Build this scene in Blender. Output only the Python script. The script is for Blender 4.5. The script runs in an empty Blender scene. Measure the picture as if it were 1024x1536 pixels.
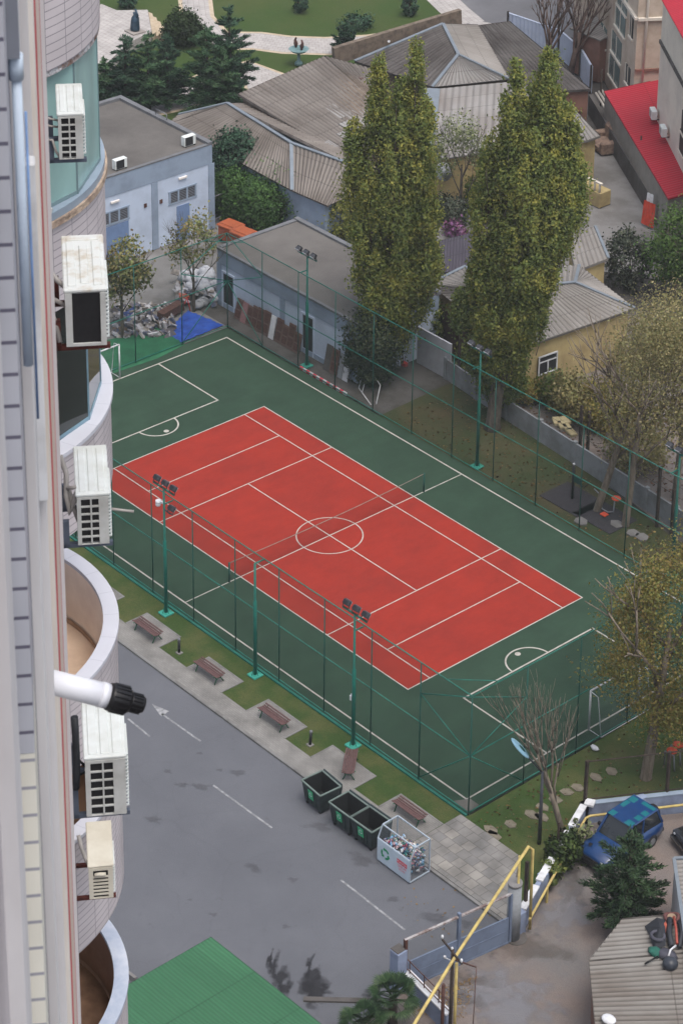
import bpy, math, random
import numpy as np
from mathutils import Vector, Matrix
random.seed(7)
RNG = np.random.default_rng(11)
SC = bpy.context.scene
COL = SC.collection
PI = math.pi
R = math.radians

# ------------------------------------------------------------------ camera (solved from the court lines)
CAM = np.array([83.49668, -71.05104, 69.70056])
YAW, PITCH, ROLL, FPX, PCX, PCY = 2.3447415, -0.3971066, 0.0446392, 3930.9465, 833.779, 138.572
_d = np.array([math.cos(PITCH)*math.cos(YAW), math.cos(PITCH)*math.sin(YAW), math.sin(PITCH)])
_r = np.cross(_d, [0, 0, 1]); _r /= np.linalg.norm(_r); _u = np.cross(_r, _d)
RX = _r*math.cos(ROLL) + _u*math.sin(ROLL); UX = -_r*math.sin(ROLL) + _u*math.cos(ROLL)

def P(px, py, z=0.0):
    """surveyed point: where the sight line of a photo pixel meets height z"""
    v = _d + (px-PCX)/FPX*RX - (py-PCY)/FPX*UX
    k = (z-CAM[2])/v[2]
    p = CAM + k*v
    return Vector((float(p[0]), float(p[1]), float(z)))

def G(px, py, z=0.0):
    p = P(px, py, z); return (p.x, p.y)

cam = bpy.data.cameras.new('camera'); co = bpy.data.objects.new('camera', cam); COL.objects.link(co)
co.matrix_world = Matrix(((RX[0], UX[0], -_d[0], CAM[0]), (RX[1], UX[1], -_d[1], CAM[1]), (RX[2], UX[2], -_d[2], CAM[2]), (0, 0, 0, 1)))
cam.sensor_width = 36.0; cam.lens = FPX/1536*36
cam.shift_x = (512-PCX)/1536; cam.shift_y = (PCY-768)/1536
cam.clip_start = 0.5; cam.clip_end = 5000
cam.dof.use_dof = True; cam.dof.focus_distance = 115; cam.dof.aperture_fstop = 10.0
SC.camera = co

# ------------------------------------------------------------------ materials
MATS = {}
def lin(c):
    return tuple((x/12.92 if x <= .04045 else ((x+.055)/1.055)**2.4) for x in c)

def mat(name, col, rough=.8, var=.12, scale=3.0, col2=None, bump=0.0, bscale=40.0, metal=0.0, spec=.3, fine=0.0, mixpos=(.42, .62), coat=0.0, stretch=None):
    """base colour (linear) broken up by noise towards col2"""
    if name in MATS: return MATS[name]
    m = bpy.data.materials.new(name); m.use_nodes = True
    nt = m.node_tree; N = nt.nodes; L = nt.links
    b = N['Principled BSDF']
    b.inputs['Roughness'].default_value = rough; b.inputs['Metallic'].default_value = metal
    b.inputs['Specular IOR Level'].default_value = spec
    if coat: b.inputs['Coat Weight'].default_value = coat
    tc = N.new('ShaderNodeTexCoord'); src = tc.outputs['Object']
    if stretch:
        mp = N.new('ShaderNodeMapping'); mp.inputs['Scale'].default_value = stretch; L.new(src, mp.inputs['Vector']); src = mp.outputs['Vector']
    if col2 is None: col2 = tuple(c*(1-2.2*var) for c in col)
    n = N.new('ShaderNodeTexNoise'); n.inputs['Scale'].default_value = scale; n.inputs['Detail'].default_value = 6; n.inputs['Roughness'].default_value = .65
    L.new(src, n.inputs['Vector'])
    cr = N.new('ShaderNodeValToRGB'); cr.color_ramp.elements[0].position = mixpos[0]; cr.color_ramp.elements[1].position = mixpos[1]
    cr.color_ramp.elements[0].color = (*col, 1); cr.color_ramp.elements[1].color = (*col2, 1)
    L.new(n.outputs['Fac'], cr.inputs['Fac'])
    out = cr.outputs['Color']
    if fine:
        n2 = N.new('ShaderNodeTexNoise'); n2.inputs['Scale'].default_value = bscale*1.3; n2.inputs['Detail'].default_value = 3
        L.new(tc.outputs['Object'], n2.inputs['Vector'])
        mr = N.new('ShaderNodeMapRange'); mr.inputs[1].default_value = .3; mr.inputs[2].default_value = .7
        mr.inputs[3].default_value = 1-fine; mr.inputs[4].default_value = 1+fine
        L.new(n2.outputs['Fac'], mr.inputs[0])
        mx = N.new('ShaderNodeVectorMath'); mx.operation = 'SCALE'
        L.new(out, mx.inputs[0]); L.new(mr.outputs[0], mx.inputs['Scale']); out = mx.outputs['Vector']
    L.new(out, b.inputs['Base Color'])
    if bump:
        nb = N.new('ShaderNodeTexNoise'); nb.inputs['Scale'].default_value = bscale; nb.inputs['Detail'].default_value = 4
        L.new(tc.outputs['Object'], nb.inputs['Vector'])
        bp = N.new('ShaderNodeBump'); bp.inputs['Strength'].default_value = bump; bp.inputs['Distance'].default_value = .05
        L.new(nb.outputs['Fac'], bp.inputs['Height']); L.new(bp.outputs['Normal'], b.inputs['Normal'])
    MATS[name] = m; return m

def leafmat(name, cols, trans=.25):
    """foliage: every leaf island takes its own shade, whole clumps drift together"""
    if name in MATS: return MATS[name]
    m = bpy.data.materials.new(name); m.use_nodes = True
    nt = m.node_tree; N = nt.nodes; L = nt.links
    b = N['Principled BSDF']; b.inputs['Roughness'].default_value = .65; b.inputs['Specular IOR Level'].default_value = .25
    g = N.new('ShaderNodeNewGeometry'); tc = N.new('ShaderNodeTexCoord')
    n = N.new('ShaderNodeTexNoise'); n.inputs['Scale'].default_value = .9; n.inputs['Detail'].default_value = 3
    L.new(tc.outputs['Object'], n.inputs['Vector'])
    mr = N.new('ShaderNodeMapRange'); mr.inputs[1].default_value = .3; mr.inputs[2].default_value = .7; mr.inputs[3].default_value = -.35; mr.inputs[4].default_value = .35
    L.new(n.outputs['Fac'], mr.inputs[0])
    ad = N.new('ShaderNodeMath'); ad.operation = 'MULTIPLY_ADD'; ad.inputs[1].default_value = .75
    L.new(g.outputs['Random Per Island'], ad.inputs[0])
    a2 = N.new('ShaderNodeMath'); a2.operation = 'ADD'; a2.inputs[1].default_value = .12; a2.use_clamp = True
    L.new(mr.outputs[0], ad.inputs[2]); L.new(ad.outputs[0], a2.inputs[0])
    cr = N.new('ShaderNodeValToRGB'); el = cr.color_ramp.elements
    while len(el) < len(cols): el.new(.5)
    for i, c in enumerate(cols):
        el[i].position = i/(len(cols)-1); el[i].color = (*c, 1)
    L.new(a2.outputs[0], cr.inputs['Fac']); L.new(cr.outputs['Color'], b.inputs['Base Color'])
    tr = N.new('ShaderNodeBsdfTranslucent'); L.new(cr.outputs['Color'], tr.inputs['Color'])
    mx = N.new('ShaderNodeMixShader'); mx.inputs[0].default_value = trans
    L.new(b.outputs[0], mx.inputs[1]); L.new(tr.outputs[0], mx.inputs[2])
    L.new(mx.outputs[0], N['Material Output'].inputs['Surface'])
    MATS[name] = m; return m

def brickmat(name, col, mortar, bw, bh, ms=.012, off=0.0, var=.08, rough=.5, uv=True, col2=None, stain=.12, rot=0.0):
    if name in MATS: return MATS[name]
    m = bpy.data.materials.new(name); m.use_nodes = True
    nt = m.node_tree; N = nt.nodes; L = nt.links
    b = N['Principled BSDF']; b.inputs['Roughness'].default_value = rough; b.inputs['Specular IOR Level'].default_value = .3
    tc = N.new('ShaderNodeTexCoord'); src = tc.outputs['UV' if uv else 'Object']
    if rot:
        mp = N.new('ShaderNodeMapping'); mp.inputs['Rotation'].default_value = (0, 0, rot); L.new(src, mp.inputs['Vector']); src = mp.outputs['Vector']
    t = N.new('ShaderNodeTexBrick'); t.offset = off; t.inputs['Scale'].default_value = 1.0
    t.inputs['Brick Width'].default_value = bw; t.inputs['Row Height'].default_value = bh; t.inputs['Mortar Size'].default_value = ms
    t.inputs['Color1'].default_value = (*col, 1); t.inputs['Color2'].default_value = (*(col2 or tuple(c*(1-var) for c in col)), 1); t.inputs['Mortar'].default_value = (*mortar, 1)
    L.new(src, t.inputs['Vector'])
    n = N.new('ShaderNodeTexNoise'); n.inputs['Scale'].default_value = 1.1; n.inputs['Detail'].default_value = 5; L.new(tc.outputs['Object'], n.inputs['Vector'])
    mr = N.new('ShaderNodeMapRange'); mr.inputs[1].default_value = .35; mr.inputs[2].default_value = .65; mr.inputs[3].default_value = 1-stain; mr.inputs[4].default_value = 1+stain*.5
    L.new(n.outputs['Fac'], mr.inputs[0])
    mx = N.new('ShaderNodeVectorMath'); mx.operation = 'SCALE'; L.new(t.outputs['Color'], mx.inputs[0]); L.new(mr.outputs[0], mx.inputs['Scale'])
    L.new(mx.outputs['Vector'], b.inputs['Base Color'])
    MATS[name] = m; return m

def roofmat(name, col, dirt, amt=.5, sheet=1.6, rough=.85, valley_shade=.24):
    """corrugated sheets: weathering streaks down the slope, dirt in the sheet overlaps (UV = corrugations, metres)"""
    if name in MATS: return MATS[name]
    m = bpy.data.materials.new(name); m.use_nodes = True
    nt = m.node_tree; N = nt.nodes; L = nt.links
    b = N['Principled BSDF']; b.inputs['Roughness'].default_value = rough; b.inputs['Specular IOR Level'].default_value = .25
    tc = N.new('ShaderNodeTexCoord')
    mp = N.new('ShaderNodeMapping'); mp.inputs['Scale'].default_value = (.45, .14, 1); L.new(tc.outputs['UV'], mp.inputs['Vector'])
    n = N.new('ShaderNodeTexNoise'); n.inputs['Scale'].default_value = 1.0; n.inputs['Detail'].default_value = 6; n.inputs['Roughness'].default_value = .7; L.new(mp.outputs['Vector'], n.inputs['Vector'])
    n2 = N.new('ShaderNodeTexNoise'); n2.inputs['Scale'].default_value = .35; n2.inputs['Detail'].default_value = 4; L.new(tc.outputs['Object'], n2.inputs['Vector'])
    ad = N.new('ShaderNodeMath'); ad.operation = 'ADD'; L.new(n.outputs['Fac'], ad.inputs[0]); L.new(n2.outputs['Fac'], ad.inputs[1])
    mr = N.new('ShaderNodeMapRange'); mr.inputs[1].default_value = .75; mr.inputs[2].default_value = 1.3; mr.inputs[3].default_value = 0; mr.inputs[4].default_value = amt*1.6; mr.clamp = True
    L.new(ad.outputs[0], mr.inputs[0])
    # each sheet has its own age; overlaps carry a dark line of dirt
    t = N.new('ShaderNodeTexBrick'); t.offset = .5; t.inputs['Scale'].default_value = 1; t.inputs['Brick Width'].default_value = 6.0; t.inputs['Row Height'].default_value = sheet; t.inputs['Mortar Size'].default_value = .03
    t.inputs['Color1'].default_value = (*col, 1); t.inputs['Color2'].default_value = (*[c*.82 for c in col], 1); t.inputs['Mortar'].default_value = (*[c*.5 for c in col], 1)
    L.new(tc.outputs['UV'], t.inputs['Vector'])
    mx = N.new('ShaderNodeMix'); mx.data_type = 'RGBA'; L.new(mr.outputs[0], mx.inputs[0]); L.new(t.outputs['Color'], mx.inputs[6]); mx.inputs[7].default_value = (*dirt, 1)
    # relief shading painted in: valleys darker, ridges lighter, so the corrugation shows
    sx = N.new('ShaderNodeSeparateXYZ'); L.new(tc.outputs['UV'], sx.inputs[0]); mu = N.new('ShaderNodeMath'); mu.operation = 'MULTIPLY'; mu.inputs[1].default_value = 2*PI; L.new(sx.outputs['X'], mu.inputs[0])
    cs = N.new('ShaderNodeMath'); cs.operation = 'COSINE'; L.new(mu.outputs[0], cs.inputs[0]); m2 = N.new('ShaderNodeMapRange'); m2.inputs[1].default_value = -.2; m2.inputs[2].default_value = 1; m2.inputs[3].default_value = 1.08; m2.inputs[4].default_value = 1-valley_shade; L.new(cs.outputs[0], m2.inputs[0])
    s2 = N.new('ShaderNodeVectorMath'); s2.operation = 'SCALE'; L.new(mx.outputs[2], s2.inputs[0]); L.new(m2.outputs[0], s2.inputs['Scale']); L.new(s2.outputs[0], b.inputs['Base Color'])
    MATS[name] = m; return m

def glassmat(name, col, rough=.08, spec=.6):
    if name in MATS: return MATS[name]
    m = bpy.data.materials.new(name); m.use_nodes = True
    N = m.node_tree.nodes; b = N['Principled BSDF']
    n = N.new('ShaderNodeTexNoise'); n.inputs['Scale'].default_value = 1.5; n.inputs['Detail'].default_value = 3
    cr = N.new('ShaderNodeValToRGB'); cr.color_ramp.elements[0].position = .35; cr.color_ramp.elements[1].position = .7
    cr.color_ramp.elements[0].color = (*col, 1); cr.color_ramp.elements[1].color = (*[c*.7 for c in col], 1)
    m.node_tree.links.new(n.outputs['Fac'], cr.inputs['Fac']); m.node_tree.links.new(cr.outputs['Color'], b.inputs['Base Color'])
    b.inputs['Roughness'].default_value = rough; b.inputs['Specular IOR Level'].default_value = spec
    MATS[name] = m; return m

def meshmat(name, col, solid):
    """woven wire: mostly air"""
    if name in MATS: return MATS[name]
    m = bpy.data.materials.new(name); m.use_nodes = True
    nt = m.node_tree; N = nt.nodes; b = N['Principled BSDF']; b.inputs['Base Color'].default_value = (*col, 1); b.inputs['Roughness'].default_value = .6
    t = N.new('ShaderNodeBsdfTransparent'); mx = N.new('ShaderNodeMixShader'); mx.inputs[0].default_value = solid
    nt.links.new(t.outputs[0], mx.inputs[1]); nt.links.new(b.outputs[0], mx.inputs[2]); nt.links.new(mx.outputs[0], N['Material Output'].inputs['Surface'])
    MATS[name] = m; return m

# ------------------------------------------------------------------ mesh builder
class MB:
    def __init__(s): s.v = []; s.f = []; s.uv = []; s.smooth = []
    def face(s, pts, uv=None, sm=False):
        i = len(s.v); s.v += [tuple(p) for p in pts]; s.f.append(tuple(range(i, i+len(pts)))); s.uv.append(uv); s.smooth.append(sm)
    def raw(s, vs, fs, sm=False):
        i = len(s.v); s.v += [tuple(p) for p in vs]
        for f in fs: s.f.append(tuple(i+k for k in f)); s.uv.append(None); s.smooth.append(sm)
    def box(s, x0, y0, z0, x1, y1, z1, M=None, uv=False):
        vs = [Vector((x, y, z)) for z in (z0, z1) for y in (y0, y1) for x in (x0, x1)]
        if M is not None: vs = [M @ v for v in vs]
        i = len(s.v); s.v += [tuple(v) for v in vs]
        fs = [(0, 2, 3, 1), (4, 5, 7, 6), (0, 1, 5, 4), (2, 6, 7, 3), (0, 4, 6, 2), (1, 3, 7, 5)]
        for k, f in enumerate(fs):
            s.f.append(tuple(i+q for q in f)); s.smooth.append(False)
            if uv:
                g = [(vs[q].x, vs[q].y, vs[q].z) for q in f]
                s.uv.append([(a[0], a[1]) if k < 2 else ((a[0], a[2]) if k < 4 else (a[1], a[2])) for a in g])
            else: s.uv.append(None)
        return s
    def bbox(s, x0, y0, z0, x1, y1, z1, b=.03, M=None):
        """box with all edges bevelled"""
        def q(z, k): return [(x0+k, y0+b), (x0+b, y0+k), (x1-b, y0+k), (x1-k, y0+b), (x1-k, y1-b), (x1-b, y1-k), (x0+b, y1-k), (x0+k, y1-b)]
        rings = []
        for z, k in ((z0, b), (z0+b, 0), (z1-b, 0), (z1, b)):
            if k: pts = [(x0+b, y0+b)]*2+[(x1-b, y0+b)]*2+[(x1-b, y1-b)]*2+[(x0+b, y1-b)]*2
            else: pts = q(z, 0)
            pts = [(min(max(px, x0), x1), min(max(py, y0), y1), z) for px, py in pts]
            rings.append(pts)
        vs = [Vector(p) for r_ in rings for p in r_]
        if M is not None: vs = [M @ v for v in vs]
        fs = []
        for k in range(3):
            for j in range(8): fs.append((k*8+j, k*8+(j+1) % 8, (k+1)*8+(j+1) % 8, (k+1)*8+j))
        fs.append((6, 4, 2, 0)); fs.append((24, 26, 28, 30))
        s.raw(vs, fs); return s
    def tube(s, pts, r, n=8, caps=True, sm=True):
        pts = [Vector(p) for p in pts]; rr = r if isinstance(r, (list, tuple)) else [r]*len(pts)
        base = len(s.v); prev = None
        for k, p in enumerate(pts):
            t = (pts[min(k+1, len(pts)-1)] - pts[max(k-1, 0)])
            if t.length < 1e-9: t = Vector((0, 0, 1))
            t.normalize()
            if prev is None:
                a = Vector((1, 0, 0)) if abs(t.x) < .8 else Vector((0, 1, 0)); u = t.cross(a).normalized()
            else:
                u = prev - t*prev.dot(t)
                u = u.normalized() if u.length > 1e-6 else t.orthogonal().normalized()
            prev = u; w = t.cross(u)
            for j in range(n):
                an = 2*PI*j/n; s.v.append(tuple(p + (u*math.cos(an)+w*math.sin(an))*rr[k]))
        for k in range(len(pts)-1):
            for j in range(n):
                s.f.append((base+k*n+j, base+k*n+(j+1) % n, base+(k+1)*n+(j+1) % n, base+(k+1)*n+j)); s.uv.append(None); s.smooth.append(sm)
        if caps:
            s.f.append(tuple(base+j for j in reversed(range(n)))); s.uv.append(None); s.smooth.append(False)
            e = base+(len(pts)-1)*n; s.f.append(tuple(e+j for j in range(n))); s.uv.append(None); s.smooth.append(False)
        return s
    def bar(s, a, b, w, h=None, up=(0, 0, 1)):
        """rectangular bar from a to b"""
        h = h or w; a = Vector(a); b = Vector(b); t = (b-a); L = t.length
        if L < 1e-6: return s
        t.normalize(); up = Vector(up)
        if abs(t.dot(up)) > .98: up = Vector((1, 0, 0)) if abs(t.x) < .9 else Vector((0, 1, 0))
        x = t.cross(up).normalized(); y = x.cross(t)
        M = Matrix(((x.x, t.x, y.x, a.x), (x.y, t.y, y.y, a.y), (x.z, t.z, y.z, a.z), (0, 0, 0, 1)))
        return s.box(-w/2, 0, -h/2, w/2, L, h/2, M)
    def prism(s, poly, z0, z1, uv=False):
        """vertical prism over a polygon (any winding)"""
        a = sum(poly[i][0]*poly[(i+1) % len(poly)][1]-poly[(i+1) % len(poly)][0]*poly[i][1] for i in range(len(poly)))
        if a < 0: poly = list(reversed(poly))
        n = len(poly); t = [z1]*n if not isinstance(z1, (list, tuple)) else (list(z1) if a >= 0 else list(reversed(z1)))
        s.face([(p[0], p[1], t[i]) for i, p in enumerate(poly)], [(p[0], p[1]) for p in poly] if uv else None)
        s.face([(p[0], p[1], z0) for p in reversed(poly)])
        acc = 0
        for i in range(n):
            p, q = poly[i], poly[(i+1) % n]; L = math.hypot(q[0]-p[0], q[1]-p[1])
            s.face([(p[0], p[1], z0), (q[0], q[1], z0), (q[0], q[1], t[(i+1) % n]), (p[0], p[1], t[i])],
                   [(acc, z0), (acc+L, z0), (acc+L, t[(i+1) % n]), (acc, t[i])] if uv else None)
            acc += L
        return s
    def sphere(s, c, r, nu=12, nv=8, sc=(1, 1, 1), z0=-1.0, jit=0):
        base = len(s.v); c = Vector(c)
        for j in range(nv+1):
            ph = -PI/2 + PI*j/nv
            z = max(math.sin(ph), z0); cr = math.cos(ph) if math.sin(ph) >= z0 else math.sqrt(max(0, 1-z0*z0))*(.001 if j == 0 else 1)
            for i in range(nu):
                a = 2*PI*i/nu; k = 1+(random.uniform(-jit, jit) if jit else 0)
                s.v.append((c.x+r*sc[0]*cr*math.cos(a)*k, c.y+r*sc[1]*cr*math.sin(a)*k, c.z+r*sc[2]*z*k))
        for j in range(nv):
            for i in range(nu):
                s.f.append((base+j*nu+i, base+j*nu+(i+1) % nu, base+(j+1)*nu+(i+1) % nu, base+(j+1)*nu+i)); s.uv.append(None); s.smooth.append(True)
        return s
    def corr(s, a, b, c, d, pitch=.22, amp=.03):
        """corrugated sheet, eave a->b, ridge d->c; waves run up the slope"""
        a, b, c, d = map(Vector, (a, b, c, d))
        W = max((b-a).length, (c-d).length); n = max(3, int(W/pitch)); Ls = max((d-a).length, (c-b).length)
        nr = (b-a).cross(d-a)
        if nr.length < 1e-6: nr = (b-a).cross(c-b)
        nr.normalize()
        if nr.z < 0: nr = -nr
        base = len(s.v); m = 2*n
        for i in range(m+1):
            f = i/m; o = nr*(amp if i % 2 else -amp)*.5
            s.v.append(tuple(a.lerp(b, f)+o)); s.v.append(tuple(d.lerp(c, f)+o))
        for i in range(m):
            k = base+2*i
            s.f.append((k, k+2, k+3, k+1)); s.smooth.append(False)
            s.uv.append([(i/2, 0), ((i+1)/2, 0), ((i+1)/2, Ls), (i/2, Ls)])
        # closed underside so the sheet has thickness
        t = nr*(amp+.05)
        s.raw([tuple(q-t) for q in (a, b, c, d)], [(3, 2, 1, 0)])
        for p, q in ((a, b), (b, c), (c, d), (d, a)):
            if (p-q).length > 1e-4: s.raw([tuple(p-t), tuple(q-t), tuple(q+nr*amp*.3), tuple(p+nr*amp*.3)], [(0, 1, 2, 3)])
        return s

WM = {}
def link(o, parent=None):
    COL.objects.link(o)
    if parent is not None: o.parent = parent
    return o

def tag(o, label=None, cat=None, group=None, kind=None):
    if label: o['label'] = label
    if cat: o['category'] = cat
    if group: o['group'] = group
    if kind: o['kind'] = kind
    return o

def thing(name, label, cat, loc=(0, 0, 0), rz=0.0, group=None):
    o = bpy.data.objects.new(name, None); o.empty_display_size = .3
    link(o); o.location = loc; o.rotation_euler = (0, 0, rz)
    WM[o.name] = Matrix.Translation(Vector(loc)) @ Matrix.Rotation(rz, 4, 'Z')
    return tag(o, label, cat, group)

def to_mesh(name, mb, M=None):
    me = bpy.data.meshes.new(name)
    v = mb.v
    if M is not None: v = [tuple(M @ Vector(p)) for p in v]
    me.from_pydata(v, [], mb.f); me.validate(clean_customdata=False)
    if any(u is not None for u in mb.uv) and len(me.polygons) == len(mb.f):
        ul = me.uv_layers.new(name='UVMap'); dat = ul.data
        for p, u in zip(me.polygons, mb.uv):
            for k, li in enumerate(p.loop_indices): dat[li].uv = u[k] if u is not None else (v[me.loops[li].vertex_index][0], v[me.loops[li].vertex_index][2])
    if len(me.polygons) == len(mb.smooth): me.polygons.foreach_set('use_smooth', mb.smooth)
    me.update(); return me

def part(name, mb, m, parent, world=False, label=None, kind=None):
    """a part: mesh child of its thing (or of a part); world=True when mb holds world coordinates"""
    root = parent
    while root.parent: root = root.parent
    me = to_mesh(name, mb, WM[root.name].inverted() if world else None)
    me.materials.append(m); o = bpy.data.objects.new(name, me); link(o, parent)
    return tag(o, label, kind=kind)

def solo(name, mb, m, label, cat, loc=None, group=None, kind=None, rz=0.0):
    """a thing that is one mesh; mb in world coordinates unless loc is given"""
    if loc is None:
        a = np.array(mb.v); c = ((a[:, 0].min()+a[:, 0].max())/2, (a[:, 1].min()+a[:, 1].max())/2, a[:, 2].min())
        me = to_mesh(name, mb, Matrix.Translation(-Vector([float(q) for q in c]))); loc = c
    else: me = to_mesh(name, mb)
    me.materials.append(m); o = bpy.data.objects.new(name, me); link(o); o.location = loc; o.rotation_euler = (0, 0, rz)
    WM[o.name] = Matrix.Translation(Vector([float(q) for q in loc])) @ Matrix.Rotation(rz, 4, 'Z')
    return tag(o, label, cat, group, kind)

def struct(name, mb, m): 
    me = to_mesh(name, mb); me.materials.append(m); o = bpy.data.objects.new(name, me); link(o); return tag(o, kind='structure')

def dup(root, loc, rz=0.0, label=None, group=None):
    r = root.copy(); COL.objects.link(r); r.location = loc; r.rotation_euler = (0, 0, rz)
    if label: r['label'] = label
    if group: r['group'] = group
    for ch in list(root.children):
        c = ch.copy(); COL.objects.link(c); c.parent = r
        for g in list(ch.children):
            q = g.copy(); COL.objects.link(q); q.parent = c
    return r

def sheet(poly, z):
    """flat ground sheet, wound upwards"""
    mb = MB(); a = sum(poly[i][0]*poly[(i+1) % len(poly)][1]-poly[(i+1) % len(poly)][0]*poly[i][1] for i in range(len(poly)))
    if a < 0: poly = list(reversed(poly))
    mb.face([(p[0], p[1], z) for p in poly], [(p[0], p[1]) for p in poly]); return mb

# ------------------------------------------------------------------ foliage
def leaf_mesh(name, C, size, m, parent, flat=.0, asp=.6, dirs=None):
    """C: Nx3 leaf centres (thing-local), or Nx6 with the centre of the clump each leaf belongs to. One quad leaf at each,
    turned at random; its shading normal leans outwards with its clump, as a real leaf cluster's does."""
    CT = C[:, 3:6] if C.shape[1] == 6 else None; C = C[:, :3]
    n = len(C); a = RNG.normal(size=(n, 3)); a[:, 2] *= (1-flat); a /= np.linalg.norm(a, axis=1)[:, None]+1e-9
    b = RNG.normal(size=(n, 3)); b[:, 2] *= (1-flat)
    if dirs is not None: a = a*.55 + dirs; a /= np.linalg.norm(a, axis=1)[:, None]+1e-9
    b -= a*(a*b).sum(1)[:, None]; b /= np.linalg.norm(b, axis=1)[:, None]+1e-9
    s = size*RNG.uniform(.6, 1.35, n)[:, None]
    mid = np.median(C, 0); sp_ = C.std(0)+1e-3; out = (C-mid)/sp_; out[:, 2] *= .6; out /= np.linalg.norm(out, axis=1)[:, None]+1e-6
    nv = .55*out+.4*RNG.normal(size=(n, 3))*.8; nv[:, 2] += .3
    if CT is not None: oc = C-CT; oc /= np.linalg.norm(oc, axis=1)[:, None]+1e-6; nv += .75*oc
    nv /= np.linalg.norm(nv, axis=1)[:, None]+1e-9
    gn = np.cross(a, b); b = np.where((gn*nv).sum(1)[:, None] < 0, -b, b)
    V = np.stack([C-a*s, C-b*s*asp+a*s*.1, C+a*s, C+b*s*asp+a*s*.1], 1).reshape(-1, 3)
    me = bpy.data.meshes.new(name); me.vertices.add(4*n); me.vertices.foreach_set('co', V.astype(np.float32).ravel())
    me.loops.add(4*n); me.loops.foreach_set('vertex_index', np.arange(4*n, dtype=np.int32))
    me.polygons.add(n); me.polygons.foreach_set('loop_start', np.arange(0, 4*n, 4, dtype=np.int32)); me.polygons.foreach_set('loop_total', np.full(n, 4, dtype=np.int32))
    me.update(calc_edges=True)
    if n > 400: me.polygons.foreach_set('use_smooth', np.ones(n, dtype=bool)); me.normals_split_custom_set_from_vertices(np.repeat(nv, 4, 0).tolist())
    me.materials.append(m); o = bpy.data.objects.new(name, me); link(o, parent); return o

def clumps(cs, rad, per, zs=1.0):
    """leaf centres gathered into clumps"""
    cs = np.asarray(cs); rad = np.broadcast_to(np.asarray(rad, float), (len(cs),))
    k = np.repeat(np.arange(len(cs)), per)
    off = RNG.normal(size=(len(k), 3))*.55; off[:, 2] *= zs
    return np.concatenate([cs[k]+off*rad[k][:, None], cs[k]], 1)

def in_ellipsoid(n, c, r, shell=.35):
    d = RNG.normal(size=(n, 3)); d /= np.linalg.norm(d, axis=1)[:, None]
    q = RNG.uniform(shell, 1, n)**(1/2.2)
    return np.array(c)+d*q[:, None]*np.array(r)

BARK = None
def limbs(mb, p, d, L, r, depth, spread=.5, up=.25, split=3):
    d = d.normalized(); q = p+d*L*.5+Vector((random.uniform(-.05, .05)*L, random.uniform(-.05, .05)*L, 0)); e = p+d*L
    mb.tube([p, q, e], [r, r*.8, r*.6], n=6 if r > .05 else 4)
    if depth == 0: return
    for k in range(split):
        a = 2*PI*(k+random.random()*.7)/split; o = d.orthogonal().normalized(); o2 = d.cross(o)
        nd = d+(o*math.cos(a)+o2*math.sin(a))*spread*random.uniform(.6, 1.2)+Vector((0, 0, up))
        limbs(mb, p+d*L*random.uniform(.6, 1.0), nd, L*random.uniform(.55, .8), r*.55, depth-1, spread, up, split)

def tree(name, label, base, h, crown, leaf, bark, lm, trunk_r=.18, cat='tree', group=None, trunk_h=None, lean=(0, 0), split=3, depth=3, spread=.55, limb0=.35):
    """crown: list of (dx,dy,z, rx,ry,rz, nclump) ellipsoids; leaf: (size, clump radius, leaves per clump, flat)"""
    t = thing(name, label, cat, base, 0, group)
    mb = MB(); th = trunk_h or h*.6; top = Vector((lean[0], lean[1], th))
    mb.tube([(0, 0, -.2), (0, 0, .1), top*.35, top*.7, top], [trunk_r*1.5, trunk_r*1.15, trunk_r, trunk_r*.75, trunk_r*.45], n=8)
    for k in range(5):
        f = limb0+(1-limb0)*k/5; a = k*2.4+random.random()
        limbs(mb, top*f, Vector((math.cos(a)*spread*1.5, math.sin(a)*spread*1.5, 1)), (h-th*f)*.38, trunk_r*.5, depth-1, spread, .25, split)
    part('trunk', mb, bark, t)
    cs = []; rr = []
    for (dx, dy, z, rx, ry, rz, n) in crown:
        e = in_ellipsoid(n, (dx, dy, z), (rx, ry, rz)); cs.append(e)
    cs = np.concatenate(cs); size, cr, per, flat = leaf
    pts = clumps(cs, cr*RNG.uniform(.6, 1.3, len(cs)), per)
    pts = pts[pts[:, 2] > .15]
    leaf_mesh('crown', pts, size, lm, t, flat)
    return t

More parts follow.
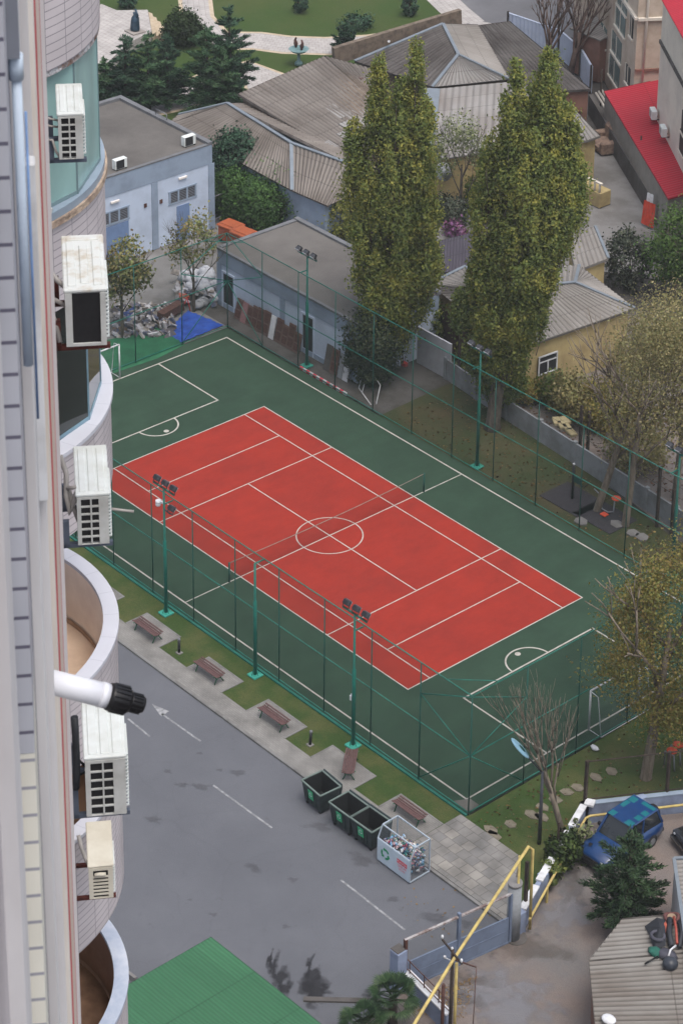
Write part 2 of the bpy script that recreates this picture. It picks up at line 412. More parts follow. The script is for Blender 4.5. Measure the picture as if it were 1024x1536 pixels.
def poplar(name, label, base, spires, lm, bark, trunk_r, trunk_top, size=.082, per=95):
    """columnar tree: steep spires (dx,dy,z0,z1,r,n) of clumped leaves on rising limbs"""
    t = thing(name, label, 'tree', base)
    mb = MB(); tt = Vector(trunk_top)
    mb.tube([(0, 0, -.2), (.02, 0, .3), tt*.4, tt], [trunk_r*1.6, trunk_r*1.15, trunk_r, trunk_r*.5], n=9)
    cs = []
    sprays = []
    for (dx, dy, z0, z1, r, n) in spires:
        st = tt*min(.8, max(.15, (z0-.8)/tt.z))
        mb.tube([st, Vector((dx*.7, dy*.7, z0+.35*(z1-z0))), Vector((dx, dy, z0+.75*(z1-z0))), Vector((dx, dy, z1))], [trunk_r*.5, trunk_r*.32, trunk_r*.15, .01], n=6)
        for k in range(6):
            f = random.uniform(.15, .7); z = z0+f*(z1-z0); a = random.uniform(0, 2*PI)
            p = Vector((dx*(.4+.6*f), dy*(.4+.6*f), z)); mb.tube([p, p+Vector((math.cos(a)*r*.5, math.sin(a)*r*.5, 1.0)), p+Vector((math.cos(a)*r*.75, math.sin(a)*r*.75, 2.2))], [.06, .035, .01], n=4)
        H_ = z1-z0; m_ = max(12, int(n*.36))
        for k in range(m_):                       # upright sprays of leaves, flame shaped, with air between them
            f = RNG.beta(1.15, 1.2) if k > 3 else 1-.05*k-.09; pr = (math.sin(min(1, f*.93+.05)**.78*PI)**.6)*RNG.uniform(.75, 1.1); an = RNG.uniform(0, 2*PI); q = RNG.uniform(.25, 1)**.6*r*pr*1.12
            kx = .35+.65*min(1, f*1.6); L_ = RNG.uniform(1.3, 2.6)*(1 if f < .85 else .7)
            p0 = np.array([dx*kx+math.cos(an)*q*.72, dy*kx+math.sin(an)*q*.72, z0+f*H_-L_*.5]); p1 = p0+np.array([math.cos(an)*q*.35, math.sin(an)*q*.35, L_])
            w_ = RNG.uniform(.3, .6)*(1 if f < .8 else .75); N_ = int(per*4.6*L_*w_)
            g = RNG.beta(1.3, 1.7, N_); wd = w_*np.sin(np.clip(g*.92+.08, 0, 1)**.6*PI)**.6
            ax = p0+(p1-p0)*g[:, None]; sprays.append(np.concatenate([ax+RNG.normal(size=(N_, 3))*np.stack([wd*.55, wd*.55, wd*.5], 1), ax-np.array([0, 0, .15])], 1))
            mb.tube([tuple(p0+np.array([-math.cos(an)*q*.4, -math.sin(an)*q*.4, -.7])), tuple(p0), tuple(p0+(p1-p0)*.8)], [.035, .022, .006], n=4, caps=False)
    part('trunk', mb, bark, t)
    leaf_mesh('crown', np.concatenate(sprays), size, lm, t)
    return t

def conifer(name, label, base, h, r, lm, bark, tiers=14, size=.16, dens=1.0, tilt=.15, group=None, bottom=.1, cat='tree', ex=.75):
    """whorls of branches that carry flat sprays"""
    t = thing(name, label, cat, base, 0, group); mb = MB()
    mb.tube([(0, 0, -.2), (0, 0, h*.5), (0, 0, h*.97)], [r*.08, r*.05, .015], n=7)
    pts = []; dr = []
    for k in range(tiers):
        f = bottom+(1-bottom)*(k+random.random()*.6)/tiers; z = h*f; rr = r*(1-f)**ex*random.uniform(.7, 1.15)
        nb = max(3, int(8*(1-f)+3)); a0 = random.random()*6
        for j in range(nb):
            a = a0+2*PI*j/nb+random.uniform(-.25, .25); L = rr*random.uniform(.6, 1.15); e = Vector((math.cos(a)*L, math.sin(a)*L, L*tilt*random.uniform(-.6, 1.2)))
            mb.tube([(0, 0, z), Vector((0, 0, z))+e], [.03, .008], n=4, caps=False)
            n = int(150*dens*L+20); g = RNG.uniform(.1, 1.08, n)**.8; w = .13*L+.06; ed = np.array([e.x, e.y, e.z+.25*L])/max(L, .05)
            q = np.stack([e.x*g, e.y*g, z+e.z*g], 1)+RNG.normal(size=(n, 3))*np.array([w, w, w*.35])*(1.1-.75*g)[:, None]
            side = q-np.stack([e.x*g, e.y*g, z+e.z*g], 1); pts.append(q); dr.append(ed[None, :]*1.0+side/(np.linalg.norm(side, axis=1)[:, None]+1e-6)*.7)
    top = np.stack([RNG.normal(0, .08*r*.6, 90), RNG.normal(0, .08*r*.6, 90), RNG.uniform(h*.82, h*1.02, 90)], 1); pts.append(top); dr.append(np.tile([0, 0, 1.0], (90, 1)))
    part('trunk', mb, bark, t); leaf_mesh('crown', np.concatenate(pts), size, lm, t, flat=.2, asp=.22, dirs=np.concatenate(dr))
    return t

def shrub(name, label, base, rx, ry, h, lm, size=.13, n=120, per=26, cat='shrub', group=None, bark=None):
    t = thing(name, label, cat, base, 0, group); mb = MB()
    for k in range(6):
        a = k*1.05+random.random(); mb.tube([(0, 0, -.1), (math.cos(a)*rx*.25, math.sin(a)*ry*.25, h*.4), (math.cos(a)*rx*.6, math.sin(a)*ry*.6, h*.8)], [.04, .03, .01], n=5)
    part('stem', mb, bark, t)
    cs = in_ellipsoid(n, (0, 0, h*.5), (rx, ry, h*.52), .3); pts = clumps(cs, RNG.uniform(.15, .38, n)*max(.5, min(rx, 1.6)), per); pts = pts[pts[:, 2] > .02]
    leaf_mesh('foliage', pts, size, lm, t); return t
# ------------------------------------------------------------------ palette (photo tone -> surface albedo)
def A(r, g, b, e=1.5):
    return tuple(x/e for x in lin((r/255, g/255, b/255)))
def asphmat(name, c1, c2):
    """worn asphalt: broad tone drift, aggregate, hairline cracks, tyre polish"""
    m = mat(name, c1, .92, .1, .14, c2, bump=.35, bscale=45, fine=.2, mixpos=(.36, .68)); nt = m.node_tree; N = nt.nodes; L = nt.links; b = N['Principled BSDF']
    src = b.inputs['Base Color'].links[0].from_socket; tc = N.new('ShaderNodeTexCoord')
    n = N.new('ShaderNodeTexNoise'); n.inputs['Scale'].default_value = .5; n.inputs['Detail'].default_value = 4; L.new(tc.outputs['Object'], n.inputs['Vector'])
    mv = N.new('ShaderNodeVectorMath'); mv.operation = 'MULTIPLY_ADD'; mv.inputs[1].default_value = (1.6, 1.6, 0); L.new(n.outputs['Color'], mv.inputs[0]); L.new(tc.outputs['Object'], mv.inputs[2])
    v = N.new('ShaderNodeTexVoronoi'); v.feature = 'DISTANCE_TO_EDGE'; v.inputs['Scale'].default_value = .16; L.new(mv.outputs[0], v.inputs['Vector'])
    mr = N.new('ShaderNodeMapRange'); mr.inputs[1].default_value = 0; mr.inputs[2].default_value = .0065; mr.inputs[3].default_value = .94; mr.inputs[4].default_value = 1; L.new(v.outputs['Distance'], mr.inputs[0])
    n3 = N.new('ShaderNodeTexNoise'); n3.inputs['Scale'].default_value = 2.2; n3.inputs['Detail'].default_value = 5; n3.inputs['Roughness'].default_value = .7; L.new(tc.outputs['Object'], n3.inputs['Vector'])
    m3 = N.new('ShaderNodeMapRange'); m3.inputs[1].default_value = .62; m3.inputs[2].default_value = .76; m3.inputs[3].default_value = 1; m3.inputs[4].default_value = .8; L.new(n3.outputs['Fac'], m3.inputs[0])
    mu = N.new('ShaderNodeMath'); mu.operation = 'MULTIPLY'; L.new(mr.outputs[0], mu.inputs[0]); L.new(m3.outputs[0], mu.inputs[1])
    sc = N.new('ShaderNodeVectorMath'); sc.operation = 'SCALE'; L.new(src, sc.inputs[0]); L.new(mu.outputs[0], sc.inputs['Scale']); L.new(sc.outputs[0], b.inputs['Base Color']); return m
def stainmat(name, col, rough, dens=1.0):
    """a soaked-in stain: fades out to nothing at its ragged edge (UV radius 1)"""
    m = bpy.data.materials.new(name); m.use_nodes = True; nt = m.node_tree; N = nt.nodes; L = nt.links; b = N['Principled BSDF']; b.inputs['Base Color'].default_value = (*col, 1); b.inputs['Roughness'].default_value = rough; b.inputs['Specular IOR Level'].default_value = .2
    tc = N.new('ShaderNodeTexCoord'); ln_ = N.new('ShaderNodeVectorMath'); ln_.operation = 'LENGTH'; L.new(tc.outputs['UV'], ln_.inputs[0])
    n = N.new('ShaderNodeTexNoise'); n.inputs['Scale'].default_value = 1.9; n.inputs['Detail'].default_value = 2.5; L.new(tc.outputs['Object'], n.inputs['Vector'])
    a = N.new('ShaderNodeMath'); a.operation = 'MULTIPLY_ADD'; a.inputs[1].default_value = 1.5; L.new(n.outputs['Fac'], a.inputs[0]); s = N.new('ShaderNodeMath'); s.operation = 'SUBTRACT'; s.inputs[0].default_value = .05; L.new(ln_.outputs['Value'], s.inputs[1]); L.new(s.outputs[0], a.inputs[2])
    mr = N.new('ShaderNodeMapRange'); mr.inputs[1].default_value = .0; mr.inputs[2].default_value = .45; mr.inputs[3].default_value = 0; mr.inputs[4].default_value = dens; L.new(a.outputs[0], mr.inputs[0])
    t = N.new('ShaderNodeBsdfTransparent'); mx = N.new('ShaderNodeMixShader'); L.new(mr.outputs[0], mx.inputs[0]); L.new(t.outputs[0], mx.inputs[1]); L.new(b.outputs[0], mx.inputs[2]); L.new(mx.outputs[0], N['Material Output'].inputs['Surface']); return m
M_asph = asphmat('asphalt', A(115, 117, 124), A(103, 105, 112))
M_dirt = mat('dirt', A(140, 126, 119), .95, .1, .3, A(122, 120, 120), bump=.4, bscale=30, fine=.3, mixpos=(.36, .68))
M_conc = mat('concrete', A(146, 144, 143), .9, .1, .5, A(124, 121, 118), bump=.2, fine=.12)
M_concd = mat('old_concrete', A(104, 100, 98), .9, .1, .6, A(80, 76, 72), bump=.3, fine=.16)
M_pave = brickmat('pavers', A(150, 148, 145), A(122, 119, 114), .2, .1, .006, .5, .12, .85, stain=.25)
M_slab = brickmat('paving_slabs', A(158, 154, 148), A(120, 117, 114), .5, .5, .02, .5, .14, .85, stain=.3, col2=A(132, 131, 130))
M_kerb = mat('kerb_stone', A(142, 141, 140), .85, .1, 1.2, A(118, 116, 114), fine=.1)
M_lawn = mat('lawn', A(58, 81, 33), .95, .1, .5, A(86, 92, 50), bump=.6, bscale=25, fine=.3)
M_lawnd = mat('dry_lawn', A(64, 76, 42), .95, .1, .3, A(94, 84, 56), bump=.6, bscale=25, fine=.3, mixpos=(.42, .66))
M_park = mat('park_lawn', A(60, 84, 30), .95, .1, .07, A(82, 90, 44), bump=.4, bscale=20, fine=.22, mixpos=(.45, .68))
M_green = mat('court_green', A(52, 79, 61), .9, .05, .35, A(43, 68, 52), bump=.15, bscale=60, fine=.16, mixpos=(.36, .7))
M_red = mat('court_red', A(170, 48, 32), .9, .05, .3, A(150, 44, 33), bump=.15, bscale=60, fine=.16, mixpos=(.34, .72))
def scuff(m, lo, hi, sx, sy, sc):
    """dusty, rubbed patches across a painted surface"""
    nt = m.node_tree; N = nt.nodes; L = nt.links; b = N['Principled BSDF']; src = b.inputs['Base Color'].links[0].from_socket; tc = N.new('ShaderNodeTexCoord'); mp = N.new('ShaderNodeMapping'); mp.inputs['Scale'].default_value = (sx, sy, 1); L.new(tc.outputs['Object'], mp.inputs['Vector'])
    n = N.new('ShaderNodeTexNoise'); n.inputs['Scale'].default_value = sc; n.inputs['Detail'].default_value = 7; n.inputs['Roughness'].default_value = .75; L.new(mp.outputs['Vector'], n.inputs['Vector']); mr = N.new('ShaderNodeMapRange'); mr.inputs[1].default_value = .32; mr.inputs[2].default_value = .68; mr.inputs[3].default_value = lo; mr.inputs[4].default_value = hi; L.new(n.outputs['Fac'], mr.inputs[0])
    sc_ = N.new('ShaderNodeVectorMath'); sc_.operation = 'SCALE'; L.new(src, sc_.inputs[0]); L.new(mr.outputs[0], sc_.inputs['Scale']); L.new(sc_.outputs[0], b.inputs['Base Color'])
scuff(M_green, .86, 1.12, 1, .5, 1.3); scuff(M_red, .90, 1.09, 1, .5, 1.3)
M_line = mat('court_line', A(204, 200, 192), .85, .1, 2.2, A(164, 156, 148), fine=.1, mixpos=(.45, .75))
M_roadl = mat('road_line', A(176, 177, 180), .9, .1, 5, A(136, 138, 142), mixpos=(.4, .55), fine=.1)
M_teal = mat('fence_green', A(28, 100, 88, .95), .5, .1, 2.0, A(26, 84, 74, .95))
M_teald = mat('fence_green_dark', A(24, 72, 64, .9), .55, .1, 2.0)
M_base = mat('pole_base', A(72, 178, 158), .7, .1, 4, A(52, 148, 132))
M_lamp = mat('lamp_housing', A(84, 86, 92), .45, .1, 5, metal=.3)
M_lglass = glassmat('lamp_glass', A(172, 176, 182, 1.2), .15)
M_white = mat('white_paint', A(214, 216, 220, 1.15), .5, .05, 2.0, A(190, 190, 192, 1.15))
M_black = mat('black_plastic', (.012, .012, .014), .4, .1, 5)
M_wood = mat('bench_wood', A(112, 84, 82, 1.45), .7, .2, 6, A(82, 60, 60, 1.45), fine=.15, stretch=(1, 8, 8))
M_iron = mat('green_iron', A(40, 92, 66, .9), .5, .1, 4)
M_bin = mat('bin_plastic', A(46, 58, 58, 1.0), .55, .1, 3, A(36, 44, 46, 1.0))
M_binin = mat('bin_inside', A(30, 34, 36), .8, .1, 3)
M_rim = mat('bin_rim', A(118, 134, 128), .6, .1, 3)
M_stick = mat('sticker_green', A(54, 164, 116, 1.0), .5, .1, 8)
M_net = meshmat('wire_net', A(14, 56, 46), .23)
M_netb = meshmat('net_mesh', (.01, .02, .02), .13)
M_netg = meshmat('grey_wire_net', A(90, 94, 94), .16)
M_bwall = mat('blue_plaster', A(160, 171, 187, .78), .85, .06, .6, A(148, 158, 173, .78), fine=.04)
M_bband = mat('blue_grey_band', A(122, 135, 151, .8), .85, .06, .6, A(110, 121, 135, .8), fine=.05)
M_bdoor = mat('blue_door', A(104, 126, 160, .95), .6, .05, 2)
M_dark = mat('dark_opening', (.02, .021, .023), .6, .1, 2)
M_flat = mat('flat_roof', A(122, 118, 114), .9, .1, .22, A(98, 94, 91), bump=.2, bscale=15, fine=.08, mixpos=(.38, .66))
M_cap = mat('roof_coping', A(126, 128, 132), .7, .1, 2)
M_brown = mat('brown_door', A(112, 92, 84, 1.3), .7, .2, 2.5, A(90, 66, 60, 1.1), fine=.1)
M_rust = mat('rust', A(96, 66, 58, 1.2), .8, .2, 6, A(72, 48, 44, 1.2))
M_yellow = mat('yellow_pipe', A(196, 176, 110, 1.1), .6, .1, 3, A(170, 150, 96, 1.1))
M_bark = mat('bark', A(96, 88, 80, 1.0), .95, .2, 3, A(62, 56, 50, 1.0), bump=.5, bscale=12, stretch=(3, 3, .6))
M_barkd = mat('dark_bark', A(66, 56, 50, 1.0), .95, .2, 3, A(44, 38, 36, 1.0), bump=.5, bscale=12)
M_gate = mat('gate_blue', A(104, 116, 136, .95), .6, .08, 1.2, A(92, 102, 120, .95), fine=.05)
M_wallb = mat('low_wall_blue', A(128, 140, 164, .95), .85, .08, 1.0, A(108, 116, 136, .95), fine=.06)
M_greyw = mat('concrete_fence', A(124, 128, 132, .8), .9, .1, .8, A(104, 106, 108, .8), fine=.08)
M_steel = mat('grey_steel', A(122, 124, 128, 1.1), .5, .1, 3, metal=.3)

Z_ROAD = -.10
# ------------------------------------------------------------------ the setting
struct('ground', sheet([(-900, -900), (900, -900), (900, 900), (-900, 900)], -.125), M_concd)
road = MB(); road.face([(x, y, Z_ROAD) for x, y in ((-60, -60), (26.0, -60), (26.0, -19), (26.4, -13.0), (25.9, -12.62), (-60, -12.62))])
struct('road', road, M_asph)
lane = MB(); lane.face([(x, y, Z_ROAD+.004) for x, y in ((25.9, -18.3), (26.7, -12.9), (25.2, -9.2), (23.4, -6.1), (26.2, -1.9), (60, 3), (60, -45), (27, -45), (26.2, -19))])
struct('dirt_lane', lane, M_dirt)
# kerb and pavement with its bench bays
kb = MB()
for k in range(62):
    x = -36+k; kb.box(x+.004, -12.86, Z_ROAD-.05, x+.996, -12.72, .004)
struct('kerb', kb, M_kerb)
bays = [(-4.7, -2.3), (-.4, 2.0), (4.2, 6.55), (8.43, 10.95), (12.8, 15.5), (17.2, 19.75)]
lawn = sheet([(-40, -12.7), (20.05, -12.7), (20.05, -9.3), (-40, -9.3)], -.02); struct('lawn_strip', lawn, M_lawn)
pv = MB(); xs = -40; 
pts = [(-40, -12.72)]
pts += [(19.75, -12.72), (19.75, -10.62)]
for a, b in reversed(bays):
    pts += ([(b, -11.78), (b, -10.62)] if b < 19 else []) + [(a, -10.62), (a, -11.78)]
pts += [(-40, -11.78)]
pv.face([(x, y, .0) for x, y in pts], pts); struct('pavement', pv, M_pave)
pe = MB()                                             # edging stones round each bay
for a, b in bays:
    pe.box(a-.08, -11.8, -.05, a, -10.54, .012); pe.box(a-.0, -10.62, -.05, b, -10.54, .012)
    if b < 19: pe.box(b, -11.8, -.05, b+.08, -10.54, .012)
struct('pavement_edge', pe, M_kerb)
slab = MB(); slab.prism([(19.8, -12.72), (25.75, -12.72), (23.35, -9.62), (19.8, -9.62)], -.1, .03, uv=True); struct('paved_terrace', slab, M_slab)
lw = sheet([(20.05, -9.58), (23.3, -9.58), (25.9, -12.3), (26.6, -12.9), (25.1, -9.0), (23.2, -6.0), (26.0, -2.0), (27.5, 9.3), (20.05, 9.3)], -.02); struct('lawn_corner', lw, M_lawn)
dl = sheet([(-7.2, 9.3), (27.5, 9.3), (24, 12.5), (11, 12.6), (-6.9, 15.8), (-7.4, 14.4)], -.02); struct('dry_lawn', dl, M_lawnd)
ya = sheet([(-24.5, 9.6), (-7.2, 9.6), (-7.4, 14.4), (-7, 17), (-24, 17)], -.03); struct('service_path', ya, M_concd)
ya2 = sheet([(-60, -12), (-20.2, -12), (-20.2, 9.6), (-22.6, 9.6), (-22.7, 20), (-36, 20), (-60, 14)], -.04); struct('service_yard', ya2, M_conc)
# far yard by the houses and the park
struct('house_yard', sheet([G(640, 300), G(885, 200), G(912, 205), G(985, 345), G(1000, 420), G(860, 400), G(640, 420)], -.05), M_conc)
gard = sheet([G(645, 560), G(760, 612), G(1010, 800), (14, 22), (0, 30), (-10, 27), G(640, 420)], -.045); struct('garden_soil', gard, M_dirt)
struct('park_lawn', sheet([(-52, 20), (-95, 5), (-120, 60), (-80, 120), (-46, 72), G(712, 30), G(690, 38), (-40, 36), (-40, 26)], -.06), M_park)
def ribbon(mb, pix, w, z, zs=0.0):
    pt = [Vector((*G(*p), 0)) for p in pix]
    for i in range(len(pt)-1):
        pass
    L = []; 
    for i, p in enumerate(pt):
        d = (pt[min(i+1, len(pt)-1)]-pt[max(i-1, 0)]).normalized(); n = Vector((-d.y, d.x, 0)); L.append((p+n*w/2, p-n*w/2))
    acc = 0
    for i in range(len(L)-1):
        s = (pt[i+1]-pt[i]).length
        mb.face([(L[i][1].x, L[i][1].y, z), (L[i+1][1].x, L[i+1][1].y, z), (L[i+1][0].x, L[i+1][0].y, z), (L[i][0].x, L[i][0].y, z)], [(acc, 0), (acc+s, 0), (acc+s, w), (acc, w)]); acc += s
M_pp = brickmat('park_paving', A(190, 185, 182, 1.3), A(160, 153, 148, 1.3), .4, .4, .02, .5, .1, .85, stain=.15)
M_edge = mat('park_edging', A(200, 184, 160, 1.3), .85, .1, 2, A(184, 166, 142, 1.3))
p1 = [(355, 60), (385, 60), (430, 66), (490, 68), (560, 64), (625, 55), (690, 40), (740, 20)]
e = MB(); ribbon(e, p1, 3.5, -.052); 
p2 = [(292, -40), (293, 0), (296, 25), (318, 50), (345, 66)]; ribbon(e, p2, 2.5, -.051)
p3 = [(150, 175), (260, 150), (330, 118), (372, 104), (398, 118), (405, 130)]; ribbon(e, p3, 3.6, -.0505)
struct('park_path_edge', e, M_edge)
e = MB(); ribbon(e, p1, 2.9, -.044); ribbon(e, p2, 1.9, -.043); ribbon(e, p3, 3.0, -.0425); struct('park_path', e, M_pp)
struct('far_street', sheet([G(640, -30), G(700, 36), G(715, 30), G(880, 60), (-20, 70), (-40, 95)], -.035), mat('far_asphalt', A(126, 126, 130), .9, .1, .2))
e = MB(); ribbon(e, [(655, -10), (680, 14), (704, 34)], 2.4, -.03); struct('far_pavement', e, M_pp)
# raised plaza with steps
pz = [G(60, 60), G(140, 100), G(132, 55), G(152, 20), G(176, 30), G(222, 29), G(228, 62), G(195, 78), G(150, 120), G(60, 150)]
mb = MB(); mb.prism(pz, -.2, .75, uv=True); struct('plaza', mb, M_pp)
mb = MB()
for k in range(4):
    a = [G(223+6*k, 30+3*k), G(229+6*k, 32+3*k), G(235+6*k, 60), G(229+6*k, 63)]; mb.prism(a, -.2, .62-.17*k)
struct('plaza_steps', mb, M_edge)

# ------------------------------------------------------------------ the court
struct('court_surface', sheet([(-20.1, -9.38), (20.0, -9.38), (20.0, 9.5), (-20.1, 9.5)], .0), M_green)
struct('court_inner_surface', sheet([(-11.885, -5.485), (11.885, -5.485), (11.885, 5.485), (-11.885, 5.485)], .004), M_red)
ln = MB(); Z1 = .008; LW = .06; segs = set()
def seg(x0, y0, x1, y1, w=LW, z=Z1):
    d = Vector((x1-x0, y1-y0, 0)); n = Vector((-d.y, d.x, 0)).normalized()*w/2
    ln.face([(x0-n.x, y0-n.y, z), (x1-n.x, y1-n.y, z), (x1+n.x, y1+n.y, z), (x0+n.x, y0+n.y, z)][::1])
def rect(x0, y0, x1, y1, w=LW):
    h = w/2
    seg(x0-h, y0, x1+h, y0, w); seg(x0-h, y1, x1+h, y1, w); seg(x0, y0+h, x0, y1-h, w); seg(x1, y0+h, x1, y1-h, w)
def arc(cx, cy, r, a0, a1, w=LW, z=Z1+.002, n=48):
    for i in range(n):
        a, b = a0+(a1-a0)*i/n, a0+(a1-a0)*(i+1)/n
        ln.face([(cx+(r-w/2)*math.cos(a), cy+(r-w/2)*math.sin(a), z), (cx+(r+w/2)*math.cos(a), cy+(r+w/2)*math.sin(a), z), (cx+(r+w/2)*math.cos(b), cy+(r+w/2)*math.sin(b), z), (cx+(r-w/2)*math.cos(b), cy+(r-w/2)*math.sin(b), z)])
D, S, V, SX, SY = 5.485, 4.18, 9.0, 19.22, 8.75
rect(-11.885, -D, 11.885, D)
for s in (-1, 1):
    seg(-11.855, s*S, 11.855, s*S)
    seg(s*6.33, -D+.03, s*6.33, -S-.03); seg(s*6.33, -S+.03, s*6.33, S-.03); seg(s*6.33, S+.03, s*6.33, D-.03)
    seg(s*V, -S+.03, s*V, S-.03)
seg(-6.3, 0, 6.3, 0)
rect(-SX, -SY, SX, SY, .08)
for a, b in ((-SY+.04, -D-.03), (-D+.03, -S-.03), (-S+.03, -.03), (.03, S-.03), (S+.03, D-.03), (D+.03, SY-.04)): seg(0, a, 0, b)
arc(0, 0, 1.62, 0, 2*PI)
for s in (-1, 1):
    x1 = s*13.98; seg(s*(SX-.04), 4.06, x1, 4.06, .08); seg(s*(SX-.04), -4.06, x1, -4.06, .08); seg(x1, -4.10, x1, 4.10, .08)
    pa = math.acos(.25)*.995
    r_ = 1.12; arc(x1, .04, r_, (PI/2 if s > 0 else -PI/2), (3*PI/2 if s > 0 else PI/2), .08)
    ln.face([(s*13.15+.14*math.cos(2*PI*k/16), .05+.14*math.sin(2*PI*k/16), Z1) for k in range(16)])
struct('court_lines', ln, M_line)

# road paint
rl = MB()
def rseg(a, b, w=.09):
    a = P(*a, Z_ROAD); b = P(*b, Z_ROAD); d = (b-a).normalized(); n = Vector((-d.y, d.x, 0))*w/2; z = Z_ROAD+.006
    rl.face([(a.x-n.x, a.y-n.y, z), (b.x-n.x, b.y-n.y, z), (b.x+n.x, b.y+n.y, z), (a.x+n.x, a.y+n.y, z)])
rseg((320, 1178), (408, 1242)); rseg((511, 1320), (607, 1395)); rseg((243, 1071), (301, 1112)); rseg((192, 1078), (225, 1105)); rseg((60, 960), (150, 1040))
a = [P(228, 1056, Z_ROAD), P(242, 1075, Z_ROAD), P(254, 1067, Z_ROAD)]; rl.face([(p.x, p.y, Z_ROAD+.006) for p in a])
struct('road_markings', rl, M_roadl)
M_stain = stainmat('oil_stain', A(78, 76, 78), .8, .22)
M_wet = stainmat('wet_patch', A(56, 56, 60), .6, .8)
st = MB()
def blob(mb, c, rx, ry, z, n=22, rot=0.0):
    pts = []
    for k in range(n):
        a = 2*PI*k/n; q = 1+.22*math.sin(3*a+c[0])+.16*math.sin(5*a+c[1]*2)+random.uniform(-.1, .1)
        x, y = 1.25*rx*q*math.cos(a), 1.25*ry*q*math.sin(a); pts.append((c[0]+x*math.cos(rot)-y*math.sin(rot), c[1]+x*math.sin(rot)+y*math.cos(rot), z))
    for k in range(n): a, a2 = 2*PI*k/n, 2*PI*(k+1)/n; mb.face([(c[0], c[1], z), pts[k], pts[(k+1) % n]], [(0, 0), (math.cos(a), math.sin(a)), (math.cos(a2), math.sin(a2))])
for i, (px, py, r1) in enumerate(((250, 1157, .18), (273, 1178, .22), (330, 1155, .15), (355, 1160, .26), (300, 1130, .12), (172, 1250, .2), (320, 1372, .14), (285, 1350, .1), (430, 1390, .15), (546, 1290, .5), (600, 1250, .4), (650, 1378, .5), (700, 1385, .3), (480, 1240, .4), (230, 1230, .3), (380, 1300, .35), (440, 1320, .2), (590, 1350, .2), (300, 1180, .35))):
    blob(st, G(px, py, Z_ROAD), r1*1.3, r1*.8, Z_ROAD+.004+.0006*i, rot=.6)
struct('oil_stains', st, M_stain)
st = MB(); zl = Z_ROAD+.008
for i, (px, py, rx, ry, rt) in enumerate(((735, 1488, 2.6, 1.3, .9), (765, 1520, 1.8, 1.2, .3), (850, 1360, 2.2, .9, 2.2))): blob(st, G(px, py, Z_ROAD), rx, ry, zl+.0005*i, 30, rt)
struct('gravel_patches', st, stainmat('gravel', A(150, 150, 156), .95, .6))
st = MB()
for i, (px, py, rx, ry, rt) in enumerate(((800, 1425, 1.8, .7, .8), (700, 1470, 1.2, .5, .8), (690, 1500, 1.0, .5, .7), (860, 1330, 1.4, .5, 2.2))): blob(st, G(px, py, Z_ROAD), rx, ry, zl+.002+.0005*i, 30, rt)
struct('damp_soil', st, stainmat('damp_soil', A(100, 88, 78), .95, .3))
st = MB()
for i, (px, py, rx, ry) in enumerate(((471, 1482, .8, .62), (468, 1464, .62, .36), (464, 1446, .5, .16), (479, 1489, .45, .5), (418, 1468, .62, .36), (410, 1450, .7, .24), (405, 1438, .4, .12), (430, 1482, .5, .26), (556, 1492, .28, .42))):
    blob(st, G(px, py, Z_ROAD), rx, ry, Z_ROAD+.004+.0005*i, 30, 2.3)
struct('wet_patches', st, M_wet)
kd = MB(); a = P(455, 1500, Z_ROAD); b = P(575, 1503, Z_ROAD); kd.bar(a, b, .22, .16); struct('kerb_drain', kd, M_concd)

# leaves lying about
def litter(name, poly, n, m, z, size=.06):
    xs = [p[0] for p in poly]; ys = [p[1] for p in poly]; out = []
    def inside(x, y):
        c = False; j = len(poly)-1
        for i in range(len(poly)):
            if (poly[i][1] > y) != (poly[j][1] > y) and x < (poly[j][0]-poly[i][0])*(y-poly[i][1])/(poly[j][1]-poly[i][1])+poly[i][0]: c = not c
            j = i
        return c
    while len(out) < n:
        x = random.uniform(min(xs), max(xs)); y = random.uniform(min(ys), max(ys))
        if inside(x, y): out.append((x, y, z))
    o = leaf_mesh(name, np.array(out), size, m, None, flat=.93); tag(o, 'fallen yellow leaves scattered over the ground', 'fallen leaves', kind='stuff'); return o
M_leafl = leafmat('litter', [A(120, 96, 60), A(150, 122, 70), A(100, 74, 50), A(134, 118, 84)], .0)
l1 = litter('fallen_leaves', [(-6.5, 9.8), (20, 9.8), (20, 12.2), (11, 12.3), (-6.5, 15)], 900, M_leafl, .012, .07)
l1['label'] = 'fallen yellow leaves over the dry lawn beyond the court'
l2 = litter('fallen_leaves', [(20.2, -9.4), (23, -9.4), (25, -9.2), (23.1, -6), (24, -2.5), (26, 5), (20.2, 5)], 420, M_leafl, .012, .06); l2['label'] = 'fallen leaves on the green corner lawn by the blue wall'
l3 = litter('fallen_leaves', [(26.3, -18.5), (27.3, -18.8), (28.5, -17.4), (27.2, -15.5)], 380, M_leafl, -.08, .045); l3['label'] = 'brown dry leaves heaped on the lane below the gate'
l4 = litter('fallen_leaves', [(-3, 15.4), (11, 13), (16, 18), (8, 24), (-2, 22)], 1500, leafmat('litter_red', [A(110, 72, 56), A(136, 92, 66), A(90, 64, 52)], 0), -.02, .09); l4['label'] = 'reddish fallen leaves covering the garden soil behind the concrete wall'
l5 = litter('fallen_leaves', [(21, -12.8), (25.6, -12.8), (25.8, -17), (22, -15)], 40, M_leafl, Z_ROAD+.02, .06); l5['label'] = 'a few brown leaves on the asphalt by the gate'

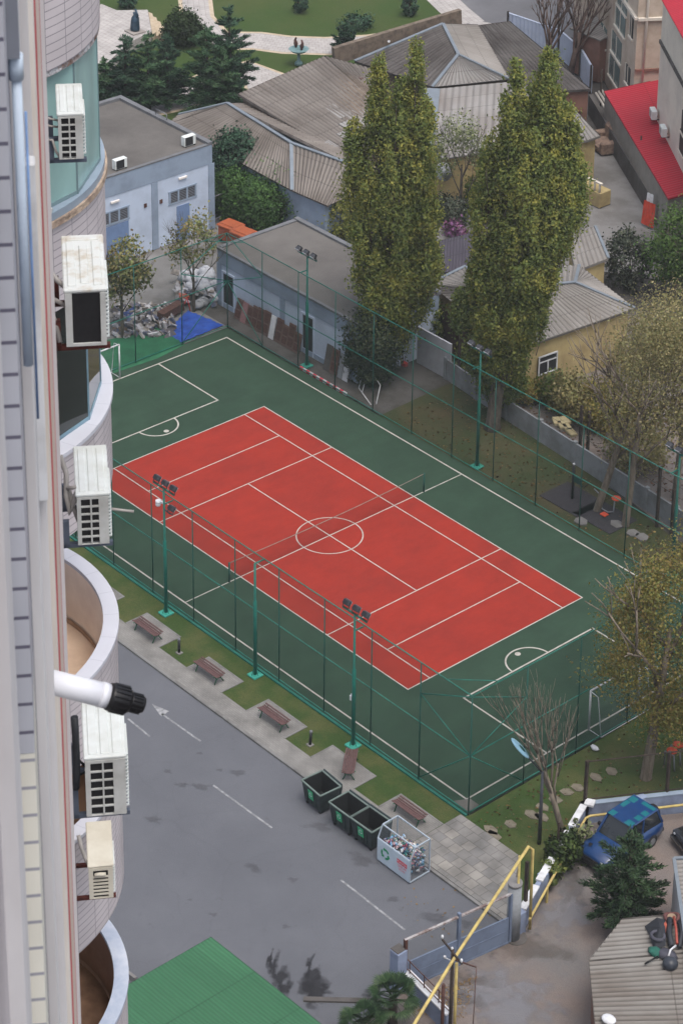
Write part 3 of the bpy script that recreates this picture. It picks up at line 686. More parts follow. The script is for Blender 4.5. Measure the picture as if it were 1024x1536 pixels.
# ------------------------------------------------------------------ the fence round the court
FX0, FX1, FY0, FY1, FH = -20.1, 20.0, -9.38, 9.5, 5.9
t = thing('court_fence', 'tall green wire mesh fence with slim posts round the whole ball court', 'fence', (0, 0, 0))
postsX = [FX0+(FX1-FX0)*k/13 for k in range(14)]; postsY = [FY0+(FY1-FY0)*k/6 for k in range(7)]
def fpost(x, y): part('post', MB().tube([(x, y, -.1), (x, y, FH)], .03, 6), M_teald, t)
for x in postsX: fpost(x, FY0); fpost(x, FY1)
for y in postsY[1:-1]: fpost(FX0, y); fpost(FX1, y)
for (a, b) in (((FX0, FY0), (FX1, FY0)), ((FX1, FY0), (FX1, FY1)), ((FX1, FY1), (FX0, FY1)), ((FX0, FY1), (FX0, FY0))):
    for z, nm in ((FH, 'top_rail'), (FH*.5, 'middle_rail'), (.12, 'bottom_rail')): part(nm, MB().tube([(*a, z), (*b, z)], .028, 6), M_teal, t)
    q = MB(); q.face([(*a, .05), (*b, .05), (*b, FH), (*a, FH)]); part('wire_mesh', q, M_net, t)
for cx, cy, sx, sy in ((FX0, FY0, 1, 1), (FX1, FY0, -1, 1), (FX1, FY1, -1, -1), (FX0, FY1, 1, -1)):
    br = MB(); ax = cx+sx*(FX1-FX0)/13; ay = cy+sy*(FY1-FY0)/6
    for (x, y) in ((ax, cy), (cx, ay)):
        br.tube([(cx, cy, FH*.5), (x, y, FH*.74)], .026, 5); br.tube([(cx, cy, FH*.5), (x, y, .12)], .026, 5); br.tube([(x, y, FH*.74), (cx, cy, FH-.05)], .026, 5)
    br.tube([((ax+cx)/2, cy, FH), (cx, (ay+cy)/2, FH)], .022, 5)
    part('corner_brace', br, M_teal, t)
fk = MB(); fk.box(-40, FY0-.16, -.1, FX1, FY0-.05, .06); solo('footing_kerb', fk, mat('green_kerb', A(40, 118, 104), .7, .1, 2), 'low green painted kerb under the near side of the court fence', 'kerb')
pd = MB(); pd.face([(18.9, -9.3, .013), (19.93, -9.3, .013), (19.93, -8.62, .013), (19.3, -8.62, .013)]); struct('concrete_pad', pd, M_pave)

# ------------------------------------------------------------------ flood lights
def lamp_bm(tilt):
    return Matrix.Rotation(tilt, 4, 'X')
def make_light(label, cat='flood light', heads=3, h=6.8, extra=False, cam_box=None, side=1):
    t = thing('flood_light_mast', label, cat, (0, 0, 0), 0, 'flood light masts round the court')
    part('base_plate', MB().bbox(-.27, -.27, -.02, .27, .27, .07, .02), M_base, t)
    q = MB(); q.tube([(0, 0, .05), (0, 0, 3.9), (0, 0, 3.95), (0, 0, h-.1)], [.085, .085, .055, .05], 10)
    for a in range(4): q.bar((.05*math.cos(a*PI/2), .05*math.sin(a*PI/2), .45), (.2*math.cos(a*PI/2), .2*math.sin(a*PI/2), .07), .02)
    part('pole', q, M_teal, t)
    part('fence_arm', MB().bar((0, 0, 5.85), (0, .5*side, 5.85), .05), M_teal, t)
    if heads:
        part('crossbar', MB().bar((-.78, 0, h-.12), (.78, 0, h-.12), .07), M_teal, t)
        xs = [(-.6, 0, h+.12), (0, 0, h+.12), (.6, 0, h+.12)]
        if extra: xs.append((.45, 0, h-1.0))
        for (x, y, z) in xs:
            Mx = Matrix.Translation((x, .1*side, z)) @ Matrix.Rotation(-side*R(38), 4, 'X')
            l = MB(); l.bbox(-.17, -.1, -.13, .17, .1, .13, .04, Mx)
            for k in range(4): l.box(-.13+.08*k, min(-side*.16, -side*.09), -.1, -.11+.08*k, max(-side*.16, -side*.09), .1, Mx)
            l.bar((x-.18, 0, z-.22), (x+.18, 0, z-.22), .05, .03); l.bar((x-.18, 0, z-.22), (x-.2, .08*side, z), .03); l.bar((x+.18, 0, z-.22), (x+.2, .08*side, z), .03)
            if extra and z < h-.5: l.bar((0, 0, z-.2), (x, 0, z-.24), .05)
            lo = part('lamp', l, M_lamp, t)
            g = MB(); g.box(-.145, side*.09-(.02 if side < 0 else 0), -.11, .145, side*.09+(.02 if side > 0 else 0)+.005, .11, Mx); part('lamp_glass', g, M_lglass, lo)
    if cam_box == 'dome':
        q = MB(); q.bar((0, 0, 5.9), (-.22, -.1, 5.95), .08); q.sphere((-.28, -.12, 5.78), .13, 12, 8); q.tube([(-.28, -.12, 5.8), (-.28, -.12, 5.98)], .12, 12); part('dome_camera', q, M_white, t)
    if cam_box == 'box':
        q = MB(); q.bbox(-.16, -.05, 2.52, -.06, .08, 2.62, .02); q.bbox(-.18, -.1, 2.3, -.08, 0, 2.56, .02); part('camera', q, M_white, t)
    return t
m1 = make_light('near flood light mast with four lamps and a white dome camera', extra=True, cam_box='dome', side=1); m1.location = (.12, -9.92, 0)
m2 = make_light('near flood light mast with three lamps and a small white camera halfway up', cam_box='box', side=1); m2.location = (13.33, -9.92, 0)
m3 = make_light('bare green mast without lamps between the two near flood lights', heads=0, h=5.95, side=1); m3.location = (6.6, -9.87, 0); m3['category'] = 'mast'
m4 = make_light('flood light mast in front of the blue flat roofed building', side=-1); m4.location = (-13.85, 10.05, 0)
m5 = dup(m4, (-.05, 9.85, 0), 0, 'flood light mast in front of the trunk of the right poplar')
m6 = dup(m4, (13.35, 10.1, 0), 0, 'flood light mast at the right edge among the brown trees')

# ------------------------------------------------------------------ tennis net
t = thing('tennis_net', 'tennis net strung between two posts across the red court', 'net', (0, 0, 0))
NP = 6.15
for s in (-1, 1): part('net_post', MB().tube([(0, s*NP, 0), (0, s*NP, 1.08)], .045, 8), M_teald, t)
q = MB(); n = 20; pr = []
for i in range(n+1):
    y = -NP+2*NP*i/n; pr.append((0, y, 1.05-.12*(1-(y/NP)**2)))
part('headband', MB().tube(pr, .022, 5), mat('net_band', A(150, 138, 128), .8), t)
for i in range(n): q.face([(0, pr[i][1], .03), (0, pr[i+1][1], .03), (0, pr[i+1][1], pr[i+1][2]), (0, pr[i][1], pr[i][2])])
part('net_mesh', q, M_netb, t)

# ------------------------------------------------------------------ goals
def goal(label, x, s):
    t = thing('goal', label, 'goal', (x, 0, 0))
    for y in (-1.55, 1.55):
        part('goal_post', MB().tube([(0, y, .01), (0, y, 2.05)], .045, 8), M_white, t)
        part('side_stay', MB().tube([(0, y, 2.02), (s*.45, y, 1.95), (s*.75, y, .03), (0, y, .03)], .02, 6), M_white, t)
    part('crossbar', MB().tube([(0, -1.55, 2.05), (0, 1.55, 2.05)], .045, 8), M_white, t)
    part('ground_bar', MB().tube([(s*.75, -1.55, .03), (s*.75, 1.55, .03)], .02, 6), M_white, t)
    q = MB(); q.face([(s*.75, -1.55, .03), (s*.75, 1.55, .03), (s*.45, 1.55, 1.95), (s*.45, -1.55, 1.95)]); part('goal_net', q, meshmat('goal_mesh', (.4, .4, .4), .07), t)
goal('white goal frame at the far left end of the court', -SX-.05, -1); goal('white goal frame at the near right end behind the brown tree', SX+.05, 1)

# ------------------------------------------------------------------ benches
def make_bench():
    t = thing('park_bench', '', 'bench', (0, 0, 0), 0, 'benches along the pavement by the court')
    q = MB()
    for k in range(6):
        z = (.49, .455, .44, .44, .455, .50)[k]; q.bbox(-.84, -.27+.09*k, z-.035, .84, -.192+.09*k, z, .008)
    part('seat', q, M_wood, t)
    for x in (-.68, .68):
        q = MB(); q.tube([(x, -.2, .42), (x, -.12, .25), (x, -.24, .0)], .026, 6); q.tube([(x, .2, .42), (x, .1, .25), (x, .26, 0)], .026, 6); q.tube([(x, -.3, .43), (x, -.1, .39), (x, .1, .39), (x, .3, .44)], .024, 6); q.tube([(x, -.12, .25), (x, .1, .25)], .018, 6)
        part('leg', q, M_iron, t)
    return t
bl = ['slatted brown bench nearest the tower, beside the foot of the dome camera mast', 'slatted brown bench in the second bay, below the first dark bollard lamp', 'slatted brown bench in the third bay, below the bare green mast', 'slatted brown bench turned end on to the fence behind the first dark rubbish bin', 'slatted brown bench behind the white recycling cage']
b0 = make_bench()
for i, (px, py, rz) in enumerate(((222, 946, 0), (314, 1008, 0), (411, 1078, 0), (525, 1148, -.82), (614, 1219, 0))):
    o = b0 if i == 0 else dup(b0, (0, 0, 0)); o.location = P(px, py, .22)*1; o.location.z = 0; o.rotation_euler.z = rz; o['label'] = bl[i]

# bollard lamps
def bollard(px, py, label, lean=0):
    t = thing('bollard_lamp', label, 'bollard', P(px, py), 0, 'bollard lamps in the lawn strip'); t.rotation_euler = (0, lean, 0)
    part('foot', MB().bbox(-.13, -.13, -.05, .13, .13, .03, .01), M_conc, t)
    part('stem', MB().tube([(0, 0, .03), (0, 0, .62)], .065, 10), mat('bollard_black', A(40, 42, 44), .5), t)
    part('cap', MB().tube([(0, 0, .62), (0, 0, .66), (0, 0, .74), (0, 0, .78)], [.05, .072, .072, .03], 10), M_steel, t)
bollard(269, 979, 'short dark bollard lamp between the first and second bench bays'); bollard(465, 1117, 'short dark bollard lamp leaning a little above the rubbish bins', .08)

# ------------------------------------------------------------------ bins
def recyc(mb, M, r, w):
    """three chasing arrows, flat on the local XZ plane"""
    for k in range(3):
        a0 = k*2*PI/3+.5; n = 6; span = 1.25
        for i in range(n):
            a, b = a0+span*i/n, a0+span*(i+1)/n
            pts = [((r-w)*math.cos(a), (r-w)*math.sin(a)), ((r+w)*math.cos(a), (r+w)*math.sin(a)), ((r+w)*math.cos(b), (r+w)*math.sin(b)), ((r-w)*math.cos(b), (r-w)*math.sin(b))]
            mb.face([tuple(M @ Vector((x, 0, z))) for x, z in pts])
        a = a0+span; tip = a+.55
        pts = [((r-2*w)*math.cos(a), (r-2*w)*math.sin(a)), ((r+2*w)*math.cos(a), (r+2*w)*math.sin(a)), (r*math.cos(tip), r*math.sin(tip))]
        mb.face([tuple(M @ Vector((x, 0, z))) for x, z in pts])
def make_bin():
    t = thing('rubbish_bin', '', 'bin', (0, 0, 0), 0, 'dark rubbish bins on the asphalt')
    q = MB(); b = (.54, .42, .16); m_ = (.66, .52, 1.08); th = .035
    o0 = [(-b[0], -b[1]), (b[0], -b[1]), (b[0], b[1]), (-b[0], b[1])]; o1 = [(-m_[0], -m_[1]), (m_[0], -m_[1]), (m_[0], m_[1]), (-m_[0], m_[1])]
    V_ = [(x, y, b[2]) for x, y in o0]+[(x, y, m_[2]) for x, y in o1]+[(x*.94, y*.93, m_[2]) for x, y in o1]+[(x*.94, y*.93, b[2]+.05) for x, y in o0]
    F = [(3, 2, 1, 0)]+[(k, (k+1) % 4, 4+(k+1) % 4, 4+k) for k in range(4)]+[(4+k, 4+(k+1) % 4, 8+(k+1) % 4, 8+k) for k in range(4)]
    q.raw(V_, F)
    for x in (-.3, 0, .3): q.box(x-.03, -m_[1]+.01, .3, x+.03, -.44, .98, Matrix.Rotation(0, 4, 'X'))
    body = part('body', q, M_bin, t)
    q = MB(); q.raw(V_, [(8+k, 8+(k+1) % 4, 12+(k+1) % 4, 12+k) for k in range(4)]+[(12, 13, 14, 15)]); part('inside', q, M_binin, t)
    q = MB()
    for k in range(4):
        a, c = o1[k], o1[(k+1) % 4]; q.bar((a[0]*1.0, a[1]*1.0, m_[2]+.012), (c[0]*1.0, c[1]*1.0, m_[2]+.012), .07, .05)
    part('rim', q, M_rim, t)
    Mx = Matrix.Translation((0, .56, 1.12)) @ Matrix.Rotation(R(-8), 4, 'X'); q = MB(); q.bbox(-.66, 0, -.85, .66, .07, .06, .025, Mx); q.bbox(-.64, .06, -.7, .64, .1, -.05, .02, Mx); part('lid', q, mat('lid_plastic', A(52, 62, 64, 1.1), .5, .1, 3), t)
    for x in (-.45, .45):
        for y in (-.34, .34): part('wheel', MB().tube([(x-.03, y, .09), (x+.03, y, .09)], .09, 12), M_black, t)
    tl = math.atan2(.1, .92); Ms = Matrix.Translation((0, -.515, .74)) @ Matrix.Rotation(tl, 4, 'X')
    q = MB(); q.box(-.16, -.022, -.22, .16, -.006, .22, Ms); s = part('sticker', q, M_stick, t)
    q = MB(); recyc(q, Ms @ Matrix.Translation((0, -.026, .03)), .085, .018); part('recycling_mark', q, M_white, s)
    return t
c0 = make_bin(); blb = ['dark rubbish bin standing apart, the first of the three from the bench bay', 'dark rubbish bin in the middle of the three, touching its neighbour', 'dark rubbish bin next to the white recycling cage']
for i, (x, y, rz) in enumerate(((15.38, -13.42, -.08), (17.18, -13.45, 0), (18.48, -13.42, .02))):
    o = c0 if i == 0 else dup(c0, (0, 0, 0)); o.location = (x, y, Z_ROAD); o.rotation_euler.z = rz; o['label'] = blb[i]

# recycling cage
t = thing('recycling_cage', 'white recycling cage full of plastic bottles with green arrows on its panel', 'recycling cage', (20.55, -13.45, Z_ROAD))
W, Dp, H0, H1 = .97, .52, 1.12, 1.66
q = MB()
for x in (-W, W):
    q.bar((x, -Dp, .06), (x, -Dp, H0), .045); q.bar((x, Dp, .06), (x, Dp, H1), .045); q.bar((x, -Dp, H0), (x, -Dp+.24, H1), .045); q.bar((x, -Dp+.24, H1), (x, Dp, H1), .045); q.bar((x, -Dp, .08), (x, Dp, .08), .05)
for y, z in ((-Dp, .08), (Dp, .08), (-Dp+.24, H1), (Dp, H1), (-Dp, H0)): q.bar((-W, y, z), (W, y, z), .045)
part('frame', q, mat('cage_frame', A(172, 184, 196, 1.1), .45, .05, 3, metal=.2), t)
fp = part('front_panel', MB().box(-W+.02, -Dp-.035, .1, W-.02, -Dp-.024, H0), mat('cage_panel', A(176, 190, 202, .95), .5, .04, 2), t)
q = MB(); recyc(q, Matrix.Translation((-.48, -Dp-.040, .62)), .21, .052); part('recycling_mark', q, mat('mark_green', A(20, 138, 88, .9), .5), fp)
q = MB(); q.face([(.22, -Dp-.039, .66), (.82, -Dp-.039, .66), (.82, -Dp-.039, .86), (.22, -Dp-.039, .86)]); part('red_band', q, mat('mark_red', A(206, 54, 76, .9), .5), fp)
def text(body, size, loc, m, parent, rot=(PI/2, 0, 0)):
    cu = bpy.data.curves.new('lettering', 'FONT'); cu.body = body; cu.size = size; cu.align_x = 'CENTER'; cu.extrude = .0008
    o = bpy.data.objects.new('lettering', cu); COL.objects.link(o); dg = bpy.context.evaluated_depsgraph_get(); dg.update()
    me = bpy.data.meshes.new_from_object(o.evaluated_get(dg)); bpy.data.objects.remove(o); me.materials.clear(); me.materials.append(m)
    Mx = Matrix.Translation(loc) @ Matrix.Rotation(rot[2], 4, 'Z') @ Matrix.Rotation(rot[0], 4, 'X'); me.transform(Mx)
    p = bpy.data.objects.new('lettering', me); link(p, parent); return p
text('PLASTİK', .15, (.52, -Dp-.042, .705), M_white, fp); text('QABLAR', .14, (.52, -Dp-.040, .52), MATS['mark_red'], fp); text('ÜÇÜN', .13, (.52, -Dp-.040, .37), MATS['mark_red'], fp)
q = MB()
for a, b, c, d in (((-W, Dp, .08), (W, Dp, .08), (W, Dp, H1), (-W, Dp, H1)),): q.face([a, b, c, d])
for x in (-W, W): q.face([(x, -Dp, .08), (x, Dp, .08), (x, Dp, H1), (x, -Dp+.24, H1), (x, -Dp, H0)])
part('wire_sides', q, meshmat('cage_wire', A(150, 160, 170), .2), t)
for j in range(4): part('castor', MB().tube([((-.8, .8)[j % 2]-.02, (-.4, .4)[j//2], .04), ((-.8, .8)[j % 2]+.02, (-.4, .4)[j//2], .04)], .045, 10), M_black, t)
# the bottles inside: a heap nobody could count
bm_cols = [A(176, 200, 214, 1.1), A(96, 150, 196, 1.1), A(214, 216, 214, 1.1), A(150, 60, 90, 1.2), A(60, 120, 110, 1.2), A(40, 80, 140, 1.2), A(200, 180, 150, 1.2), A(120, 170, 200, 1.1)]
mbott = leafmat('bottles', bm_cols, .05)
q = MB(); NB = 720
for k in range(NB):
    x = random.uniform(-W+.1, W-.1); y = random.uniform(-Dp+.09, Dp-.09); top = 1.06+.14*math.sin(2.2*x+1)-.1*(y/Dp); z = .13+(top-.13)*(random.random()**.55)
    d = Vector((random.uniform(-1, 1), random.uniform(-1, 1), random.uniform(-.5, .5))).normalized(); p = Vector((x, y, z)); e = p+d*random.uniform(.1, .18)
    e.x = min(max(e.x, -W+.06), W-.06); e.y = min(max(e.y, -Dp+.06), Dp-.06)
    r_ = random.uniform(.03, .05); q.tube([p, p.lerp(e, .65), e], [r_, r_, r_*.4], 6)
o = solo('plastic_bottles', q, mbott, 'heap of crushed plastic bottles inside the recycling cage', 'plastic bottles', (20.55, -13.45, Z_ROAD), kind='stuff')
# ------------------------------------------------------------------ the apartment tower on the left (local x = out from the facade, y = along it, z up)
TAZ = R(56.2596); TBASE = Vector((CAM[0], CAM[1], Z_ROAD)); ZC = CAM[2]-Z_ROAD
TWM = Matrix.Translation(TBASE) @ Matrix.Rotation(TAZ, 4, 'Z')
def TW(t, s, z): return TWM @ Vector((t, s, z+ZC))          # z relative to the lens height
M_tile = brickmat('mauve_tiles', A(180, 174, 177, .82), A(128, 124, 130, .82), .34, .095, .006, 0, .05, .45, stain=.1)
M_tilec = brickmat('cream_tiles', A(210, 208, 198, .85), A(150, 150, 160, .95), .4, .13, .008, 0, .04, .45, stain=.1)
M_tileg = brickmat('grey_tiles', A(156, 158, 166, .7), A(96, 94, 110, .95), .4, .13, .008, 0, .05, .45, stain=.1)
M_plast = mat('pale_plaster', A(184, 183, 185, .72), .8, .08, .9, A(158, 155, 156, .72), mixpos=(.4, .75), stretch=(1, 1, .3))
M_beige = mat('beige_plaster', A(190, 186, 182, .74), .8, .08, .9, A(172, 165, 158, .74), stretch=(1, 1, .3))
M_inner = mat('balcony_inside', A(196, 186, 174, .54), .85, .06, .6, A(180, 168, 156, .54))
M_floorb = mat('balcony_floor', A(186, 166, 146, .58), .8, .08, 1.0, A(170, 148, 128, .58))
M_redl = mat('red_trim', A(190, 108, 110, .95), .6, .06, 2)
M_rimw = brickmat('white_coping', A(216, 218, 228, 1.2), A(190, 192, 204, 1.2), .5, 2.0, .004, 0, .03, .45, stain=.06)
M_sill = mat('metal_sill', A(164, 178, 194, 1.1), .35, .05, 1.0, A(150, 166, 182, 1.1), metal=.2)
M_mort = mat('broken_mortar', A(178, 160, 142, 1.0), .95, .2, 5, A(140, 122, 110, 1.0), bump=.8, bscale=20)
M_gteal = glassmat('teal_glass', A(132, 164, 162, .82), .25, .5)
M_gdark = glassmat('dark_glass', (.022, .030, .028), .04, .7)
M_mull = mat('mullion', A(112, 134, 138, .95), .4, .05, 2)
tw = thing('apartment_tower', 'tall tiled apartment tower with bowed balconies along the left edge', 'tower', TBASE, TAZ)
ZB = -ZC-.05
q = MB(); q.box(-10, 5.0, 0, -.25, 48, ZC+8, uv=True); part('wall', q, M_tile, tw)
def rr(x): return (x-94)*2.842e-4
def strip(name, s0, s1, xr, m, z0=-.1, z1=ZC+8):
    q = MB(); q.box(-.5, s0, z0, rr(xr)*s0, s1, z1, uv=True); part(name, q, m, tw)
strip('pier', 7.6, 8.45, 5, M_plast)
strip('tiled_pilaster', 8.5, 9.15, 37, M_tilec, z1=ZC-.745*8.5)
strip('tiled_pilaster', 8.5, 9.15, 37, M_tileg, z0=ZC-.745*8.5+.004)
strip('dark_joint', 9.16, 9.2, 42, mat('joint_grey', A(110, 108, 122, .95), .8))  # dark vertical joint beside the tiled pilaster
strip('pilaster', 9.25, 9.95, 57, M_plast)
strip('pilaster', 10.0, 10.35, 71, M_plast)
strip('pilaster', 11.4, 12.6, 78.5, M_beige)
strip('red_trim', 12.65, 12.9, 82.5, M_redl)
strip('pilaster', 13.0, 13.6, 87, M_beige)
strip('red_trim', 13.7, 13.9, 88.4, mat('pink_trim', A(190, 140, 142, .9), .6, .06, 2))
strip('edge_trim', 14.0, 14.5, 94, M_plast)
strip('recess_wall', 10.36, 11.39, 60, M_beige)
q = MB(); q.tube([(-.108, 9.08, ZC-4.95), (-.108, 9.08, ZC-3.68)], .019, 12); q.tube([(-.108, 9.08, ZC-3.76), (-.108, 9.08, ZC-3.66)], .027, 12); part('drain_pipe', q, mat('pipe_blue_white', A(186, 200, 216, 1.0), .35, .04, 2), tw)
q = MB(); q.tube([(-.080, 9.1, ZC-5.2), (-.080, 9.1, ZC-3.9)], .006, 6); part('cable', q, mat('cable_blue', A(110, 140, 184, .95), .5), tw)
q = MB(); q.box(-.17, 9.03, ZC-3.66, -.092, 9.07, ZC+8); part('painted_slot_shade', q, mat('slot_shade_grey', A(122, 126, 136, .95), .8, .06, 1), tw)  # grey strip coloured to stand in for the shaded slot above the pipe
q = MB(); q.bbox(-.1, 9.9, ZC-.613*9.9, -.058, 9.99, ZC-.452*9.9, .006); part('cable_duct', q, M_white, tw)
# bowed balconies, one per storey
BC = (-1.695, 27.36); RO = 2.3; TH0 = math.acos((1.695-.3)/RO)
def bow(mb, r, z0, z1, n=28, th=TH0, inward=False, uvk=1.0):
    pts = []
    for k in range(n+1):
        a = -th+2*th*k/n; pts.append((BC[0]+r*math.cos(a), BC[1]+r*math.sin(a), a*r))
    for k in range(n):
        p, c = pts[k], pts[k+1]
        f = [(p[0], p[1], z0), (c[0], c[1], z0), (c[0], c[1], z1), (p[0], p[1], z1)]; u = [(p[2], z0), (c[2], z0), (c[2], z1), (p[2], z1)]
        if inward: f.reverse(); u.reverse()
        mb.face(f, u, True)
def ring(mb, r0, r1, z, n=28, th=TH0, down=False):
    for k in range(n):
        a, b = -th+2*th*k/n, -th+2*th*(k+1)/n
        f = [(BC[0]+r0*math.cos(a), BC[1]+r0*math.sin(a), z), (BC[0]+r1*math.cos(a), BC[1]+r1*math.sin(a), z), (BC[0]+r1*math.cos(b), BC[1]+r1*math.sin(b), z), (BC[0]+r0*math.cos(b), BC[1]+r0*math.sin(b), z)]
        u = [(a*r1, 0), (a*r1, .2), (b*r1, .2), (b*r1, 0)]
        if down: f.reverse(); u.reverse()
        mb.face(f, u)
def curb(r0, r1, z0, z1):
    q = MB(); bow(q, r1, z0, z1); bow(q, r0, z0, z1, inward=True); ring(q, r0, r1, z1); ring(q, r0, r1, z0, down=True); return q
ZK = [-3.8, -6.6, -9.5, -12.32, -15.22, -18.42, -20.5, -23.88, -26.8, -29.7, -32.6]
KIND = ['teal', 'teal', 'open', 'teal', 'dark', 'open', 'open2', 'open3', 'teal', 'teal', 'teal']
PH = 1.12
for k, zk in enumerate(ZK):
    z = zk+ZC; kd = KIND[k]; up = ZC+(ZK[k-1] if k else zk+2.9)-(1.72 if k and KIND[k-1] == 'open2' else PH)
    part('parapet', curb(RO-.14, RO, z-(1.72 if kd == 'open2' else PH), z-.05), M_tile, tw)
    if kd in ('open', 'open2', 'open3'):
        part('coping', curb(RO-.165, RO+.025, z-.05, z), M_rimw if kd != 'open3' else mat('blue_white_coping', A(208, 214, 226, 1.2), .4, .06, 1.5, A(176, 188, 208, 1.2)), tw)
        q = MB(); bow(q, RO-.145, z-.95, z-.051, inward=True)
        part('inner_parapet', q, M_inner if kd == 'open' else mat('brown_inside', A(150, 122, 100, .8), .85, .1, .8, A(124, 98, 80, .8)), tw)
        q = MB(); ring(q, .6, RO-.145, z-.95); part('floor', q, M_floorb if kd == 'open' else mat('brown_floor', A(140, 110, 88, 1.0), .85, .1, .8, A(112, 86, 68)), tw)
        q = MB(); bow(q, RO-.16, z-.95, z-.87, inward=True); part('skirting', q, mat('skirting', A(160, 136, 116, .8), .7), tw)
    else:
        if kd == 'teal':
            part('sill', curb(RO-.12, RO+.01, z-.02, z+.07), M_sill, tw); part('mortar_edge', curb(RO-.1, RO+.035, z-.10, z-.022), M_mort, tw); part('lintel_edge', curb(RO-.16, RO-.01, up-.07, up-.002), mat('chipped_mortar', A(176, 178, 182, 1.0), .9, .2, 4, A(120, 100, 92, 1.0), bump=.8, bscale=18, mixpos=(.45, .58)), tw)
        else:
            part('coping', curb(RO-.19, RO+.03, z-.05, z), M_rimw, tw)
        rg = RO-.05 if kd == 'teal' else RO-.12
        th = [-.98, -.5, -.1, .3, .62, .98] if kd == 'teal' else [-.98, -.38, 0.0, .34, .68, .98]
        pt = [(BC[0]+rg*math.cos(a), BC[1]+rg*math.sin(a)) for a in th]
        zb = z+.07 if kd == 'teal' else z
        for j in range(5):
            a, b = pt[j], pt[j+1]
            q = MB(); d = Vector((b[0]-a[0], b[1]-a[1], 0)).normalized(); nn = Vector((d.y, -d.x, 0))*.012
            q.face([(a[0]+nn.x, a[1]+nn.y, zb), (b[0]+nn.x, b[1]+nn.y, zb), (b[0]+nn.x, b[1]+nn.y, up), (a[0]+nn.x, a[1]+nn.y, up)]); q.face([(b[0]-nn.x, b[1]-nn.y, zb), (a[0]-nn.x, a[1]-nn.y, zb), (a[0]-nn.x, a[1]-nn.y, up), (b[0]-nn.x, b[1]-nn.y, up)])
            g = part('glass_panel', q, M_gteal if kd == 'teal' else M_gdark, tw)
            q = MB(); q.box(b[0]-.018, b[1]-.022, zb, b[0]+.018, b[1]+.022, up); q.bar((a[0], a[1], zb+.025), (b[0], b[1], zb+.025), .04, .045); q.bar((a[0], a[1], up-.02), (b[0], b[1], up-.02), .05, .05)
            part('frame', q, M_mull if kd == 'teal' else mat('blue_frame', A(120, 150, 166, 1.0), .4), g)

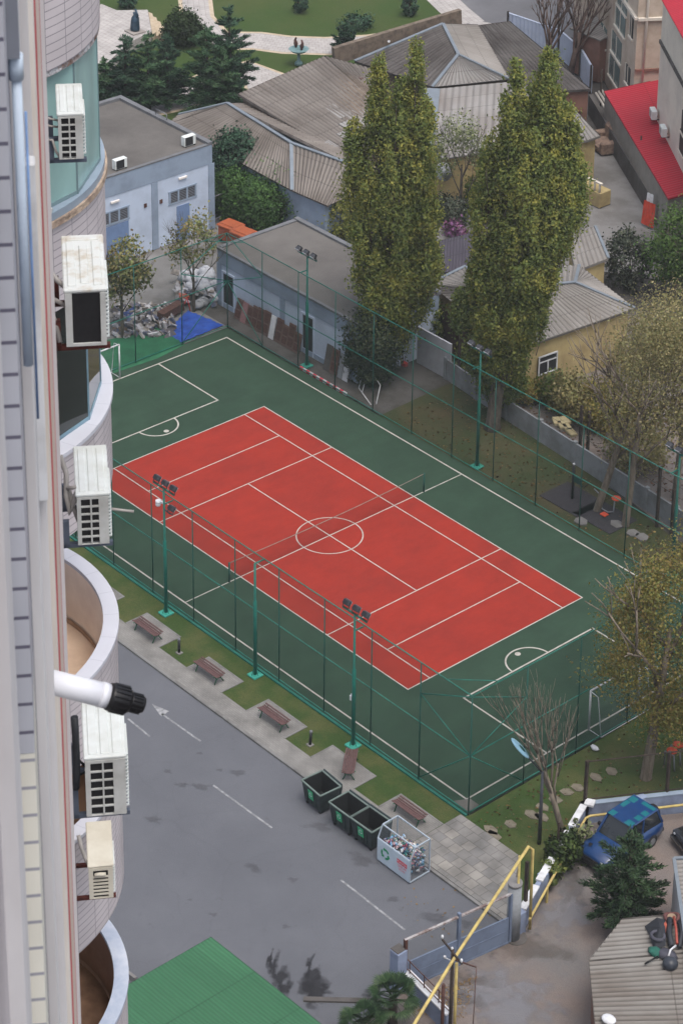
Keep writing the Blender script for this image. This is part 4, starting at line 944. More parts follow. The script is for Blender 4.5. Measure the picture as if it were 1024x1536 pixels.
# ------------------------------------------------------------------ air conditioning units
M_ac = mat('ac_casing', A(222, 228, 228, 1.15), .5, .05, 1.5, A(204, 208, 204, 1.15))
M_acg = mat('ac_casing_grey', A(186, 188, 186, .95), .5, .05, 1.5, A(160, 160, 156, .95))
M_acc = mat('ac_casing_cream', A(208, 204, 190, 1.05), .6, .06, 1.2, A(192, 186, 170, 1.05))
M_acs = mat('ac_stained', A(218, 222, 220, 1.2), .6, .1, 3.5, A(188, 174, 152, 1.2), mixpos=(.48, .66))
M_coil = mat('ac_coil', (.016, .016, .018), .7, .1, 20)
M_hose = mat('hose', A(150, 146, 142, .95), .6, .1, 6)
M_brk = mat('bracket_grey', A(84, 92, 106, .95), .5, .1, 4)
M_brkr = mat('bracket_rust', A(92, 50, 44, .95), .85, .2, 8, A(60, 34, 32, .95))
def ac(label, t, s, z, wd, L, Hh, style, top, mcase, brk, hoses, wallt):
    """origin: back lower edge nearest the camera"""
    p = TW(t, s, z); o = thing('air_conditioner', label, 'air conditioner', p, TAZ, 'air conditioners on the tower wall')
    q = MB(); q.bbox(0, .025, .03, wd, L, Hh-.03, .012); part('casing', q, mcase if top != 'cream' else M_acc, o)
    q = MB(); q.bbox(-.012, .0, Hh-.035, wd+.012, L+.012, Hh, .01)
    cov = part('top_cover', q, M_acc if top == 'cream' else (M_acs if top == 'pressed' else M_ac), o)
    q = MB()
    if top == 'ribs':
        for k in range(3):
            c = wd*(.2+.3*k); q.bbox(c-wd*.115, .04, Hh-.004, c+wd*.115, L-.05, Hh+.008, .006)
    elif top == 'pressed':
        for c, a, b in ((.18, .06, .88), (.5, .1, .8), (.82, .06, .88)): q.bbox(wd*(c-.11), L*a, Hh-.004, wd*(c+.11), L*b, Hh+.009, .008)
        q.bbox(wd*.08, L*.9, Hh-.004, wd*.92, L*.96, Hh+.008, .006)
    if q.v: part('rib', q, M_acs if top == 'pressed' else M_ac, cov)
    # the end that faces the lens
    q = MB(); q.box(.02, .012, .05, wd-.02, .024, Hh-.05); part('coil', q, M_coil, o)
    q = MB(); y0, y1 = -.004, .022
    if style == 'grid':
        x0, x1, z0, z1 = wd*.13, wd*.69, Hh*.06, Hh*.90
        q.box(0, y0, .03, x0, y1, Hh-.036); q.box(x1, y0, .03, wd, y1, Hh-.036); q.box(x0, y0, .03, x1, y1, z0); q.box(x0, y0, z1, x1, y1, Hh-.036)
        xm = (x0+x1)/2+.01; q.box(xm-.007, y0, z0, xm+.007, y1, z1)
        for k in range(1, 6):
            zz = z0+(z1-z0)*k/6; q.box(x0, y0, zz-.007, xm-.0075, y1, zz+.007); q.box(xm+.0075, y0, zz-.007, x1, y1, zz+.007)
        for k in range(0):                       # rounded corners of the openings
            zz = z0+(z1-z0)*k/6
            for sx, zc in ((xm-.011, zz+.01), (xm-.011, zz+(z1-z0)/6-.01)): q.face([(sx, y0-.0005, zc), (sx-.022, y0-.0005, zc), (sx, y0-.0005, zc+(.022 if zc == zz+.01 else -.022))])
    elif style == 'coil':
        q.box(0, y0, .03, .055, y1, Hh-.036); q.box(wd-.045, y0, .03, wd, y1, Hh-.036); q.box(.055, y0, .03, wd-.045, y1, .055)
    else:
        x0, x1, z0, z1 = wd*.18, wd*.80, Hh*.08, Hh*.86
        q.box(0, y0, .03, x0, y1, Hh-.036); q.box(x1, y0, .03, wd, y1, Hh-.036); q.box(x0, y0, .03, x1, y1, z0); q.box(x0, y0, z1, x1, y1, Hh-.036)
        for k in range(1, 7): zz = z0+(z1-z0)*.76*k/6; q.box(x0, y0, zz-.010, x1, y1, zz+.010)
        q.tube([(x0+.02, y0+.004, z1-.06), ((x0+x1)/2, y0-.004, z1-.05), (x1-.03, y0+.004, z1-.06)], .026, 6)
    part('side_grille', q, M_acg if top != 'cream' else M_acc, o)
    # fan guard on the outward face, seen as a row of teeth along the edge
    q = MB(); n = max(8, int(Hh/.042))
    for k in range(n):
        zz = .06+(Hh-.12)*k/(n-1); q.bar((wd+.02, L*.1, zz), (wd+.02, L*.62, zz), .012); q.bar((wd, L*.1, zz), (wd+.024, L*.1, zz), .014)
    for r_ in (.12, .2): q.tube([(wd+.016, L*.36+r_*math.cos(2*PI*k/20), Hh*.5+r_*math.sin(2*PI*k/20)*min(1, Hh/.56)) for k in range(21)], .006, 4, caps=False)
    part('fan_guard', q, M_ac, o)
    for y in (.1, L-.12):
        q = MB(); q.box(wallt-t, y-.022, -.045, wd+.03, y+.022, -.004); q.box(wallt-t, y-.022, -.045, wallt-t+.06, y+.022, Hh*.42)
        part('bracket', q, M_brk if brk == 'grey' else M_brkr, o)
    q = MB()
    for pts, r_ in hoses: q.tube(pts, r_, 8)
    if hoses: part('hose', q, M_hose if Hh < .6 else mat('hose_black', (.02, .022, .026), .6, .1, 8), o)
    return o
WT = -.02
def hz(*p): return [Vector(x) for x in p]
u1 = ac('pale air conditioner with a twelve hole grille against the green glazing, topmost on the tower', .0968, 24.2, -10.93, .24, .76, .525, 'grid', 'ribs', M_acg, 'grey',
        [(hz((-.13, .1, .46), (-.08, .08, .44), (0, .12, .40)), .012), (hz((-.13, .1, .38), (-.08, .08, .36), (0, .12, .33)), .012), (hz((-.14, .12, .2), (-.06, .05, .22), (-.03, .04, .1), (.02, .03, .02)), .014)], -.012)
u2 = ac('large stained white air conditioner with a black open end on rusty brackets', .083, 19.28, -10.395, .325, 1.0, .55, 'coil', 'pressed', M_acg, 'rust',
        [(hz((-.2, .5, .95), (-.16, .4, .78), (-.14, .3, .62), (-.06, .25, .52), (0, .2, .48)), .022), (hz((-.1, .15, .4), (-.03, .14, .36), (.01, .14, .33)), .02), (hz((-.16, .12, .42), (-.08, .1, .2), (-.05, .05, .05)), .02)], -.02)
q = MB(); q.tube([TWM.inverted() @ TW(-.16, 19.9, -9.35)-TWM.inverted() @ TW(0, 19.28, -10.395)]*1+[Vector((-.22, .6, 1.02)), Vector((-.09, .55, .98))], .05, 8); part('cable_outlet', q, M_ac, u2)
u3 = ac('pale blue air conditioner with a twelve hole grille above the open beige balcony', .127, 20.25, -12.912, .275, .83, .55, 'grid', 'ribs', M_acg, 'grey',
        [(hz((-.13, .35, .75), (-.08, .25, .62), (-.09, .15, .45), (-.06, .1, .3), (-.02, .1, .42), (.0, .12, .5)), .024), (hz((-.1, .2, .5), (-.03, .12, .55), (.0, .12, .56)), .018), (hz((-.07, .2, .52), (-.03, .12, .35), (.01, .1, .22)), .02), (hz((.29, .2, .26), (.40, .2, .235), (.5, .2, .215)), .013)], -.005)
u4 = ac('biggest white air conditioner with a twelve hole grille below the white flue pipe', .112, 18.95, -14.856, .345, .84, .65, 'grid', 'ribs', M_acg, 'grey',
        [(hz((-.075, .12, 1.0), (-.07, .1, .8), (-.07, .08, .55), (-.075, .05, .42), (-.085, .05, .3)), .032), (hz((-.08, .1, .6), (-.02, .1, .52), (.01, .1, .48)), .012), (hz((-.08, .1, .38), (-.02, .1, .42), (.01, .1, .43)), .01)], -.012)
u5 = ac('small cream air conditioner with a slatted end grille, lowest on the tower', .147, 24.85, -20.65, .275, .8, .5, 'slat', 'cream', M_acc, 'rust',
        [(hz((-.1, .3, .72), (-.07, .22, .6), (-.02, .16, .46), (.01, .14, .42)), .024)], -.1)
u3b = MB()
# the boiler flue
fl = thing('flue_pipe', 'white flue pipe with a black ribbed cap sticking out of the tower wall', 'flue pipe', TW(-.12, 10.9, -7.7))
a = TW(-.12, 10.95, -.7055*10.95); b = TW(.0180*10.95, 10.95, -.7172*10.95); d = (b-a).normalized(); c = a+d*((b-a).length)
rp = .0605
part('pipe', MB().tube([a, c], rp, 24), mat('flue_white', A(224, 226, 234, 1.15), .35, .03, 1.5), fl, world=True)
part('joint_ring', MB().tube([c-d*.055, c-d*.02], rp+.0025, 24), mat('flue_white', (1, 1, 1)), fl, world=True)
q = MB(); q.tube([c-d*.01, c+d*.012, c+d*.085, c+d*.105], [rp+.006, rp+.01, rp+.006, rp-.006], 24)
up = Vector((0, 0, 1)); sd = d.cross(up).normalized(); up2 = sd.cross(d)
for k in range(18):
    an = 2*PI*k/18; o_ = (sd*math.cos(an)+up2*math.sin(an))*(rp+.008); q.bar(c+d*.01+o_, c+d*.088+o_, .008)
part('cap', q, M_black, fl, world=True)
q = MB(); q.tube([c+d*.1, c+d*.112, c+d*.165, c+d*.178], [rp-.012, rp-.014, rp-.016, rp-.024], 24)
for k in range(16):
    an = 2*PI*k/16; o_ = (sd*math.cos(an)+up2*math.sin(an))*(rp-.014); q.bar(c+d*.112+o_, c+d*.162+o_, .007)
part('terminal', q, M_black, fl, world=True)
# ------------------------------------------------------------------ helpers: points of a known wall plane
def RP(px, py, p0, n):
    v = _d+(px-PCX)/FPX*RX-(py-PCY)/FPX*UX; n = np.array(n, float); k = ((np.array(p0)-CAM)@n)/(v@n); q = CAM+k*v
    return Vector((float(q[0]), float(q[1]), float(q[2])))
def AX(px, py, X): q = RP(px, py, (X, 0, 0), (1, 0, 0)); return q.y, q.z
def AY(px, py, Y): q = RP(px, py, (0, Y, 0), (0, 1, 0)); return q.x, q.z

# ------------------------------------------------------------------ service building with the white-blue front (top left)
XA = -30.65; YA0, YA1, XB, HA = -4.0, 16.6, -39.7, 5.72
t = thing('service_building', 'pale blue service building with flat grey roof and louvred windows beside the tower', 'building', (-35, 6, Z_ROAD))
q = MB(); q.box(XB, YA0, 0, XA, YA1, HA-.3); part('wall', q, M_bwall, t, True)
q = MB(); q.box(XB-.02, YA0-.02, HA-1.35, XA+.03, YA1+.03, HA-.12); part('facade_band', q, M_bband, t, True)
for px in (232.5, 317):
    y, z = AX(px, 320 if px < 300 else 280, XA); q = MB(); q.box(XA, y-.22, 0, XA+.045, y+.22, HA-1.36); part('pilaster', q, M_bband, t, True)
q = MB(); q.box(XB, YA0, HA-.28, XA, YA1, HA-.1); part('roof', q, M_flat, t, True)
q = MB(); q.box(XB-.05, YA0, HA-.12, XB+.28, YA1+.05, HA+.08); q.box(XB+.28, YA1-.28, HA-.12, XA+.05, YA1+.05, HA+.08); q.box(XA-.18, YA0, HA-.12, XA+.05, YA1-.28, HA-.04); part('parapet', q, M_cap, t, True)
M_louv = mat('louvre', A(92, 96, 104, .95), .6, .1, 3)
def louvre(px0, py0, px1, py1, X, npane):
    y0, z1 = AX(px0, py0, X); y1, z0 = AX(px1, py1, X); 
    if z0 > z1: z0, z1 = z1, z0
    fr = MB(); fr.box(X-.02, y0-.08, z0-.08, X+.05, y1+.08, z0); fr.box(X-.02, y0-.08, z1, X+.05, y1+.08, z1+.08)
    for k in range(npane+1): yy = y0+(y1-y0)*k/npane; fr.box(X-.02, yy-.05, z0, X+.05, yy+.05, z1)
    f = part('window', fr, M_bband, t, True)
    q = MB(); n = 7
    for k in range(n): zz = z0+(z1-z0)*(k+.5)/n; q.bar((X+.01, y0+.05, zz), (X+.01, y1-.05, zz), .06, .03, (.5, 0, .8))
    part('louvre', q, M_louv, f, True)
    q = MB(); q.box(X+.002, y0, z0, X+.004, y1, z1); part('opening', q, M_dark, f, True)
louvre(254, 291, 293, 291, XA+.0, 3) if False else None
def winrect(pxa, pya, pxb, pyb, zoff0, zoff1, n):
    y0, za = AX(pxa, pya, XA); y1, zb = AX(pxb, pyb, XA)
    fr = MB(); z0, z1 = (za+zb)/2+zoff0, (za+zb)/2+zoff1
    fr.box(XA-.02, y0-.1, z0-.1, XA+.05, y1+.1, z0); fr.box(XA-.02, y0-.1, z1, XA+.05, y1+.1, z1+.08)
    for k in range(n+1): yy = y0+(y1-y0)*k/n; fr.box(XA-.02, yy-.06, z0, XA+.05, yy+.06, z1)
    f = part('window', fr, M_bband, t, True); q = MB()
    for k in range(7): zz = z0+(z1-z0)*(k+.5)/7; q.bar((XA+.02, y0+.05, zz), (XA+.02, y1-.05, zz), .05, .02, (.5, 0, .8))
    part('louvre', q, M_louv, f, True); q = MB(); q.box(XA+.002, y0, z0, XA+.006, y1, z1); part('opening', q, M_dark, f, True)
winrect(254.5, 298, 293, 284.5, -.36, .36, 3); winrect(150, 331, 192.5, 319, -.36, .36, 3)
def wdoor(pxa, pxb, pytop, m):
    y0, z = AX(pxa, pytop, XA); y1, _ = AX(pxb, pytop-6, XA); q = MB(); q.box(XA, y0, 0, XA+.03, y1, z); d_ = part('door', q, m, t, True)
    q = MB(); q.box(XA+.03, y1-.22, 1.0, XA+.07, y1-.12, 1.1); part('handle', q, M_dark, d_, True)
wdoor(265, 284, 310, M_bdoor); wdoor(150, 193, 345, M_bdoor)
for px, py in ((273.5, 266), (172, 302)):
    y, z = AX(px, py, XA); q = MB(); q.bbox(XA, y-.3, z-.07, XA+.12, y+.3, z+.07, .02); part('wall_lamp', q, M_beige, t, True)
for px, py in ((218, 308), (241.5, 302)):
    y, z = AX(px, py, XA); q = MB(); q.box(XA, y-.09, z-.12, XA+.06, y+.09, z+.12); part('junction_box', q, M_rust, t, True)
q = MB(); p = P(243, 178, HA); q.tube([p+Vector((-.6, 0, 0)), p+Vector((-.6, 0, .45)), p+Vector((.5, 0, .45)), p+Vector((.5, 0, 0))], .03, 6); part('roof_rail', q, M_steel, t, True)
def roofac(px, py, label):
    o = thing('air_conditioner', label, 'air conditioner', P(px, py, HA-.1), 0, 'air conditioners on the service building roof')
    part('casing', MB().bbox(-.18, -.42, .06, .18, .42, .66, .02), M_ac, o)
    q = MB(); q.box(.181, -.36, .1, .19, .2, .62); part('fan_guard', q, M_dark, o)
    q = MB(); q.box(-.2, -.36, -.02, .2, -.28, .06); q.box(-.2, .28, -.02, .2, .36, .06); part('foot', q, M_dark, o)
roofac(180, 253, 'small white air conditioner on the flat roof, the one nearer the tower'); roofac(283, 218, 'small white air conditioner on the flat roof corner, further from the tower')

# ------------------------------------------------------------------ flat roofed building right behind the fence
YB, XL, XR2, YD, HB = 10.95, -22.75, -10.6, 16.7, 3.55
t = thing('changing_block', 'low blue building with flat concrete roof directly behind the far fence', 'building', (-16.7, 13.8, 0))
q = MB(); q.box(XL, YB, -.1, XR2, YD, HB-.12); part('wall', q, M_bwall, t, True)
q = MB(); q.box(XL-.03, YB-.04, HB-.95, XR2+.03, YD, HB-.1); part('facade_band', q, M_bband, t, True)
q = MB(); q.box(XL-.04, YB-.06, -.1, XR2+.03, YB-.012, .28); part('plinth', q, M_bband, t, True)
q = MB(); q.box(XL, YB, HB-.1, XR2, YD, HB-.02); part('roof', q, M_flat, t, True)
q = MB(); q.box(XL-.08, YB-.08, HB-.1, XR2+.08, YB+.1, HB+.03); q.box(XL-.08, YD-.2, HB-.1, XR2+.08, YD+.1, HB+.12); q.box(XL-.08, YB+.1, HB-.1, XL+.2, YD-.2, HB+.06); part('coping', q, M_cap, t, True)
for px in (329.5, 424, 526):
    x, z = AY(px, 430 if px < 400 else (470 if px < 500 else 520), YB); q = MB(); q.box(x-.2, YB-.045, .28, x+.2, YB, HB-.96); part('pilaster', q, M_bband, t, True)
for pa, pb, ht in ((336, 351, 2.15), (455, 470.5, 2.35)):
    x0, _ = AY(pa, 440, YB); x1, _ = AY(pb, 440, YB); fr = MB(); fr.box(x0-.12, YB-.07, 0, x0, YB+.02, ht); fr.box(x1, YB-.07, 0, x1+.1, YB+.02, ht); fr.box(x0-.12, YB-.07, ht, x1+.1, YB+.02, ht+.12)
    f = part('door_frame', fr, M_bwall, t, True); q = MB(); q.box(x0, YB-.02, 0, x1, YB-.014, ht); part('open_doorway', q, M_dark, f, True)
# old door leaves and boards leaning on that wall
def leaf(x, w, h, m, name, label, cat, group=None, panel=True, lean=.3):
    o = thing(name, label, cat, (x, YB-.12-lean, -.02), 0, group); a = -math.atan2(lean, h); Mx = Matrix.Rotation(a, 4, 'X')
    part('board', MB().bbox(-w/2, -.03, 0, w/2, .03, h, .01, Mx), m, o)
    if panel:
        q = MB()
        for z0, z1 in ((.12, .45), (.52, .92)): q.bbox(-w*.36, -.042, h*z0, w*.36, -.028, h*z1, .006, Mx)
        part('panel', q, M_rust if m is M_brown else m, o)
xs = [AY(p_, y_, YB-.4)[0] for p_, y_ in ((356, 474), (364, 479), (372, 484), (380, 489), (388, 495), (397, 500), (406, 504), (416, 508), (425, 513), (434, 517), (443, 521))]
for i, x in enumerate(xs):
    if i == 6: leaf(x, .42, 1.35, M_white, 'door_leaf', 'narrow white door leaf leaning among the brown ones on the blue wall', 'door leaf')
    elif i == 1: leaf(x, .5, 1.2, mat('pink_board', A(150, 110, 110, 1.1), .8), 'door_leaf', 'pinkish board leaning near the left doorway of the low blue building', 'board', None, False)
    else: leaf(x, .56, random.uniform(1.15, 1.5), M_brown, 'door_leaf', 'weathered brown door leaf in the row leaning on the low blue building', 'door leaf', 'brown door leaves leaning on the blue wall')
xs2 = [AY(p_, y_, YB-.4)[0] for p_, y_ in ((489.5, 553), (499, 558), (509, 563), (517, 567))]
leaf(xs2[0], .5, 1.5, M_concd, 'door_leaf', 'grey door leaf leaning right of the second doorway', 'door leaf'); leaf(xs2[1], .6, 1.45, M_brown, 'door_leaf', 'brown door leaf leaning right of the second doorway, beside a grey one', 'door leaf')
leaf(xs2[2], .36, 1.4, M_greyw, 'board', 'narrow dark grey board leaning left of the white board near the building corner', 'board', None, False); leaf(xs2[3], .42, 1.4, M_white, 'board', 'white board leaning at the right corner of the low blue building', 'board', None, False)
# red and white painted kerb
a, b = Vector((-13.9, 9.62, 0)), Vector((-10.0, 9.62, 0)); n = 14
t = thing('striped_kerb', 'low kerb painted red and white behind the far fence', 'kerb', (-12, 9.62, 0))
for k in range(n):
    p, c = a.lerp(b, k/n), a.lerp(b, (k+.96)/n); q = MB(); q.bbox(p.x, p.y-.05, -.05, c.x, p.y+.05, .12, .01); part('kerb_stone', q, MATS['mark_red'] if k % 2 == 0 else M_white, t, True)
# bits by the building corner: metal frame, ladder-like trestle
t = thing('metal_frame', 'pale bent metal frame leaning near the corner of the low blue building', 'frame', P(555, 600)); q = MB()
pp = [P(534, 588), P(548, 590), P(566, 606), P(558, 592)]; h = Vector((0, 0, 1.1))
q.tube([P(538, 582), P(548, 566, .2)+h*.9, P(570, 586, .2)+h*.3, P(564, 606)], .03, 6); q.tube([P(538, 582), P(556, 607)], .03, 6); q.tube([P(543, 588), P(550, 572)+h*.4], .02, 6); part('bar', q, M_white, t, True)
# things by the shed: broom handle/stand
t = thing('garden_tools', 'red handled tools standing against the grey wall behind the left poplar', 'tools', P(604, 545)); q = MB()
q.tube([P(602, 550), P(603, 505, .6)+Vector((0, 0, .9))], .025, 6); q.tube([P(607, 552), P(606, 510, .6)+Vector((0, 0, .8))], .02, 6); part('handle', q, M_rust, t, True)
q = MB(); q.bbox(-.18, -.12, 0, .18, .12, .25, .03, Matrix.Translation(P(606, 549))); part('bucket', q, mat('bucket_red', A(180, 60, 56, 1), .5), t, True)
q = MB(); p0 = Vector((-9.2, 13.6, 0)); q.box(-10.3, 14.9, -.1, -7.6, 15.0, 2.2); solo('sheet_fence', q, mat('pale_sheet', A(170, 172, 178, .95), .7, .08, 1.5), 'pale sheet metal fence between the low blue building and the garden wall', 'fence')

# ------------------------------------------------------------------ rubbish corner behind the court
q = MB(); cp = [P(150, 556), P(152, 512), P(200, 502), P(238, 487), P(262, 500), P(277, 517), P(236, 538), P(170, 560)]
q.prism([(p.x, p.y) for p in cp], -.04, .012); solo('green_carpet', q, mat('carpet_green', A(52, 122, 86), .95, .08, 1.0, A(44, 104, 74), fine=.1), 'green artificial grass carpet spread behind the left end of the court', 'carpet')
def drape(name, label, cat, m, outline, hmax, nx=22, seed=1, z0=.0):
    """a crumpled sheet lying over things"""
    rnd = random.Random(seed); a, b, c, d = [Vector((*G(*o), 0)) for o in outline]; q = MB(); V_ = []
    bumps = [(rnd.random(), rnd.random(), rnd.uniform(.08, .25), rnd.uniform(.3, 1)) for _ in range(16)]
    for i in range(nx+1):
        for j in range(nx+1):
            u, v = i/nx, j/nx; p = a.lerp(b, u).lerp(d.lerp(c, u), v); e = min(u, v, 1-u, 1-v)
            h = sum(k*math.exp(-((u-x)**2+(v-y)**2)/s**2) for x, y, s, k in bumps)/3; h += .12*math.sin(9*u+5*v)+.08*math.sin(17*v-6*u)
            p = p+Vector((rnd.uniform(-.05, .05), rnd.uniform(-.05, .05), 0)); V_.append((p.x, p.y, z0+.02+max(0, h)*hmax*min(1, e*5)+rnd.uniform(0, .03)))
    F = [(i*(nx+1)+j, (i+1)*(nx+1)+j, (i+1)*(nx+1)+j+1, i*(nx+1)+j+1) for i in range(nx) for j in range(nx)]
    q.raw(V_, F, True); return solo(name, q, m, label, cat)
drape('tarpaulin', 'crumpled bright blue tarpaulin lying behind the far left corner of the fence', 'tarpaulin', mat('tarp_blue', A(46, 86, 180, 1.1), .45, .1, 1.5, A(34, 68, 152, 1.1)), [(248, 500), (281, 466), (335, 488), (273, 514)], .16)
rub = random.Random(3)
def bag(px, py, r, m, label, group, z=0):
    q = MB(); q.sphere((0, 0, r*.62), r, 10, 7, (1.0, rub.uniform(.8, 1.1), rub.uniform(.65, .85)), -1, .13); q.tube([(0, 0, r*1.1), (.05*r, 0, r*1.45)], [r*.25, r*.3], 6)
    p = P(px, py); p.z = z; return solo('rubbish_sack', q, m, label, 'sack', p, group)
M_sackw = mat('sack_white', A(196, 198, 204, 1.15), .6, .08, 3, A(168, 170, 178, 1.15)); M_sackg = mat('sack_grey', A(150, 152, 156, 1.1), .6, .1, 3)
for i in range(26):
    px = 276+rub.random()*50; py = 420+rub.random()*28+(px-276)*.12; z = max(0, .55-abs(px-306)/50)*rub.random()*1.4
    bag(px, py, rub.uniform(.28, .48), M_sackw, 'white rubbish sack in the heap beside the corner of the low blue building', 'white sacks in the rubbish heap', z)
for i, (px, py) in enumerate(((318, 452), (326, 448), (305, 458), (312, 446), (298, 462))): bag(px, py, .36, M_sackg, 'grey sack at the foot of the white sack heap', 'grey sacks below the white heap')
q = MB(); rr_ = random.Random(9)
for k in range(260):
    px = 172+rr_.random()*88; py = 462+rr_.random()*44; p = P(px, py); L = rr_.uniform(.08, .34); Mx = Matrix.Translation(p+Vector((0, 0, rr_.uniform(0, .3)*(.3 if py > 500 else 1)))) @ Matrix.Rotation(rr_.uniform(0, 6), 4, (rr_.random(), rr_.random(), rr_.random()+.3)); q.bbox(-L, -L*rr_.uniform(.3, .9), -.02, L, L*.6, .02+.12*rr_.random(), .01, Mx)
for k in range(60):
    px = 262+rr_.random()*66; py = 418+rr_.random()*45; p = P(px, py); L = rr_.uniform(.08, .28); Mx = Matrix.Translation(p+Vector((0, 0, rr_.uniform(0, .8)))) @ Matrix.Rotation(rr_.uniform(0, 6), 4, (rr_.random(), rr_.random(), rr_.random()+.3)); q.bbox(-L, -L*.7, -.02, L, L*.6, .05, .01, Mx)
solo('rubbish_heap', q, leafmat('rubbish', [A(110, 102, 98, 1.2), A(70, 66, 70, 1.3), A(150, 142, 134, 1.2), A(196, 196, 202, 1.2), A(104, 94, 88, 1.3), A(84, 92, 118, 1.3), A(120, 104, 92, 1.3)], 0), 'loose heap of boards, cardboard and scrap behind the green carpet', 'rubbish heap', kind='stuff')
drape('cloth', 'dark blue cloth thrown over the rubbish beside the small tree', 'cloth', mat('cloth_blue', A(40, 56, 110, 1.2), .8, .1, 2, A(110, 120, 150, 1.2)), [(176, 480), (215, 456), (216, 478), (184, 500)], .8, 14, 4)
drape('printed_sack', 'pink and blue printed plastic sheet lying on the rubbish', 'sack', mat('print_pink', A(206, 196, 210, 1.2), .5, .1, 2.2, A(110, 110, 190, 1.2), mixpos=(.48, .54)), [(243, 470), (256, 455), (263, 466), (246, 476)], .5, 10, 5)
drape('cloth', 'dark purple cloth beside the pink and blue printed sheet', 'cloth', mat('cloth_purple', A(58, 46, 84, 1.2), .8, .1, 2), [(232, 477), (243, 458), (247, 474), (238, 482)], .6, 10, 6)
q = MB(); q.bar(P(241, 484)+Vector((0, 0, .35)), P(272, 467)+Vector((0, 0, .4)), .5, .5); solo('brown_trough', q, M_rust, 'long brown wooden trough between the printed sheet and the blue tarpaulin', 'trough')
t = thing('red_stand', 'small red tripod stand behind the blue tarpaulin', 'stand', P(281, 464)); q = MB(); p = P(281, 464)
for a in (0, 2.1, 4.2): q.tube([p+Vector((.3*math.cos(a), .3*math.sin(a), 0)), p+Vector((0, 0, .75))], .03, 5)
part('leg', q, mat('stand_red', A(180, 40, 44, 1), .5), t, True)
q = MB(); q.bbox(-.35, -.25, 0, .35, .25, .3, .08, Matrix.Translation(P(275, 448))); solo('crate', q, mat('crate_orange', A(196, 110, 88, 1.1), .6), 'orange crate in front of the white sack heap', 'crate')
# orange wheeled containers
def obin(px, py, label):
    o = thing('orange_container', label, 'bin', P(px, py), R(8), 'orange wheeled containers behind the low blue building')
    q = MB(); q.bbox(-.62, -.5, .15, .62, .5, 1.05, .05); part('body', q, mat('bin_orange', A(172, 84, 54, 1.3), .5, .06, 2), o)
    q = MB(); q.bbox(-.68, -.58, 1.05, .68, .56, 1.17, .05); q.bbox(-.6, -.4, 1.16, .6, .4, 1.24, .04); part('lid', q, mat('lid_orange', A(190, 102, 66, 1.6), .45, .05, 2), o)
    for x in (-.5, .5):
        for y in (-.38, .38): part('wheel', MB().tube([(x-.03, y, .09), (x+.03, y, .09)], .09, 10), M_black, o)
obin(347, 362, 'orange wheeled container next to the hedge, nearer the pale service building'); obin(366, 373, 'orange wheeled container half hidden behind the low blue building')
q = MB()
for z in (.4, 1.9): q.tube([P(321, 338)+Vector((0, 0, z)), P(322, 338)+Vector((-.3, 2.6, z))], .04, 6)
solo('grey_rail', q, M_steel, 'grey rail between the service building corner and the hedge', 'rail')

# ------------------------------------------------------------------ garden wall with its posts
W0 = Vector((*G(668, 567), 0)); W1 = Vector((*G(759, 629), 0)); W2 = Vector((*G(968, 764), 0)); W3 = W2+(W2-W1)*.6
t = thing('garden_wall', 'low grey concrete panel wall behind the lawn, with dark posts on it', 'wall', W1)
for a, b in ((W0, W1), (W1, W2), (W2, W3)):
    d = (b-a); n = max(1, round(d.length/2.6)); h = 1.25
    for k in range(n):
        p, c = a.lerp(b, k/n), a.lerp(b, (k+1)/n); q = MB(); dd = (c-p).normalized(); q.bar(p+dd*.06+Vector((0, 0, h/2-.05)), c-dd*.06+Vector((0, 0, h/2-.05)), .1, h); part('panel', q, M_greyw, t, True)
        q = MB(); q.bar(p+Vector((0, 0, -.1)), p+Vector((0, 0, h+.05)), .2); part('pillar', q, M_greyw, t, True)
for px, py, h in ((687, 576, 4.1), (778, 601, 2.6), (868, 690, 3.2), (984, 790, 3.4), (880, 680, 2.5), (1006, 800, 2.5)):
    p = P(px, py); q = MB(); q.bar(p, p+Vector((0, 0, h)), .13); part('post', q, M_barkd, t, True)
q = MB(); nn = Vector((0, .12, 0))
for z in (1.7, 2.3): q.tube([W1+nn+Vector((0, 0, z)), W2+nn+Vector((0, 0, z)), W3+nn+Vector((0, 0, z))], .012, 4)
part('wire', q, M_dark, t, True)
q = MB()
for k, (px, py) in enumerate(((834, 634), (842, 640), (850, 644), (856, 651), (846, 633))): q.bbox(-.35, -.2, 0, .35, .2, .18, .03, Matrix.Translation(P(px, py, 1.0)) @ Matrix.Rotation(-.6+k*.1, 4, 'Z'))
solo('timber_pile', q, mat('pale_timber', A(164, 152, 118, 1.1), .8, .1, 2), 'pale timber offcuts piled behind the garden wall', 'timber')
# outdoor exercise machines
def matpad(px, py, w, label):
    q = MB(); q.bbox(-w, -w*.75, -.02, w, w*.75, .03, .01); p = P(px, py); p.z = 0; return solo('rubber_mat', q, mat('rubber_mat', A(70, 66, 72), .9, .1, 4, fine=.15), label, 'mat', p, 'rubber mats on the dry lawn')
matpad(858, 749, 1.35, 'dark rubber mat under the tall black exercise post'); matpad(906, 775, 1.3, 'dark rubber mat under the orange seated exercise machine')
p = P(857.5, 748); t = thing('exercise_post', 'black exercise post with a panel on the left rubber mat', 'exercise machine', (p.x, p.y, .02))
part('post', MB().tube([(0, 0, 0), (0, 0, 1.95)], .075, 10), M_black, t); part('cap', MB().tube([(0, 0, 1.95), (0, 0, 2.02)], .06, 8), M_white, t)
part('panel', MB().bbox(.05, -.03, 1.0, .62, .03, 1.35, .01), M_teald, t); q = MB(); q.tube([(-.25, 0, 1.75), (.1, 0, 1.8)], .03, 6); q.tube([(.35, 0, 1.0), (.9, -.1, 1.1), (1.1, -.1, 1.35)], .03, 6); part('arm', q, M_black, t)
